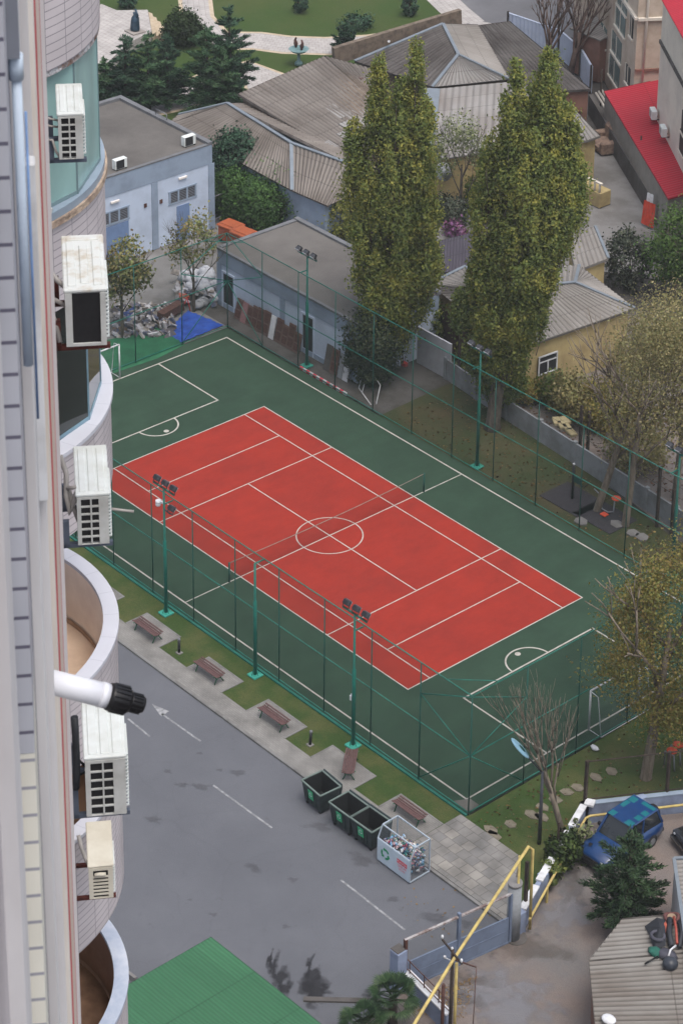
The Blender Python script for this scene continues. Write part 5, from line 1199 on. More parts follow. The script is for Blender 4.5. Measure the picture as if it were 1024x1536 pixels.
p = P(907, 770); t = thing('exercise_machine', 'grey exercise machine with orange seat and foot plate on the right rubber mat', 'exercise machine', (p.x, p.y, .02))
MG = mat('machine_grey', A(140, 144, 152, 1.1), .4, .1, 3); MO = mat('machine_orange', A(214, 82, 50, 1.1), .5, .05, 3)
q = MB(); q.tube([(-.45, 0, .85), (-.3, .05, .1), (.1, .1, .05), (.4, .15, .2), (.45, .15, .85)], .035, 8); part('frame', q, MG, t); q = MB(); q.tube([(-.75, -.1, 1.1), (-.5, 0, .9), (-.15, .1, .85)], .03, 8); part('handle', q, MG, t)
q = MB(); q.sphere((.5, .2, 1.0), .26, 12, 8, (1, .9, .35)); part('seat', q, MO, t); part('foot_plate', MB().bbox(-.05, -.35, .03, .3, -.05, .1, .02), MO, t)
for i, (px, py) in enumerate(((870, 782), (925, 787), (948, 800), (962, 806))):
    q = MB(); q.prism([(P(px, py).x+.45*math.cos(k*1.05+i)*random.uniform(.7, 1.1), P(px, py).y+.33*math.sin(k*1.05+i)) for k in range(6)], -.05, .05); solo('flat_stone', q, M_conc, 'flat grey stone slab near the exercise mats on the dry lawn', 'stone', None, 'stone slabs by the exercise mats')

# ------------------------------------------------------------------ houses
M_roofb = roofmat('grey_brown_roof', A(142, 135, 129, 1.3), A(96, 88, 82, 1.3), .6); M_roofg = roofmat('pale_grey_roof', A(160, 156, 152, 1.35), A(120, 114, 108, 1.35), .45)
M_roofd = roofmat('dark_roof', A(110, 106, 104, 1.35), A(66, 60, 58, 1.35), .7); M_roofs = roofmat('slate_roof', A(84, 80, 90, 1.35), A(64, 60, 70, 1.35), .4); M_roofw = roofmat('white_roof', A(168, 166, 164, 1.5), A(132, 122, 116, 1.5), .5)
M_roofred = roofmat('red_roof', A(206, 44, 66, 1.7), A(176, 40, 58, 1.7), .5, 3.0, .6, .2); M_roofgr = roofmat('green_roof', A(66, 118, 84, 1.3), A(54, 98, 70, 1.3), .5, 2.6, .5, .1); M_roofz = roofmat('beige_grey_roof', A(158, 156, 152, 1.45), A(112, 102, 94, 1.45), .6, 3.0, valley_shade=.34)
M_flash = mat('blue_flashing', A(146, 156, 166, 1.5), .5, .06, 2, metal=.2); M_yell = mat('yellow_plaster', A(156, 140, 100, .8), .85, .08, .7, A(132, 116, 84, .8)); M_brick = mat('stone_wall', A(110, 98, 86, .95), .9, .15, 2.5, A(84, 74, 66, .95), fine=.2)
M_tan = mat('tan_plaster', A(152, 140, 128, .66), .85, .08, .5, A(134, 120, 106, .66)); M_tan2 = mat('grey_beige_plaster', A(166, 160, 150, .62), .85, .05, .4, A(152, 146, 138, .62)); M_brn = mat('brown_plaster', A(126, 92, 80, .95), .85, .1, 1)
def wallloop(t, loop, m, inset=.3, z0=-.15, dz=-.12):
    c = sum((Vector((p.x, p.y, 0)) for p in loop), Vector())/len(loop); pts = []; zs = []
    for p in loop:
        d = Vector((p.x, p.y, 0))-c; L = d.length; k = (L-inset*1.3)/L; pts.append((c.x+d.x*k, c.y+d.y*k)); zs.append(p.z+dz)
    q = MB(); q.prism(pts, z0, zs); return part('wall', q, m, t, True)
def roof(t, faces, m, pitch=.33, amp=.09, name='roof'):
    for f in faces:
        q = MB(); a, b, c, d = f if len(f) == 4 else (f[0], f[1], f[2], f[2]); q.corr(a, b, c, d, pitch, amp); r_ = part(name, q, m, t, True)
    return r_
def caps(t, lines, m=None, r_=.11):
    q = MB()
    for a, b in lines: q.bar(a+Vector((0, 0, .05)), b+Vector((0, 0, .05)), r_*2, .07)
    part('ridge_cap', q, m or M_flash, t, True)
# house 1: hip roof by the conifers
R1, R2, R3 = P(341, 155, 4.6), P(437, 215, 4.6), P(526, 247, 4.6); E1, E2, E3, E4 = P(252, 186, 3.1), P(438, 286, 3.1), P(491, 309, 3.1), P(531, 291, 3.1); B1, B3 = R1+Vector((-.4, 2.4, -.75)), R3+Vector((.2, 2.0, -.75)); B0 = P(268, 172, 3.3)
t = thing('hip_roof_house', 'low house with grey corrugated hip roof and pale blue ridge caps behind the dark hedge', 'house', (R2.x, R2.y, Z_ROAD))
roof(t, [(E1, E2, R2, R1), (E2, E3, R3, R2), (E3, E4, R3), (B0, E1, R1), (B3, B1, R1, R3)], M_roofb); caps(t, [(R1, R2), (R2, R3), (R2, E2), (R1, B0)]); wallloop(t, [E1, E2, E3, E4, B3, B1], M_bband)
# house 2: big mono-pitch
A2, B2, C2, D2, F2 = P(357, 141, 4.7), P(487, 84, 5.3), P(558, 103, 5.1), P(517, 238, 3.7), P(612, 196, 3.9)
t = thing('long_shed', 'wide brown grey corrugated shed roof with some bright replacement sheets', 'shed', (B2.x, B2.y-4, Z_ROAD))
roof(t, [(D2, F2, B2, A2), (F2, F2+(C2-F2)*.02, C2, B2)], M_roofb); wallloop(t, [A2, D2, F2, C2, B2], M_brick, .25)
nr = (F2-D2).cross(A2-D2).normalized(); nr = nr if nr.z > 0 else -nr
for px, py, w_, l_ in ((506, 168, 1.0, 1.7), (536, 176, 1.2, 1.6), (525, 190, .9, 1.2), (548, 166, .7, 1.4), (519, 206, .6, 1.2), (560, 190, 1, 1.5), (497, 218, .5, 1.0)):
    c = RP(px, py, tuple(D2), tuple(nr))+nr*.08; u = (F2-D2).normalized(); v = (A2-D2).normalized(); q = MB(); q.corr(c-u*w_/2-v*l_/2, c+u*w_/2-v*l_/2, c+u*w_/2+v*l_/2, c-u*w_/2+v*l_/2, .24, .05); part('new_sheet', q, M_roofw, t, True)
q = MB(); c = RP(542, 118, tuple(D2), tuple(nr)); q.bbox(-.5, -.5, 0, .5, .5, .25, .03, Matrix.Translation(c)); part('roof_hatch', q, M_rust, t, True)
# house 3: gabled with hip
K1, K2 = P(664, 36, 5.6), P(687, 82, 5.4); L1, L2 = P(532, 92, 4.6), P(648, 131, 3.9); Q1, Q2 = P(764, 119, 3.9), P(716, 37, 4.4)
t = thing('gabled_house', 'old house with grey corrugated hip roof and blue flashing beyond the poplars', 'house', (K2.x, K2.y, Z_ROAD))
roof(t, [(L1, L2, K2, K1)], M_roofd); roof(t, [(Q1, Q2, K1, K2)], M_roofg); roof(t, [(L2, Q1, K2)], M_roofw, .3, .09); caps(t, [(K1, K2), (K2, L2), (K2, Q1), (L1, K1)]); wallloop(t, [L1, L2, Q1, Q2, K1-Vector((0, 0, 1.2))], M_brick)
q = MB(); q.bar(P(500, 84, 4.6), P(690, 26, 5.4), .35, 1.2); part('parapet', q, M_brick, t, True); q = MB(); q.tube([P(583, 62, 5), P(583, 62, 6.4)], .09, 6); part('vent_pipe', q, M_white, t, True)
# house 4: dark lean-to
t = thing('lean_to_house', 'long dark stained lean-to roof over a brown wall behind the right poplar', 'house', (*G(800, 120), Z_ROAD))
a4, b4, c4, d4 = P(778, 140, 3.4), P(886, 134, 3.4), P(764, 32, 4.2), P(704, 40, 4.4); roof(t, [(a4, b4, c4, d4)], M_roofd); wallloop(t, [a4, b4, c4, d4], M_brn, .2)
wa, wb = P(846, 190, .1), P(872, 160, .1); q = MB(); u = (b4-a4).normalized(); nrm = Vector((u.y, -u.x, 0)); c = RP(858, 160, tuple(a4+nrm*-.18), tuple(nrm)); q.bar(Vector((c.x, c.y, .2))-u*.6+nrm*.02, Vector((c.x, c.y, .2))+u*.6+nrm*.02, .06, 3.2); part('door', q, M_rust, t, True)
# house 5: low pale roof with yellow wall
a5, b5, c5, d5 = P(636, 243, 3.0), P(770, 222, 3.0), P(772, 122, 3.9), P(648, 134, 3.9); e5, f5, g5 = P(880, 211, 3.0), P(900, 204, 3.05), P(848, 150, 3.6)
t = thing('yellow_cottage', 'yellow walled cottage with a low pale sheet roof between the two poplars', 'house', (*G(720, 200), Z_ROAD))
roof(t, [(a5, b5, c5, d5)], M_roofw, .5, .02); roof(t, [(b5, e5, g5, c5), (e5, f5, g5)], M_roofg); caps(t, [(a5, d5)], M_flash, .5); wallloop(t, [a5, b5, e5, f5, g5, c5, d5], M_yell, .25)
u = (b5-a5).normalized(); nrm = Vector((u.y, -u.x, 0)); 
c = RP(683, 275, tuple(a5-nrm*.3), tuple(nrm)); q = MB(); q.bar(Vector((c.x, c.y, 1.0))-u*.5, Vector((c.x, c.y, 1.0))+u*.5, .12, 2.1); part('door', q, M_dark, t, True)
sd_ = P(663, 258, 2.2); t = thing('satellite_dish', 'white satellite dish on the yellow cottage wall', 'satellite dish', sd_); q = MB(); 
q.tube([(0, 0, 0), (0, 0, .04), (0, 0, .1), (0, 0, .2), (0, 0, .19)], [.04, .25, .42, .6, .57], 20); Mx = Matrix.Rotation(R(62), 4, Vector((.2, .98, 0))); q.v = [tuple(Mx @ Vector(v)) for v in q.v]; part('reflector', q, M_white, t); part('arm', MB().tube([(0, 0, 0), (-.3, .5, -.3)], .03, 6), M_steel, t)
# house 6: slate sheet roof
t = thing('slate_shed', 'shed with dark violet grey sheet roof between the poplars', 'shed', (*G(680, 380), Z_ROAD))
a6, b6, c6, d6 = P(636, 416, 2.8), P(742, 392, 2.8), P(742, 340, 3.3), P(640, 366, 3.3); roof(t, [(a6, b6, c6, d6)], M_roofs, .2, .03); wallloop(t, [a6, b6, c6, d6], M_brick, .3)
# house 7: hip roof with yellow wall and window
w7, s7, e7, n7, m7 = P(644, 426, 3.2), P(766, 527, 3.2), P(952, 463, 3.2), P(868, 398, 3.2), P(698, 400, 3.3); r7, q7 = P(735, 436, 4.4), P(862, 424, 4.4)
t = thing('yellow_house', 'yellow house with pale corrugated hip roof and a white framed window behind the right poplar', 'house', (*G(830, 480), Z_ROAD))
roof(t, [(w7, s7, q7, r7)], M_roofg) if False else None
roof(t, [(w7, s7, r7), (s7, e7, q7, r7), (e7, n7, q7), (n7, m7, r7, q7), (m7, w7, r7)], M_roofg); caps(t, [(r7, q7), (q7, e7), (r7, m7), (m7, w7), (q7, n7)], M_flash, .09); wallloop(t, [w7, s7, e7, n7, m7], M_yell, .3)
u = (e7-s7).normalized(); nrm = Vector((u.y, -u.x, 0)); c = RP(820, 544, tuple(s7-nrm*.22), tuple(nrm)); Mx = Matrix(((u.x, nrm.x, 0, c.x), (u.y, nrm.y, 0, c.y), (0, 0, 1, c.z), (0, 0, 0, 1)))
q = MB(); q.box(-.6, 0, -.55, .6, .05, .5, Mx); wn = part('window', q, M_dark, t, True); q = MB()
for x0, x1, z0, z1 in ((-.66, -.58, -.6, .56), (.58, .66, -.6, .56), (-.58, .58, -.6, -.53), (-.58, .58, .48, .56), (-.04, .04, -.53, .14), (-.58, .58, .14, .2)): q.box(x0, .04, z0, x1, .09, z1, Mx)
part('frame', q, M_white, wn, True)
u = (s7-w7).normalized(); nrm = Vector((u.y, -u.x, 0)); q = MB()
q.bar(w7-Vector((0, 0, 1.9))+u*.5+nrm*.1, s7-Vector((0, 0, 1.9))-u*3.4+nrm*.1, .05, 2.4); part('boarding', q, mat('dark_boards', A(72, 56, 48, .95), .9, .2, 2), t, True)
q = MB(); q.tube([w7+Vector((.1, -.15, -.1)), w7+Vector((.1, -.15, -3.2))], .06, 6); part('down_pipe', q, M_white, t, True)
# house 8
t = thing('grey_shed', 'small grey corrugated roof right of the right poplar by the yard', 'shed', (*G(890, 375), Z_ROAD)); a8, b8, c8, d8 = P(862, 407, 2.8), P(912, 388, 2.8), P(892, 340, 3.2), P(850, 352, 3.2)
roof(t, [(a8, b8, c8, d8)], M_roofg); caps(t, [(b8, c8)], M_flash, .08); wallloop(t, [a8, b8, c8, d8], M_yell, .2)
# steps with balustrade beside the yard
p = P(886, 300); t = thing('stone_balustrade', 'short pale stone balustrade beside the yard, right of the right poplar', 'balustrade', p); q = MB(); q.bbox(-1.2, -.5, 0, 1.2, .5, 1.0, .03); part('base', q, M_yell, t); q = MB()
for k in range(6): q.tube([(-1.05+k*.42, -.4, 1.0), (-1.05+k*.42, -.4, 1.6)], .07, 6)
part('baluster', q, M_tan2, t); part('handrail', MB().bbox(-1.25, -.5, 1.6, 1.25, -.3, 1.7, .02), M_tan2, t)

# ------------------------------------------------------------------ red roof, tall buildings and yard wall (top right)
rl_, rb_, rr1, rr2 = P(905, 137, 3.0), P(996, 117, 3.2), P(1062, 282, 3.2), P(1001, 298, 3.0)
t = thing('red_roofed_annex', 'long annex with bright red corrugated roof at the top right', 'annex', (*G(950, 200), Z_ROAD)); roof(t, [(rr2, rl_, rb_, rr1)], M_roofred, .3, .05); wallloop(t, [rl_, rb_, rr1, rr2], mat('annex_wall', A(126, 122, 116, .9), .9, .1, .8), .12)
K = P(950, 126, 3.0); d1 = Vector((.845, -.535, 0)); d2 = Vector((.535, .845, 0)); n1 = Vector((-.535, -.845, 0)); n2 = Vector((.845, -.535, 0))
Kg = Vector((K.x, K.y, Z_ROAD)); t = thing('tan_building', 'tan building with teal windows and drain pipes at the top right', 'building', Kg)
q = MB(); q.prism([tuple((Kg-d1*18)[:2]), tuple(Kg[:2]), tuple((Kg+d2*14)[:2]), tuple((Kg+d2*14-d1*18)[:2])], -.1, 15); part('wall', q, M_tan, t, True)
q = MB(); q.prism([tuple((Kg+n2*.3+n1*.3-d1*18)[:2]), tuple((Kg+n2*.3+n1*.3)[:2]), tuple((Kg+n2*.3+d2*14)[:2]), tuple((Kg+d2*14-d1*18)[:2])], 15, 15.4); part('roof', q, M_flat, t, True)
def wplane(px0, py0, px1, py1, hgt, m, name='window', sill=True):
    a = RP(px0, py0, tuple(Kg+n1*.02), tuple(n1)); b = RP(px1, py1, tuple(Kg+n1*.02), tuple(n1)); u0, u1 = (a-Kg).dot(d1), (b-Kg).dot(d1); z = (a.z+b.z)/2; q = MB()
    M4 = Matrix(((d1.x, n1.x, 0, Kg.x), (d1.y, n1.y, 0, Kg.y), (0, 0, 1, 0), (0, 0, 0, 1))); u0, u1 = min(u0, u1), max(u0, u1)
    q.box(u0, -.05, z-hgt/2, u1, .03, z+hgt/2, M4); w_ = part(name, q, m, t, True); q = MB(); q.box(u0-.1, .0, z-hgt/2-.12, u1+.1, .14, z-hgt/2, M4); q.box(u0-.08, 0, z-hgt/2, u0, .08, z+hgt/2, M4); q.box((u0+u1)/2-.03, 0, z-hgt/2, (u0+u1)/2+.03, .07, z+hgt/2, M4); part('frame', q, M_tan2, w_, True)
M_tg = glassmat('teal_window', A(96, 116, 114, .95), .2, .5)
wplane(923, 22, 937, 40, 1.5, M_tg); wplane(917, 62, 931, 78, 1.5, M_tg); wplane(913, 98, 928, 116, 1.5, M_tg); wplane(926, -8, 940, 6, 1.5, M_tg); wplane(944.5, 36, 949, 42, 1.6, M_dark, 'narrow_window'); wplane(938, 109, 944, 116, 1.3, M_dark, 'narrow_window'); wplane(900, 45, 909, 60, 1.4, M_tg); wplane(896, 90, 905, 100, 1.4, M_tg)
q = MB(); a = RP(972, 0, tuple(Kg+n2*.1), tuple(n2)); b = RP(962, 122, tuple(Kg+n2*.1), tuple(n2)); q.tube([a+Vector((0, 0, 3)), a, b], .09, 8); c1 = RP(950, 0, tuple(Kg+n2*.1), tuple(n2)); part('drain_pipe', q, M_tan2, t, True)
q = MB(); a = Kg+Vector((0, 0, P(961, 27, 0).z)); zb = RP(961, 27, tuple(Kg+n2*.1), tuple(n2)).z; q.bar(Kg+n2*.1+Vector((0, 0, zb)), Kg+n2*.1+d2*14+Vector((0, 0, zb)), .2, .2); q.bar(Kg+n1*.1+Vector((0, 0, zb)), Kg+n1*.1-d1*18+Vector((0, 0, zb)), .2, .2); part('cornice', q, M_tan2, t, True)
q = MB(); zb = RP(958, 103, tuple(Kg+n2*.1), tuple(n2)).z; q.bar(Kg+n2*.08+Vector((0, 0, zb)), Kg+n2*.08+d2*14+Vector((0, 0, zb)), .16, .12); part('string_course', q, M_brn, t, True)
# pale building with red eave
Q0 = P(983, 180, 3.0); e1 = P(1024, 264, 3.0)-Q0; e1.z = 0; e1.normalize(); Q0 = Vector((Q0.x, Q0.y, Z_ROAD)); m1_ = Vector((-e1.y*-1, 0, 0)); nq = Vector((e1.y, -e1.x, 0)); nb = -nq
t = thing('pale_building', 'pale beige building with red roof and wall mounted air conditioners at the right edge', 'building', Q0)
za = RP(993, 64, tuple(Q0), tuple(nq)).z; q = MB(); q.bar(Q0+nq*.06+Vector((0, 0, za)), Q0+nq*.06+e1*24+Vector((0, 0, za)), .12, .22); part('string_course', q, M_concd, t, True)
g0 = RP(996, 8, tuple(Q0+nq*.6), tuple(nq)); zw = g0.z; g1 = g0+e1*6; gg = e1; roof(t, [(g0-gg*1, g1+gg*14, g1+gg*14+nb*7+Vector((0, 0, 2.5)), g0-gg*1+nb*7+Vector((0, 0, 2.5)))], M_roofred, .25, .05); q = MB(); q.prism([tuple(Q0[:2]), tuple((Q0+e1*24)[:2]), tuple((Q0+e1*24+nb*12)[:2]), tuple((Q0+nb*12)[:2])], -.1, zw-.05); part('wall', q, M_tan2, t, True)
for px, py in ((1019, 208), (1022, 180)):
    c = RP(px, py, tuple(Q0+nq*.02), tuple(nq)); M4 = Matrix(((e1.x, nq.x, 0, c.x), (e1.y, nq.y, 0, c.y), (0, 0, 1, c.z), (0, 0, 0, 1))); q = MB(); q.box(0, -.05, -.7, 1.2, .03, .7, M4); w_ = part('window', q, M_dark, t, True); q = MB(); q.box(-.08, 0, -.8, 1.3, .1, -.7, M4); part('frame', q, M_tan2, w_, True)
q0_ = Q0
for i, (px, py, lb) in enumerate(((979, 170, 'white air conditioner on the pale building over the red roof, the upper of the pair'), (994, 196, 'white air conditioner on the pale building over the red roof, the lower of the pair'))):
    c = RP(px, py, tuple(Q0+nq*.35), tuple(nq)); o = thing('air_conditioner', lb, 'air conditioner', c, math.atan2(e1.y, e1.x), 'air conditioners on the pale building'); part('casing', MB().bbox(-.42, -.18, -.3, .42, .18, .3, .03), M_ac, o); q = MB(); q.tube([(-.1, -.19, 0), (-.1, -.185, 0)], .2, 14); q.box(-.36, -.19, -.24, .16, -.182, .24); part('fan_guard', q, M_acg, o); q = MB(); q.box(-.3, .18, -.36, -.25, .45, -.3); q.box(.25, -.18, -.36, .3, .45, -.3); part('bracket', q, M_dark, o)
# yard wall along the red roof, with rubble and posts
ya_, yb_ = P(884, 168), P(990, 345); t = thing('yard_wall', 'grey block wall with pipes along the yard below the red roof', 'wall', ya_.lerp(yb_, .5)); q = MB(); q.bar(ya_+Vector((0, 0, .6)), yb_+Vector((0, 0, .6)), .3, 1.4); part('masonry', q, M_concd, t, True); q = MB()
for k, o_ in enumerate((.35, .55, .75)): off = Vector((.535*o_, .845*o_, 0)); q.tube([ya_+off+Vector((0, 0, 1.38+.1*k)), yb_+off+Vector((0, 0, 1.38+.1*k))], .085, 6)
part('pipe', q, M_tan2, t, True)
for px, py, h in ((957, 275, 3.3), (986, 320, 2.6), (921, 205, 3.0), (899, 170, 3.2)):
    p = P(px, py); q = MB(); q.tube([p, p+Vector((0, 0, h))], .06, 6); part('post', q, M_barkd, t, True)
p = P(906, 222); t = thing('armchair', 'old brown fabric armchair left outside at the end of the yard', 'armchair', p, R(-20)); MS = mat('armchair_fabric', A(146, 124, 108, 1.1), .9, .12, 3, A(112, 92, 82, 1.1))
part('seat', MB().bbox(-.8, -.8, .0, .8, .5, .55, .12), MS, t); part('backrest', MB().bbox(-1.0, .35, .1, 1.0, .85, 1.55, .22), MS, t)
for s in (-1, 1): part('armrest', MB().bbox(s*.95-.25, -.8, 0, s*.95+.25, .6, .9, .12), MS, t)
p = P(947, 270); t = thing('blue_white_cloth', 'blue and white cloth hanging on the yard wall', 'cloth', p); q = MB()
for k in range(6): q.face([(-.25+.09*k, .04*(k % 2), 1.9-.1*k), (-.16+.09*k, .04*((k+1) % 2), 1.8-.1*k), (-.16+.09*k, .04*((k+1) % 2), .8), (-.25+.09*k, .04*(k % 2), .7)])
part('fabric', q, mat('cloth_bw', A(180, 200, 220, 1.1), .8, .1, 2.5, A(70, 120, 180, 1.1), mixpos=(.48, .54)), t)
p = P(971, 341); t = thing('laundry', 'red and white laundry hanging at the lower end of the yard wall', 'laundry', p); q = MB()
for k in range(7): q.face([(-.45+.13*k, .06*(k % 2), 1.7), (-.32+.13*k, .06*((k+1) % 2), 1.7), (-.3+.13*k, .06*((k+1) % 2)-.1, .1), (-.5+.13*k, .06*(k % 2)-.1, .15)])
part('red_fabric', q, mat('laundry_red', A(206, 76, 56, 1.1), .8, .1, 2), t); q = MB()
for k in range(4): q.face([(-.35+.13*k, .15+.05*(k % 2), 2.2), (-.22+.13*k, .15+.05*((k+1) % 2), 2.2), (-.2+.13*k, .1, 1.3), (-.4+.13*k, .1, 1.3)])
part('white_fabric', q, M_white, t)
# ribbed metal fence behind the lean-to
t = thing('ribbed_fence', 'white ribbed metal sheet fence with dark posts behind the bare trees', 'fence', P(830, 90)); pts = [P(760, 58), P(836, 84), P(868, 112), P(884, 140)]
for i in range(3): a, b = pts[i], pts[i+1]; q = MB(); q.corr(a, b, b+Vector((0, 0, 2.0)), a+Vector((0, 0, 2.0)), .35, .08); part('sheet', q, mat('ribbed_white', A(176, 186, 206, 1.0), .5, .06, 1), t, True)
for p in pts: q = MB(); q.bar(p+Vector((.15, -.15, 0)), p+Vector((.15, -.15, 2.2)), .1); part('post', q, M_barkd, t, True)
p = P(894, 110); t = thing('site_hut', 'small hut with a grey sheet roof beside the tan building', 'hut', p); part('wall', MB().bbox(-1.3, -1.2, 0, 1.3, 1.2, 3.2, .03), M_brn, t); q = MB(); q.corr((-1.5, -1.4, 3.3), (1.5, -1.4, 3.3), (1.5, 1.4, 3.7), (-1.5, 1.4, 3.7)); part('roof', q, M_roofg, t)
q = MB(); p = P(1012, 296); q.bbox(-1.2, -1, 0, 1.2, 1, 2.4, .04, Matrix.Translation(p)); solo('white_tank', q, mat('tank_white', A(150, 156, 164, 1.0), .6, .08, 1), 'pale box shaped tank at the lower end of the red roof', 'tank')

# ------------------------------------------------------------------ bits of the park
def statue(px, py, label, z=0):
    p = P(px, py, z); t = thing('bronze_statue', label, 'statue', p); part('plinth', MB().bbox(-.55, -.55, 0, .55, .55, .12, .02), M_pp, t)
    q = MB(); q.tube([(0, 0, .1), (0, 0, .3), (.02, 0, .8), (.05, 0, 1.15), (.0, 0, 1.3), (0, 0, 1.5)], [.3, .34, .3, .26, .1, .13], 10); q.tube([(.2, 0, 1.1), (.35, 0, 1.35), (.1, 0, 1.75), (-.15, .05, 1.6)], [.09, .08, .07, .04], 7); q.tube([(-.2, 0, 1.05), (-.4, .1, .8)], [.09, .05], 7); part('figure', q, mat('bronze', A(56, 78, 96, 1.0), .5, .15, 4, metal=.4), t)
statue(203, 48, 'dark blue bronze statue standing on the paved plaza', .75)
p = P(448, 97); t = thing('fountain_bowl', 'green bronze bowl fountain with two small birds on the lawn', 'fountain', p); MBZ = mat('verdigris', A(110, 140, 142, 1.1), .6, .15, 4)
part('stem', MB().tube([(0, 0, 0), (0, 0, .2), (0, 0, .3), (0, 0, .95)], [.3, .26, .12, .1], 10), MBZ, t); part('bowl', MB().tube([(0, 0, .9), (0, 0, 1.0), (0, 0, 1.2)], [.2, .5, .72], 14), MBZ, t)
for s in (-1, 1): q = MB(); q.tube([(s*.3, 0, 1.2), (s*.32, 0, 1.5), (s*.4, 0, 1.75), (s*.3, 0, 1.95), (s*.22, 0, 1.9)], [.06, .16, .09, .05, .02], 7); part('bird', q, M_rust, t)
q = MB(); q.prism([G(150, 38), G(166, 70), G(120, 92), G(110, 60)], .0, .72); 

# ------------------------------------------------------------------ foreground right: wall, gate, pipes, pole, sheds, cars
Zr = Z_ROAD; GL = Vector((25.70, -18.30, Zr)); GR = Vector((26.55, -13.10, Zr))
o = thing('gate_pillar', 'square blue gate pillar with a broken cap by the palm', 'pillar', GL); part('shaft', MB().bbox(-.24, -.24, 0, .24, .24, 1.92, .02), M_wallb, o); q = MB(); q.bbox(-.24, -.22, 1.92, .2, .24, 1.97, .02); part('cap', q, M_concd, o)
o = thing('gate_pillar', 'round grey concrete gate pillar beside the yellow pipe', 'pillar', GR); part('shaft', MB().tube([(0, 0, -.05), (0, 0, 2.62)], .27, 16), M_greyw, o); part('cap', MB().tube([(0, 0, 2.62), (0, 0, 2.72)], .29, 16), M_conc, o); part('footing', MB().tube([(.1, .1, -.05), (.1, .1, .06)], .42, 14), M_concd, o)
gd = (GR-GL).normalized(); gn = Vector((gd.y, -gd.x, 0)); M4 = Matrix(((gd.x, -gn.x, 0, GL.x+gn.x*.1), (gd.y, -gn.y, 0, GL.y+gn.y*.1), (0, 0, 1, Zr), (0, 0, 0, 1))); LG = (GR-GL).length
t = thing('sliding_gate', 'long blue grey gate with solid lower panel and wire mesh above', 'gate', GL, math.atan2(gd.y, gd.x)); a0, a1 = .3, LG-.3
def gp(n_, mb, m, par): return part(n_, mb, m, par, True)
for k in range(2):
    x0, x1 = a0+(a1-a0)*k/2+.02, a0+(a1-a0)*(k+1)/2-.02; q = MB(); q.box(x0, -.03, .08, x1, .03, 1.25, M4); pn = gp('solid_panel', q, M_gate, t); q = MB(); q.face([tuple(M4 @ Vector(v)) for v in ((x0, 0, 1.25), (x1, 0, 1.25), (x1, 0, 2.3), (x0, 0, 2.3))]); gp('wire_mesh', q, M_netg, t)
    q = MB(); q.box(x0+.1, -.045, .62, x1-.1, -.032, .66, M4); gp('rib', q, M_gate, pn)
q = MB(); q.box(a0-.1, -.05, 2.3, a1+.1, .05, 2.37, M4); gp('top_rail', q, mat('pale_rail', A(168, 164, 164, 1.1), .6, .08, 3, A(130, 110, 104)), t); q = MB(); q.box(a0-.1, -.05, .0, a1+.1, .05, .075, M4); gp('bottom_rail', q, M_gate, t)
for x in (a0-.06, (a0+a1)/2, a1+.06): q = MB(); q.box(x-.055, -.07, .0, x+.055, .07, 2.5 if abs(x-(a0+a1)/2) < .1 else 2.36, M4); gp('post', q, M_gate if x > a0 else M_rust, t)
# low blue wall left of the gate
p0, p1 = Vector((25.95, -18.55, Zr)), Vector((29.1, -19.3, Zr)); p0 = P(607, 1482, Zr); p1 = P(672, 1548, Zr)
t = thing('low_wall', 'low blue wall with white top and red iron railing below the square gate pillar', 'wall', p0); q = MB(); q.bar(p0+Vector((0, 0, .4)), p1+Vector((0, 0, .4)), .24, .85); part('masonry', q, M_wallb, t, True); q = MB(); q.bar(p0+Vector((0, 0, .86)), p1+Vector((0, 0, .86)), .3, .07); part('coping', q, M_white, t, True); q = MB()
for k in range(3):
    p = p0.lerp(p1, (k+.3)/3); q.bar(p+Vector((0, 0, .85)), p+Vector((0, 0, 1.5)), .03)
for z in (1.0, 1.45): q.bar(p0+Vector((0, 0, z)), p1+Vector((0, 0, z)), .03)
part('railing', q, M_rust, t, True)
# wall round the lane on the right
V0, V1, V2 = P(779, 1398, Zr), Vector((23.45, -6.05, Zr)), Vector((26.0, -1.9, Zr)); V3 = V2+(V2-V1)*1.5
t = thing('lane_wall', 'blue grey wall with white coping bending round the lane behind the blue car', 'wall', V1); HW = .98
for a, b in ((V0, V1), (V1, V2), (V2, V3)):
    n = max(1, int((b-a).length/2.4))
    q = MB(); q.bar(a+Vector((0, 0, HW/2-.05)), b+Vector((0, 0, HW/2-.05)), .2, HW+.0); part('masonry', q, M_wallb, t, True)
    for k in range(n+1): p = a.lerp(b, k/n); q = MB(); q.bar(p+Vector((0, 0, -.1)), p+Vector((0, 0, HW+.02)), .32); part('pillar', q, M_wallb, t, True)
for a, b in ((V0, V1),): 
    n = 4
    for k in range(n): pa_, pb_ = a.lerp(b, (k+.1)/n), a.lerp(b, (k+.92)/n); q = MB(); q.bar(pa_+Vector((0, 0, HW+.0)), pb_+Vector((0, 0, HW+.0)), .3, .07); part('coping', q, M_white, t, True)
q = MB(); q.bar(V1+Vector((0, 0, HW+.06)), V1+Vector((.35, .2, HW+.06)), .4, .1); part('coping', q, M_white, t, True)
q = MB(); q.bar(V1+Vector((0, 0, HW-.02)), V3+Vector((0, 0, HW-.02)), .24, .05); part('coping', q, M_bband, t, True)
for k, p in enumerate((V1, V1.lerp(V2, .72), V1.lerp(V3, .62), V1.lerp(V3, .85), V0.lerp(V1, .07), V0.lerp(V1, .56))):
    q = MB(); h = 3.0 if k < 4 else (2.2 if k == 5 else 2.9); q.bar(p+Vector((-.1, .1, .5)), p+Vector((-.1, .1, h)), .12 if k < 5 else .07); part('fence_post', q, M_barkd, t, True)
q = MB(); ofs = Vector((-.1, .1, 0))
for z in (2.95, 1.05): q.bar(V1+ofs+Vector((0, 0, z)), V3+ofs+Vector((0, 0, z)), .04)
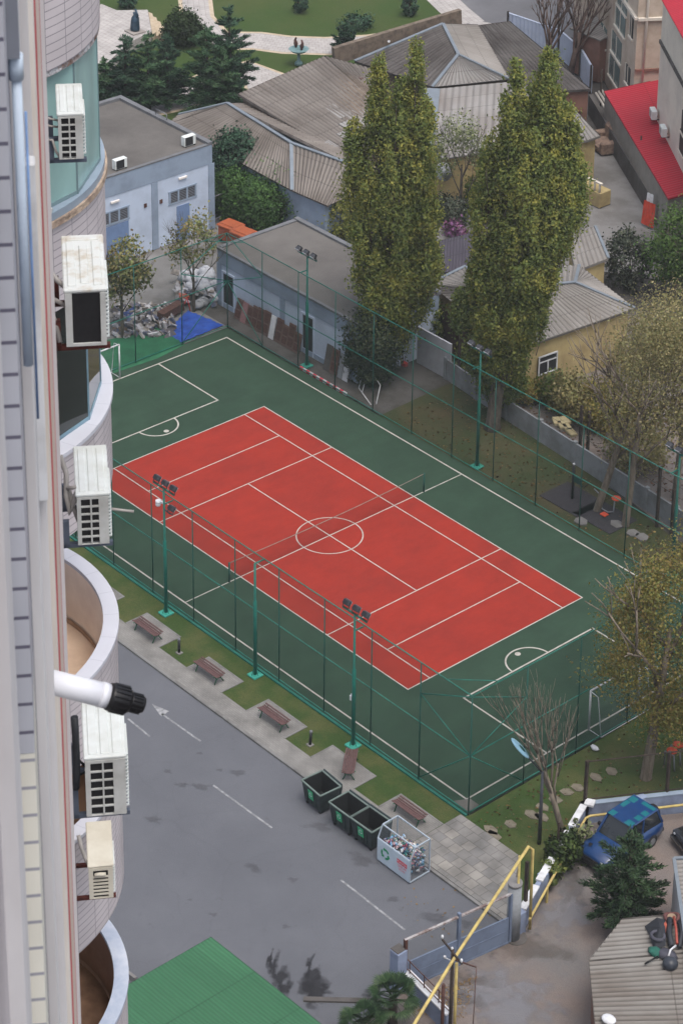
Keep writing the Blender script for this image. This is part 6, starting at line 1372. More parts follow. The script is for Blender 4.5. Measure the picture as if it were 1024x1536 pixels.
part('fence_rail', q, M_barkd, t, True); q = MB(); q.face([V1+ofs+Vector((0, 0, 1.05)), V3+ofs+Vector((0, 0, 1.05)), V3+ofs+Vector((0, 0, 2.95)), V1+ofs+Vector((0, 0, 2.95))]); part('wire_mesh', q, meshmat('brown_net', A(70, 60, 54), .14), t, True)
# gas pipes
t = thing('gas_pipe', 'yellow gas pipe rising over the gate and dropping beside the round pillar', 'gas pipe', V0); T = P(792, 1270, 4.05); q = MB()
q.tube([P(615, 1546, 4.0), P(676, 1445, 4.0), T, T+Vector((.12, .12, -.12)), Vector((T.x+.14, T.y+.14, .1))], .062, 10); part('pipe', q, M_yellow, t, True)
for d_ in (.3,): q = MB(); q.tube([Vector((T.x+.1-d_*.2, T.y-.2-d_, Zr)), Vector((T.x+.1-d_*.2, T.y-.2-d_, 4.0-.1))], .05, 8); part('support', q, M_yellow, t, True)
t = thing('gas_pipe', 'low yellow gas pipe on short stands running along the lane wall', 'gas pipe', V1); o1, o2, o3 = V0+Vector((.35, .15, .75)), V1+Vector((.45, -.35, .75)), V3+Vector((.35, -.4, .75)); q = MB(); q.tube([o1, o2-(o2-o1).normalized()*.15, o2+(o3-o2).normalized()*.15, o3], .055, 8); part('pipe', q, M_yellow, t, True)
for p in (o1.lerp(o2, .3), o1.lerp(o2, .75), o2.lerp(o3, .36), o2.lerp(o3, .75)): q = MB(); q.bar(Vector((p.x, p.y, Zr)), p, .08); part('stand', q, M_yellow, t, True)
# utility pole
pb_ = Vector((29.05, -18.72, Zr)); t = thing('utility_pole', 'dark utility pole with a cross arm and white insulators beside the yellow pipe', 'pole', pb_); part('pole', MB().tube([(0, 0, -.1), (0, 0, 4.35)], [.075, .055], 8), M_barkd, t); part('pole_stay', MB().tube([(.1, .12, -.1), (.1, .12, 3.7)], .06, 8), M_yellow, t)
ca = Vector((.75, -.18, 0)); part('cross_arm', MB().bar(Vector((0, 0, 4.2))-ca, Vector((0, 0, 4.2))+ca*.9, .06), M_barkd, t); q = MB()
for s in (-1, -.05, .85): q.tube([ca*s+Vector((0, 0, 4.22)), ca*s+Vector((0, 0, 4.3)), ca*s+Vector((0, 0, 4.36)), ca*s+Vector((0, 0, 4.4))], [.02, .05, .05, .03], 8)
q.tube([(-.35, -.05, 3.75), (-.35, -.05, 3.83)], .05, 8); q.bar((0, 0, 3.8), (-.35, -.05, 3.76), .03); part('insulator', q, M_white, t)
q = MB(); e_ = Vector((.9, .35, 0)); q.bar(Vector((0, 0, 3.9)), Vector((0, 0, 3.9))+e_, .04); q.tube([Vector((0, 0, 3.85))+e_, Vector((.85, .3, -.1))], .018, 5); part('bracket', q, M_rust, t)
q = MB(); q.tube([P(665, 1536, Zr), P(665, 1482, Zr)+Vector((0, 0, .1))], .02, 5); p = P(662, 1560, Zr); q2 = MB(); q2.tube([p, p+Vector((0, 0, 2.6))], .07, 7); solo('rusty_post', q2, M_rust, 'short rusty iron post left of the utility pole', 'post')
# street lamp with the oval head
b_ = Vector((23.26, -8.46, 0)); hd = P(782, 1125, 4.45); t = thing('street_lamp', 'dark street lamp with an oval pale blue head above the corner lawn', 'street lamp', b_)
part('pole', MB().tube([(0, 0, -.05), (0, 0, 1.6), (0, 0, 3.55)], [.09, .075, .06], 10), M_lamp, t); q = MB(); q.tube([b_+Vector((0, 0, 3.5)), hd+(b_+Vector((0, 0, 3.5))-hd)*.35, hd], .035, 6); part('arm', q, M_lamp, t, True)
u = (hd-(b_+Vector((0, 0, 3.5)))); ang = math.atan2(u.y, u.x); Mx = Matrix.Translation(hd) @ Matrix.Rotation(ang, 4, 'Z') @ Matrix.Rotation(-math.atan2(u.z, math.hypot(u.x, u.y)), 4, 'Y'); q = MB(); q.sphere((.1, 0, 0), 1, 20, 10, (.56, .2, .075)); q.v = [tuple(Mx @ Vector(v)) for v in q.v]; hdm = part('lamp_head', q, mat('lamp_blue', A(140, 182, 204, 1.2), .3, .05, 3), t, True)
q = MB(); q.sphere((.05, 0, .05), 1, 12, 6, (.22, .08, .05)); q.v = [tuple(Mx @ Vector(v)) for v in q.v]; part('lens', q, M_teald, hdm, True)
# stepping stones
for i, (px, py) in enumerate(((735, 1245), (765, 1236), (797, 1222), (813, 1210), (832, 1200), (850, 1188), (866, 1182), (893, 1166), (917, 1157), (812, 1225), (740, 1253))):
    c = P(px, py); q = MB(); q.prism([(c.x+.36*math.cos(k*PI/3+i)*random.uniform(.7, 1.15), c.y+.26*math.sin(k*PI/3+i)*random.uniform(.8, 1.1)) for k in range(6)], -.05, .012); solo('stepping_stone', q, mat('stone_tan', A(138, 130, 114), .9, .15, 3, fine=.15), 'flat irregular stepping stone in the corner lawn', 'stone', None, 'stepping stones in the corner lawn')
q = MB(); p = P(891, 1124); q.sphere((p.x, p.y, .08), .2, 8, 5, (1.3, .6, .5), -1, .25); solo('white_rag', q, M_white, 'crumpled white rag on the lawn behind the near goal', 'rag')
# fourth machine behind the brown tree at the right edge
for px, py, lb in ((1003, 1152, 'orange seated exercise machine partly hidden behind the brown tree, left one'), (1012, 1143, 'orange exercise machine at the right picture edge beside the brown tree')):
    p = P(px, py); t = thing('exercise_machine', lb, 'exercise machine', (p.x, p.y, 0)); q = MB(); q.tube([(-.3, 0, 0), (-.3, 0, .7), (.2, 0, .75), (.3, 0, 0)], .035, 7); part('frame', q, MG, t); q = MB(); q.sphere((0, .1, .85), .26, 10, 7, (1, .9, .35)); part('seat', q, MO, t)
# green roofed shelter at the bottom
t = thing('green_shelter', 'shelter with a green corrugated roof at the bottom of the car park', 'shelter', (27.2, -28, Zr)); z0_ = 2.6; a, b, c, d = Vector((21.2, -33, z0_)), Vector((21.2, -23.62, z0_)), Vector((34, -23.62, z0_+.35)), Vector((34, -33, z0_+.35)); roof(t, [(a, b, c, d)], M_roofgr, .15, .016)
for x in (21.5, 27, 33.5):
    for y in (-32.7, -24): q = MB(); q.bar((x, y, Zr), (x, y, z0_-.1), .12); part('post', q, M_steel, t, True)
q = MB(); q.bar((21.4, -32.8, z0_-.14), (21.4, -23.8, z0_-.14), .1, .12); q.bar((21.4, -23.9, z0_-.14), (33.9, -23.9, z0_+.2), .1, .12); part('beam', q, M_steel, t, True)
q = MB(); a, b = P(150, 1433, Zr), P(204, 1474, Zr); q.bar(a+Vector((0, 0, .1)), b+Vector((0, 0, .1)), .12, .3); solo('kerb_wall', q, M_conc, 'pale low kerb between the tower and the green shelter', 'kerb')
# grey corrugated shed, bottom right
a, b, b2 = P(893, 1552, 2.5), P(882, 1441, 2.5), P(933, 1378, 2.55); c, d, e_ = P(1075, 1425, 2.75), P(1095, 1552, 2.75), P(1060, 1368, 2.75)
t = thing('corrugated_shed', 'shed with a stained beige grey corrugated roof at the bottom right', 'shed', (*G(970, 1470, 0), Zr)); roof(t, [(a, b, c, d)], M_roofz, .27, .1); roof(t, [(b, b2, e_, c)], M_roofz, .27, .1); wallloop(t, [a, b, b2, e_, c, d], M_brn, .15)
q = MB(); p = RP(950, 1500, tuple(a), (0, 0, 1)); q.bar(RP(945, 1492, tuple(a), (0, 0, 1))+Vector((0, 0, .1)), RP(1060, 1492, tuple(a), (0, 0, 1))+Vector((0, 0, .14)), 1.0, .02); 
a, b, c, d = P(1036, 1470, 2.9), P(1010, 1289, 2.9), P(1100, 1284, 3.3), P(1120, 1460, 3.3)
t = thing('white_shed', 'white walled shed with a corrugated roof at the right edge, behind the conifer', 'shed', (*G(1040, 1360, 0), Zr)); roof(t, [(a, b, c, d)], M_roofg, .24, .05); wallloop(t, [a, b, c, d], mat('shed_white', A(196, 196, 200, .95), .8, .06, 1), .06); caps(t, [(a, b), (b, c)], M_flash, .07)
# scrap on the roof
def on(px, py, dz=0.0): return RP(px, py, (31.4, -14, 2.62), (0, 0, 1))+Vector((0, 0, dz))
M_scr = mat('scrap_black', A(44, 46, 52, 1.0), .6, .15, 4); M_scr2 = mat('scrap_grey', A(70, 70, 80, 1.0), .7, .12, 3)
t = thing('scooter_wreck', 'stripped scooter lying on the corrugated roof with an orange frame and one wheel', 'scooter', on(995, 1420)); p = on(1006, 1383, .22)
q = MB(); q.tube([p+Vector((.26*math.cos(k*PI/10), .26*math.sin(k*PI/10), .06*math.sin(k*.6))) for k in range(21)], .075, 8, caps=False); w_ = part('wheel', q, mat('tyre_brown', A(96, 62, 60, 1.0), .8), t, True); q = MB(); q.tube([p-Vector((0, 0, .05)), p+Vector((0, 0, .05))], .17, 14); part('rim', q, mat('rim_tan', A(140, 120, 100, 1.0), .5), w_, True)
q = MB(); q.tube([on(1009, 1385, .3), on(1012, 1405, .42), on(1014, 1425, .3)], .05, 8); part('frame_tube', q, mat('frame_orange', A(190, 90, 76, 1.5), .5), t, True); q = MB(); q.tube([on(1003, 1388, .3), on(1002, 1408, .32), on(1006, 1428, .25)], .11, 8); q.tube([on(1018, 1390, .25), on(1021, 1410, .3), on(1018, 1428, .2)], .09, 8); part('engine', q, M_scr, t, True)
q = MB(); q.tube([on(996, 1388, .2), on(994, 1398, .3), on(993, 1410, .25)], [.04, .14, .08], 8); part('mudguard', q, mat('guard_orange', A(200, 104, 82, 1.5), .5), t, True); q = MB(); q.tube([on(1012, 1428, .3), on(1004, 1436, .35), on(1001, 1444, .3)], .04, 6); part('fork', q, M_white, t, True)
t = thing('scrap_panel', 'black plastic scooter fairing lying left of the orange scooter frame', 'scrap', on(985, 1405)); q = MB(); q.raw([tuple(on(966, 1391, .05)), tuple(on(984, 1387, .35)), tuple(on(996, 1393, .4)), tuple(on(997, 1428, .3)), tuple(on(980, 1428, .1)), tuple(on(973, 1405, .1)), tuple(on(988, 1408, .55))], [(0, 6, 1), (1, 6, 2), (2, 6, 3), (3, 6, 4), (4, 6, 5), (5, 6, 0)]); part('shell', q, M_scr, t, True)
q = MB(); c = on(985, 1415, .35); q.tube([c+Vector((.26*math.cos(k*PI/9), .22*math.sin(k*PI/9), 0)) for k in range(19)], .07, 7, caps=False); part('ring', q, M_scr2, t, True); q = MB(); q.tube([on(966, 1449, .1), on(985, 1441, .2)], .035, 6); part('stick', q, M_black, t, True)
q = MB(); q.sphere((0, 0, .2), .3, 16, 10, (1, 1, .85), -.9); solo('helmet', q, mat('helmet_dark', A(50, 54, 62, 1.0), .35), 'dark round helmet lying below the scrap on the corrugated roof', 'helmet', on(1004, 1452))
q = MB(); q.sphere((0, 0, .1), .25, 10, 6, (1.2, .9, .6), -1, .2); solo('green_rag', q, mat('rag_green', A(36, 92, 80, 1), .8), 'crumpled green rag under the black fairing on the roof', 'rag', on(981, 1431)); q = MB(); q.sphere((0, 0, .1), .3, 10, 6, (1.3, .9, .6), -1, .2); solo('grey_rag', q, M_scr2, 'crumpled grey rag between the helmet and the fairing', 'rag', on(1000, 1436))
q = MB(); q.sphere((0, 0, .1), .3, 12, 8, (1, .8, .3), -1); solo('white_basin', q, M_white, 'white basin at the bottom edge of the corrugated roof', 'basin', on(912, 1532))
# cars
def car(name, label, loc, rz, L, W_, Hh, paint, suv=False):
    t = thing(name, label, 'car', loc, rz); hw = W_/2; hb = Hh*.56; m = .30
    # lofted lower body: x along the car (front = -x), rows of (x, halfwidth, z_low, z_shoulder, z_top)
    sec = [(-L/2, hw*.82, .34, .56, .60), (-L/2+.08, hw*.93, .28, .66, .72), (-L/2+.5, hw*.98, .24, hb*.80, hb*.88), (-L*.17, hw, .24, hb*.86, hb*.96), (0, hw, .24, hb*.88, hb), (L*.3, hw, .24, hb*.88, hb), (L/2-.08, hw*.95, .28, hb*.85, hb*.97), (L/2, hw*.88, .36, hb*.8, hb*.92)]
    q = MB(); V_ = []
    for x, w_, z0, z1, z2 in sec: V_ += [(x, -w_*.94, z0), (x, -w_, (z0+z1)/2), (x, -w_*.99, z1), (x, -w_*.86, z2), (x, w_*.86, z2), (x, w_*.99, z1), (x, w_, (z0+z1)/2), (x, w_*.94, z0)]
    F = []; n = len(sec)
    for i in range(n-1):
        for j in range(8): F.append((i*8+j, (i+1)*8+j, (i+1)*8+(j+1) % 8, i*8+(j+1) % 8))
    F.append(tuple(range(8))); F.append(tuple(reversed(range((n-1)*8, n*8)))); q.raw(V_, F, True)
    body = part('body', q, paint, t)
    x0, x1, x2, x3 = (-L*.17, -L*.02, L*.40, L*.475) if suv else (-L*.2, L*.0, L*.25, L*.42); wt = hw*.76
    base = [(x0, -hw*.87, hb*.94), (x3, -hw*.87, hb*.97), (x3, hw*.87, hb*.97), (x0, hw*.87, hb*.94)]; top = [(x1, -wt, Hh-.05), (x2, -wt, Hh-.05), (x2, wt, Hh-.05), (x1, wt, Hh-.05)]
    q = MB(); q.raw(base+top, [(0, 1, 5, 4), (1, 2, 6, 5), (2, 3, 7, 6), (3, 0, 4, 7), (4, 5, 6, 7)]); part('window_glass', q, M_carglass, t)
    for i in range(4): q = MB(); q.bar(base[i], top[i], .09); part('pillar', q, paint, t)
    for y in (-1, 1):
        q = MB(); f = .48; a = Vector(base[0 if y < 0 else 3]).lerp(Vector(base[1 if y < 0 else 2]), f); b = Vector(top[0 if y < 0 else 3]).lerp(Vector(top[1 if y < 0 else 2]), f); q.bar(a, b, .07); part('pillar', q, paint, t)
    q = MB(); q.bbox(x1-.1, -wt-.06, Hh-.08, x2+.06, wt+.06, Hh, .035); rf = part('roof', q, paint, t)
    q = MB(); q.bbox(-L/2-.06, -hw*.9, .3, -L/2+.1, hw*.9, .5, .03); part('bumper', q, M_black if suv else paint, t); q = MB(); q.bbox(L/2-.1, -hw*.9, .34, L/2+.06, hw*.9, .54, .03); part('bumper', q, M_black if suv else paint, t)
    q = MB(); q.box(-L/2-.02, -hw*.5, .5, -L/2+.05, hw*.5, .62); part('grille', q, M_black, t)
    for y in (-1, 1):
        q = MB(); q.sphere((-L/2+.06, y*hw*.68, .6), .1, 10, 6, (.6, 1.2, .8)); part('headlight', q, M_lglass, t); q = MB(); q.bbox(x0+.28, y*(hw+.09)-.09, hb*.98, x0+.4, y*(hw+.09)+.09, hb+.14, .02); part('mirror', q, M_black, t)
        q = MB(); q.box(L/2-.03, y*hw*.72-.09, .62, L/2+.012, y*hw*.72+.09, .8); part('tail_light', q, mat('tail_red', (.25, .01, .01), .3), t)
        for x in (-L*.31, L*.29):
            q = MB(); q.tube([(x, y*(hw-.22), m), (x, y*(hw-.2), m), (x, y*(hw+.0), m), (x, y*(hw+.02), m)], [m*.85, m, m, m*.85], 18); w_ = part('wheel', q, mat('tyre', (.015, .015, .016), .85), t); q = MB(); q.tube([(x, y*(hw+.01), m), (x, y*(hw+.028), m)], m*.55, 12); part('rim', q, M_steel, w_)
    return t, rf, (x1, x2, wt, body)
M_carglass = glassmat('car_glass', (.02, .024, .028), .06, .6); M_blue = mat('car_blue', A(22, 74, 138, 2.0), .35, .03, 1, A(20, 64, 120, 2.0), spec=.5, coat=.5); M_turq = mat('car_turquoise', A(40, 136, 150, 2.0), .35, .03, 1); M_cblack = mat('car_black', (.012, .013, .016), .22, .02, 1, spec=.6, coat=.7)
t, rf, (x1, x2, wt, body) = car('off_road_car', 'small blue off road car with turquoise patches on its roof, parked in the lane', (25.66, -6.2, Zr), R(90)+.04, 3.65, 1.64, 1.62, M_blue, True)
for x, y, a, b in ((x1+.05, wt*.75, .16, .14), (x1+.85, wt*.82, .22, .11), (x2-.25, wt*.72, .17, .17), (x2-.12, -wt*.45, .1, .34), (x1+.05, -wt*.72, .16, .18), (x1+.55, -wt*.78, .15, .14), (x1+.95, -wt*.78, .15, .14)): q = MB(); q.bbox(x-a, y-b, 1.615, x+a, y+b, 1.626, .004); part('turquoise_patch', q, M_turq, rf)
q = MB(); q.box(-1.15, -.25, .915, -1.05, .2, .93); q.box(-1.5, .3, .87, -1.35, .45, .885); part('bonnet_vent', q, M_black, body)
q = MB(); q.tube([(1.9, 0, .82), (2.1, 0, .82)], .32, 16); part('spare_wheel', q, MATS['tyre'], t)
t2, _, _ = car('parked_car', 'black car parked against the lane wall, cut by the right edge', (28.1, -2.55, Zr), R(74), 4.2, 1.75, 1.45, M_cblack)
# ------------------------------------------------------------------ trees and plants
def U(u, v=0.0): return (.715*u-.699*v, .699*u+.715*v)      # u metres to the right in the view, v metres away
LP = leafmat('leaf_poplar', [A(76, 90, 50, .56), A(92, 103, 54, .56), A(110, 114, 58, .56), A(136, 132, 66, .56)], .5)
LPd = leafmat('leaf_poplar_green', [A(70, 86, 50, .6), A(84, 98, 54, .6), A(98, 108, 58, .6), A(120, 122, 66, .6)], .5)
LC = leafmat('leaf_cedar', [A(36, 60, 42, .6), A(46, 72, 50, .6), A(60, 86, 58, .6), A(78, 100, 66, .6)], .2)
LC2 = leafmat('leaf_dark_conifer', [A(32, 54, 42, .6), A(42, 66, 50, .6), A(56, 78, 58, .6)], .2)
LH = leafmat('leaf_hedge', [A(48, 72, 40, .68), A(60, 88, 46, .68), A(78, 106, 54, .68)], .35)
LY = leafmat('leaf_yellow_green', [A(94, 104, 52, .72), A(116, 120, 60, .72), A(140, 136, 72, .72)], .35)
LB = leafmat('leaf_autumn', [A(104, 102, 68, .6), A(116, 112, 76, .6), A(130, 118, 82, .6), A(108, 112, 72, .6), A(146, 136, 104, .6)], .4)
LB2 = leafmat('leaf_olive_autumn', [A(92, 98, 56, .54), A(106, 108, 60, .54), A(122, 116, 64, .54), A(118, 100, 62, .54), A(142, 132, 76, .54)], .5)
LO = leafmat('leaf_olive', [A(90, 100, 70, .72), A(112, 120, 84, .72), A(134, 138, 102, .72)], .35)
LD = leafmat('leaf_dark_shrub', [A(46, 54, 46, .72), A(60, 68, 56, .72), A(84, 86, 70, .72)], .25)
LG = leafmat('leaf_green', [A(62, 88, 46, .72), A(78, 104, 52, .72), A(98, 120, 62, .72)], .35)
LS = leafmat('leaf_small_plane', [A(92, 104, 66, .72), A(110, 116, 72, .72), A(130, 124, 82, .72), A(118, 98, 68, .72)], .35)

def sp(u, v, z0, z1, r, n): x, y = U(u*.94, v); return (x, y, z0, z1, r*.74, int(n*.9))
poplar('poplar_tree', 'tall yellow green poplar behind the low blue building, the left of the two', P(577, 562), [
    sp(1.4, 0, 3.0, 19.2, 1.5, 270), sp(-.6, .2, 3.0, 18.3, 1.3, 200), sp(-1.9, 0, 4.5, 14.9, .9, 110), sp(2.1, .3, 3.5, 16.0, 1.1, 140), sp(.4, -.6, 2.2, 16.2, 1.5, 220), sp(-1.0, -.5, 1.8, 12.5, 1.3, 170), sp(.6, 1.0, 4, 17, 1.2, 150), sp(2.3, -.5, 1.8, 10, 1.0, 100)], LP, M_bark, .26, (.1, .05, 8))
poplar('poplar_tree', 'tall broad yellowing poplar behind the middle of the far fence, right of the other', P(738, 642), [
    sp(.5, 0, 5, 20.8, 1.35, 220), sp(2.3, .2, 5, 21.2, 1.7, 320), sp(3.5, .1, 6.5, 18.2, 1.35, 200), sp(-.7, .3, 4.5, 16.8, 1.3, 170), sp(1.5, -.7, 4, 17.5, 1.7, 280), sp(3.0, -.6, 6, 15.5, 1.5, 210), sp(1.6, 1.2, 6, 19.5, 1.4, 180), sp(4.1, 0, 8, 14.6, .8, 70)], LP, M_bark, .34, (.5, .45, 9))
poplar('poplar_tree', 'shorter darker green poplar standing in front of the tall right one', P(742, 628), [
    sp(.1, 0, 2.0, 11.4, 1.6, 230), sp(-1.2, 0, 2.4, 9.2, 1.15, 120), sp(1.4, .1, 2.2, 9.6, 1.3, 150), sp(.3, -.6, 1.8, 8.0, 1.5, 140), sp(-2.0, .2, 3.2, 7.6, .8, 60), sp(2.2, .2, 3, 7.8, .9, 70)], LPd, M_bark, .2, (.1, .05, 5))
shrub('dark_shrub', 'dark green bushy evergreen at the foot of the left poplar', P(556, 572), 1.5, 1.2, 4.4, leafmat('leaf_dark_olive', [A(44, 54, 40, .8), A(56, 66, 44, .8), A(74, 80, 52, .8)], .3), 0.090, 212, 57, bark=M_barkd)
# conifers by the park
for i, (px, py, h, r, lb) in enumerate(((158, 166, 3.8, 1.4, 'short dark conifer next to the tower, left end of the row'), (190, 168, 5.4, 1.9, 'dark conifer just below the bronze statue'), (224, 168, 5.6, 2.0, 'dark conifer in the middle of the left clump'), (252, 156, 5.0, 1.8, 'dark conifer at the right side of the left clump'), (312, 168, 6.2, 2.3, 'broad dark conifer below the round bush'), (345, 160, 7.2, 2.2, 'tallest dark conifer beside the pale park path'), (334, 172, 4.6, 1.8, 'low dark conifer in front of the tallest conifer'))):
    conifer('conifer_tree', lb, P(px, py), h, r, LC if i % 2 == 0 else LC2, M_barkd, 12, .14, 1.0, .45, 'dark conifers along the park edge', ex=.5)
# hedge and shrubs between the buildings
shrub('dark_shrub', 'tall dark feathery bush beside the service building', P(352, 300), 1.7, 1.5, 4.6, LC2, 0.096, 237, 54, bark=M_barkd); shrub('dark_shrub', 'dark feathery bush right of the tall one, against the hip roof', P(395, 300), 1.5, 1.2, 3.6, LC, 0.096, 162, 51, bark=M_barkd)
shrub('hedge_bush', 'bright green ivy hedge behind the orange containers', P(385, 340), 1.9, 1.2, 2.9, LH, 0.084, 237, 57, bark=M_barkd); shrub('hedge_bush', 'tall green hedge bush against the blue wall of the hip roof house', P(412, 322), 2.0, 1.2, 3.4, LH, .088, 200, 50, bark=M_barkd); shrub('hedge_bush', 'green hedge bush behind the corner of the low blue building', P(350, 326), 1.5, 1.1, 3.0, LH, .088, 150, 50, bark=M_barkd); shrub('hedge_bush', 'green hedge bush right of the ivy hedge', P(436, 336), 1.8, 1.2, 3.2, LH, 0.084, 187, 57, bark=M_barkd); shrub('hedge_bush', 'dark green bush at the right end of the hedge', P(472, 343), 1.4, 1.0, 2.9, LC, 0.084, 112, 51, bark=M_barkd); shrub('shrub', 'yellow green shrub left of the left poplar', P(506, 362), 1.5, 1.1, 3.3, LY, 0.084, 125, 51, bark=M_barkd)
# olive in the cottage garden
bx = U(0)
tree('olive_tree', 'thin grey green tree in front of the yellow cottage', P(690, 318), 7, [(*U(-.9), 4.2, .8, .8, 1.6, 46), (*U(.7), 4.6, .9, .8, 1.5, 50), (*U(-.2), 5.6, .9, .8, 1.2, 40), (*U(1.6), 4.0, .6, .6, 1.3, 30), (*U(-1.6), 4.6, .5, .5, 1.1, 20)], (.085, .42, 15, 0), M_bark, LO, .1, trunk_h=3.2, split=3, depth=4, spread=.35, limb0=.2)
shrub('shrub', 'dark leafy shrub by the cottage door', P(672, 330), 1.4, .9, 1.5, LD, 0.084, 75, 40, bark=M_barkd); shrub('shrub', 'green shrub between the cottage and the right poplar', P(722, 318), 1.1, .9, 2.6, LPd, 0.084, 87, 44, bark=M_barkd); shrub('flower_bush', 'low bush with pink and violet flowers beside the slate shed', P(684, 355), 1.0, .6, .8, leafmat('leaf_flower', [A(60, 84, 50), A(150, 96, 130), A(176, 120, 176), A(70, 92, 52)]), .1, 40, 20, bark=M_barkd)
shrub('shrub', 'yellow green shrub hanging over the shed by the left poplar', P(648, 520), .8, .7, 2.9, LPd, 0.090, 75, 40, bark=M_barkd)
# autumn trees on the right
M_barkp = mat('pale_bark', A(122, 112, 100, 1.0), .9, .15, 2.5, A(92, 84, 74, 1.0), bump=.3, bscale=14, stretch=(3, 3, .6))
def aut(name, label, px, py, h, crown, lean, lm=LB, r=.17, dens=13, size=.066, th=None, cr=.75):
    return tree(name, label, P(px, py), h, [(*U(u, v), z, a, b, c, n) for u, v, z, a, b, c, n in crown], (size, cr, dens, .1), M_barkp, lm, r, trunk_h=th or h*.55, lean=U(*lean), split=3, depth=3, spread=.5, limb0=.42)
aut('plane_tree', 'leaning pale trunked tree with sparse brown leaves behind the exercise mats', 895, 766, 12.5, [(2.3, 0, 8.6, 2.0, 2.0, 3.0, 130), (1.2, 0, 6.0, 1.5, 1.5, 1.6, 45), (3.2, 0, 10.8, 1.4, 1.4, 1.6, 50)], (1.6, 0), cr=1.0, dens=32)
aut('plane_tree', 'pale trunked tree with sparse brown leaves right of the orange exercise machine', 937, 788, 13.5, [(1.8, 0, 8.2, 2.4, 2.2, 3.4, 150), (.2, 0, 6.2, 1.4, 1.2, 1.5, 35), (2.2, 0, 11.4, 1.7, 1.6, 1.8, 60), (3.4, .5, 7.5, 1.5, 1.5, 2.5, 60)], (.5, 0), cr=1.0, dens=32)
aut('plane_tree', 'brown leafed tree at the right edge behind the garden wall', 1012, 745, 11, [(.3, 0, 6.6, 2.4, 2.2, 3.2, 150), (-1.0, 0, 8.8, 1.6, 1.5, 1.7, 60)], (.2, 0), cr=1.0, dens=32)
aut('plane_tree', 'thin brown tree beside the end of the yellow house', 965, 640, 8, [(.2, 0, 5.2, 1.7, 1.6, 2.2, 90), (-1.0, 0, 4.0, 1.1, 1.0, 1.3, 36)], (.1, 0), r=.1, cr=.9, dens=34)
aut('tree', 'dense green tree at the right edge above the yellow house', 1010, 450, 6.2, [(.3, 0, 3.8, 1.7, 1.5, 2.2, 120), (-.7, 0, 2.6, 1.2, 1, 1.4, 50)], (.2, 0), LG, .14, 46, .09, cr=.6)
shrub('dark_shrub', 'dark blotchy shrub between the grey shed and the yard', P(938, 432), 1.5, 1.2, 3.6, LD, 0.096, 112, 34, bark=M_barkd)
for i, (px, py, rx, h, m_, lb) in enumerate(((786, 600, 1.0, 1.1, LB2, 'olive brown bush below the window of the yellow house'), (834, 606, 1.2, 1.6, LPd, 'green bush right of the window of the yellow house'), (862, 628, 1.6, 2.4, LB, 'brown bush behind the timber pile'), (905, 640, 1.7, 2.8, LB2, 'olive bush behind the garden wall posts'), (950, 700, 1.8, 2.6, LB, 'brown bush behind the leaning tree'), (985, 560, 1.9, 2.6, LB, 'brown bush at the right edge beyond the garden'), (712, 565, 1.3, 1.8, LPd, 'green bush between the garden wall and the dark boarding'))):
    shrub('garden_bush', lb, P(px, py), rx, rx*.8, h, m_, 0.090, 112, 30, bark=M_barkd)
aut('plane_tree', 'olive brown tree in the right foreground beside the near goal', 968, 1166, 13.6, [(1.9, 0, 8.4, 2.5, 2.4, 4.0, 84), (2.1, 0, 11.2, 1.3, 1.3, 1.8, 24), (-0.9, 0, 7.0, 1.3, 1.2, 1.2, 27), (-1.4, 0, 5.6, .9, .9, .8, 12), (3.3, 0, 6.2, 2.0, 1.8, 3.2, 64), (0.6, 0, 3.8, 1.4, 1.5, 1.0, 32), (-0.2, 0, 9.6, 1.0, 1.0, 1.0, 17), (2.1, 0, 2.9, 1.6, 1.5, .9, 24), (-1.2, 0, 8.6, .8, .8, .7, 11)], (.6, 0), LB2, .22, 125, .066, cr=.78)
# two small trees by the rubbish
tree('small_tree', 'small olive leafed tree standing by the tower behind the green carpet', P(184, 506), 7, [(*U(.2), 4.6, 1.1, 1.0, 1.7, 60), (*U(-.4), 3.4, .9, .8, 1.0, 26), (*U(.9), 3.9, .8, .7, .9, 24)], (.1, .5, 30, 0), M_bark, LS, .09, trunk_h=3.8, split=3, depth=3, spread=.4, limb0=.4)
tree('small_tree', 'small sparse reddish tree in front of the white sack heap', P(291, 466), 6.4, [(*U(.2), 4.4, 1.1, 1.0, 1.4, 44), (*U(-.9), 4.0, .7, .6, .9, 16), (*U(.5), 5.4, .6, .6, .8, 14)], (.09, .45, 20, 0), M_bark, LS, .08, trunk_h=3.4, split=3, depth=4, spread=.4, limb0=.35)
# bare trees
def bare(name, label, px, py, h, r, lean, n, depth=4, spread=.4, bark=None):
    t = thing(name, label, 'tree', P(px, py)); q = MB(); top = Vector((*U(*lean), h*.45)); q.tube([(0, 0, -.2), top*.5, top], [r*1.2, r, r*.7], n=8)
    for k in range(n):
        f = .45+.55*k/n; a = k*2.4+random.random(); limbs(q, top*f, Vector((math.cos(a)*spread, math.sin(a)*spread, 1))+Vector((*U(lean[0]/h*2), 0)), h*.3, r*.5, depth-1, spread, .3, 3)
    part('trunk', q, bark or M_barkp, t)
M_barkb = mat('brown_bare_bark', A(108, 90, 82, 1.0), .95, .15, 3, A(84, 68, 62, 1.0))
bare('bare_tree', 'bare brown tree in front of the ribbed white fence, the left one', 817, 112, 7, .2, (.3, 0), 7, bark=M_barkb); bare('bare_tree', 'bare brown tree leaning beside the tan building', 853, 116, 7.5, .2, (.6, 0), 7, bark=M_barkb)
bare('bare_tree', 'bare thin tree leaning over the lane wall beside the street lamp', 848, 1262, 7.6, .12, (-1.0, 0), 6, 4, .26)
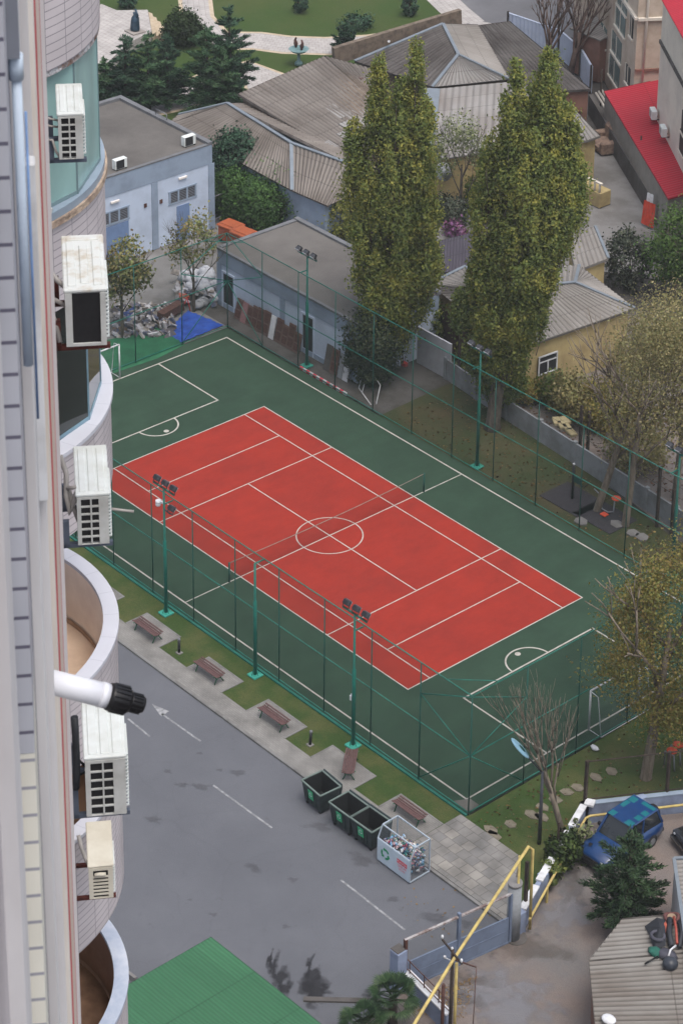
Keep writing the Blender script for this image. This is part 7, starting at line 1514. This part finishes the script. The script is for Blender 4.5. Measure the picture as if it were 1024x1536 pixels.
shrub('garden_bush', 'green climbing bush at the foot of the bare leaning tree', P(842, 1300), .75, .7, 1.7, leafmat('leaf_vine', [A(48, 66, 36), A(76, 98, 48), A(106, 122, 64)]), .09, 90, 22, bark=M_barkd); shrub('garden_bush', 'dry bush on the lane wall between the pipe and the blue car', P(868, 1272), .55, .5, 1.3, LO, .08, 40, 18, bark=M_barkd); shrub('garden_bush', 'green vine hanging on the wall beside the round pillar', P(826, 1322), .5, .5, 1.0, LPd, .08, 36, 20, bark=M_barkd)
conifer('conifer_tree', 'dark green conifer between the blue car and the corrugated shed', P(938, 1396, Z_ROAD), 4.9, 2.3, leafmat('leaf_garden_conifer', [A(34, 54, 36, .8), A(46, 68, 44, .8), A(66, 86, 54, .8)], .2), M_barkd, 11, .1, 1.6, .3, bottom=.14)
# park bushes
shrub('round_bush', 'clipped round green bush at the end of the park path', P(276, 66), 1.35, 1.35, 2.3, leafmat('leaf_box', [A(38, 56, 32), A(56, 78, 42), A(76, 96, 52)]), .1, 230, 34, bark=M_barkd)
for px, py, rx, h, lb in ((450, 18, .55, 1.6, 'small dark bush on the park lawn, the left one near the top edge'), (614, 22, .65, 1.6, 'small dark bush on the park lawn, the right one near the top edge'), (533, 40, 1.2, .7, 'flat spreading dark bush on the park lawn'), (192, 12, .6, 1.2, 'small dark bush on the lawn above the bronze statue')):
    shrub('park_bush', lb, P(px, py), rx, rx, h, LC2, .1, 50, 24, bark=M_barkd)
conifer('park_conifer', 'spiky dark conifer bush beside the long shed roof', P(518, 80), 2.3, 1.0, LC2, M_barkd, 9, .12, 1.3, .9)
# fan palms
def palm(px, py, th, r, n, label, sd):
    rd = random.Random(sd); t = thing('fan_palm', label, 'palm', P(px, py, Z_ROAD)); part('trunk', MB().tube([(0, 0, -.1), (0, 0, th*.5), (.03, 0, th)], [.2, .17, .15], 9), M_barkd, t); q = MB()
    for k in range(n):
        a = k*2.399+rd.random()*.3; el = rd.uniform(-.35, 1.25); L = r*rd.uniform(.55, .75); d = Vector((math.cos(a)*math.cos(el), math.sin(a)*math.cos(el), math.sin(el))); p = Vector((.03, 0, th)); e = p+d*L; q.tube([p, e], .012, 4, caps=False)
        s = d.cross(Vector((0, 0, 1))).normalized(); u = s.cross(d)
        for j in range(13):
            b = (j-6)/6*1.35; dd = (d*math.cos(b)+s*math.sin(b)); w = s*math.cos(b)-d*math.sin(b); tip = e+dd*r*.55*(1-.25*abs(b))-Vector((0, 0, .12*r)); m_ = e+dd*r*.3
            q.face([e, m_+w*.028, tip, m_-w*.028])
    part('crown', q, leafmat('leaf_palm', [A(36, 60, 38), A(56, 84, 50), A(92, 112, 74)], .15), t)
palm(588, 1536, 1.2, .98, 46, 'green fan palm beside the square gate pillar', 1); palm(543, 1566, .8, .95, 34, 'smaller pale fan palm left of the other palm at the bottom edge', 2)
EXPO = 0.66
HAZE = 0.00026
# ------------------------------------------------------------------ daylight: thin overcast
w = bpy.data.worlds.new('World'); SC.world = w; w.use_nodes = True
N = w.node_tree.nodes; bg = N['Background']; sk = N.new('ShaderNodeTexSky'); sk.sky_type = 'NISHITA'; sk.sun_disc = False
SEL, SAZ = R(70), R(100)          # sun elevation, and its direction in plan measured from +Y towards +X
sk.sun_elevation = SEL; sk.sun_rotation = SAZ; sk.air_density = 1.0; sk.dust_density = 5.0; sk.ozone_density = 1.0; sk.altitude = 0
hs = N.new('ShaderNodeHueSaturation'); hs.inputs['Saturation'].default_value = .55        # a veiled sky is greyer than a clear one
w.node_tree.links.new(sk.outputs[0], hs.inputs['Color']); w.node_tree.links.new(hs.outputs[0], bg.inputs['Color']); bg.inputs['Strength'].default_value = .15
sl = bpy.data.lights.new('sun', 'SUN'); sl.energy = .85; sl.angle = R(32); sl.color = (1.0, .96, .9)
so = bpy.data.objects.new('sun', sl); COL.objects.link(so)
dirv = Vector((math.sin(SAZ)*math.cos(SEL), math.cos(SAZ)*math.cos(SEL), math.sin(SEL)))
so.rotation_euler = dirv.to_track_quat('Z', 'Y').to_euler(); so.location = (0, 0, 120)
SC.view_settings.view_transform = 'Standard'; SC.view_settings.look = 'None'; SC.view_settings.gamma = 1; SC.view_settings.exposure = EXPO
SC.render.engine = 'CYCLES'; SC.cycles.transparent_max_bounces = 24; SC.cycles.max_bounces = 6; SC.cycles.use_denoising = True

# thin haze volume added over the view to lift the dark tones
hz_ = MB(); hz_.box(-140, -120, -1.2, 140, 140, 84); hm = bpy.data.materials.new('added_haze'); hm.use_nodes = True; hn = hm.node_tree.nodes; hn.clear()
ho = hn.new('ShaderNodeOutputMaterial'); pv_ = hn.new('ShaderNodeVolumePrincipled'); pv_.inputs['Color'].default_value = (.86, .9, .95, 1); pv_.inputs['Density'].default_value = HAZE
hm.node_tree.links.new(pv_.outputs[0], ho.inputs['Volume'])
me = to_mesh('haze', hz_); me.materials.append(hm); o = bpy.data.objects.new('haze', me); link(o); tag(o, 'thin pale haze added over the court and houses to lift the darks', 'haze', kind='stuff')
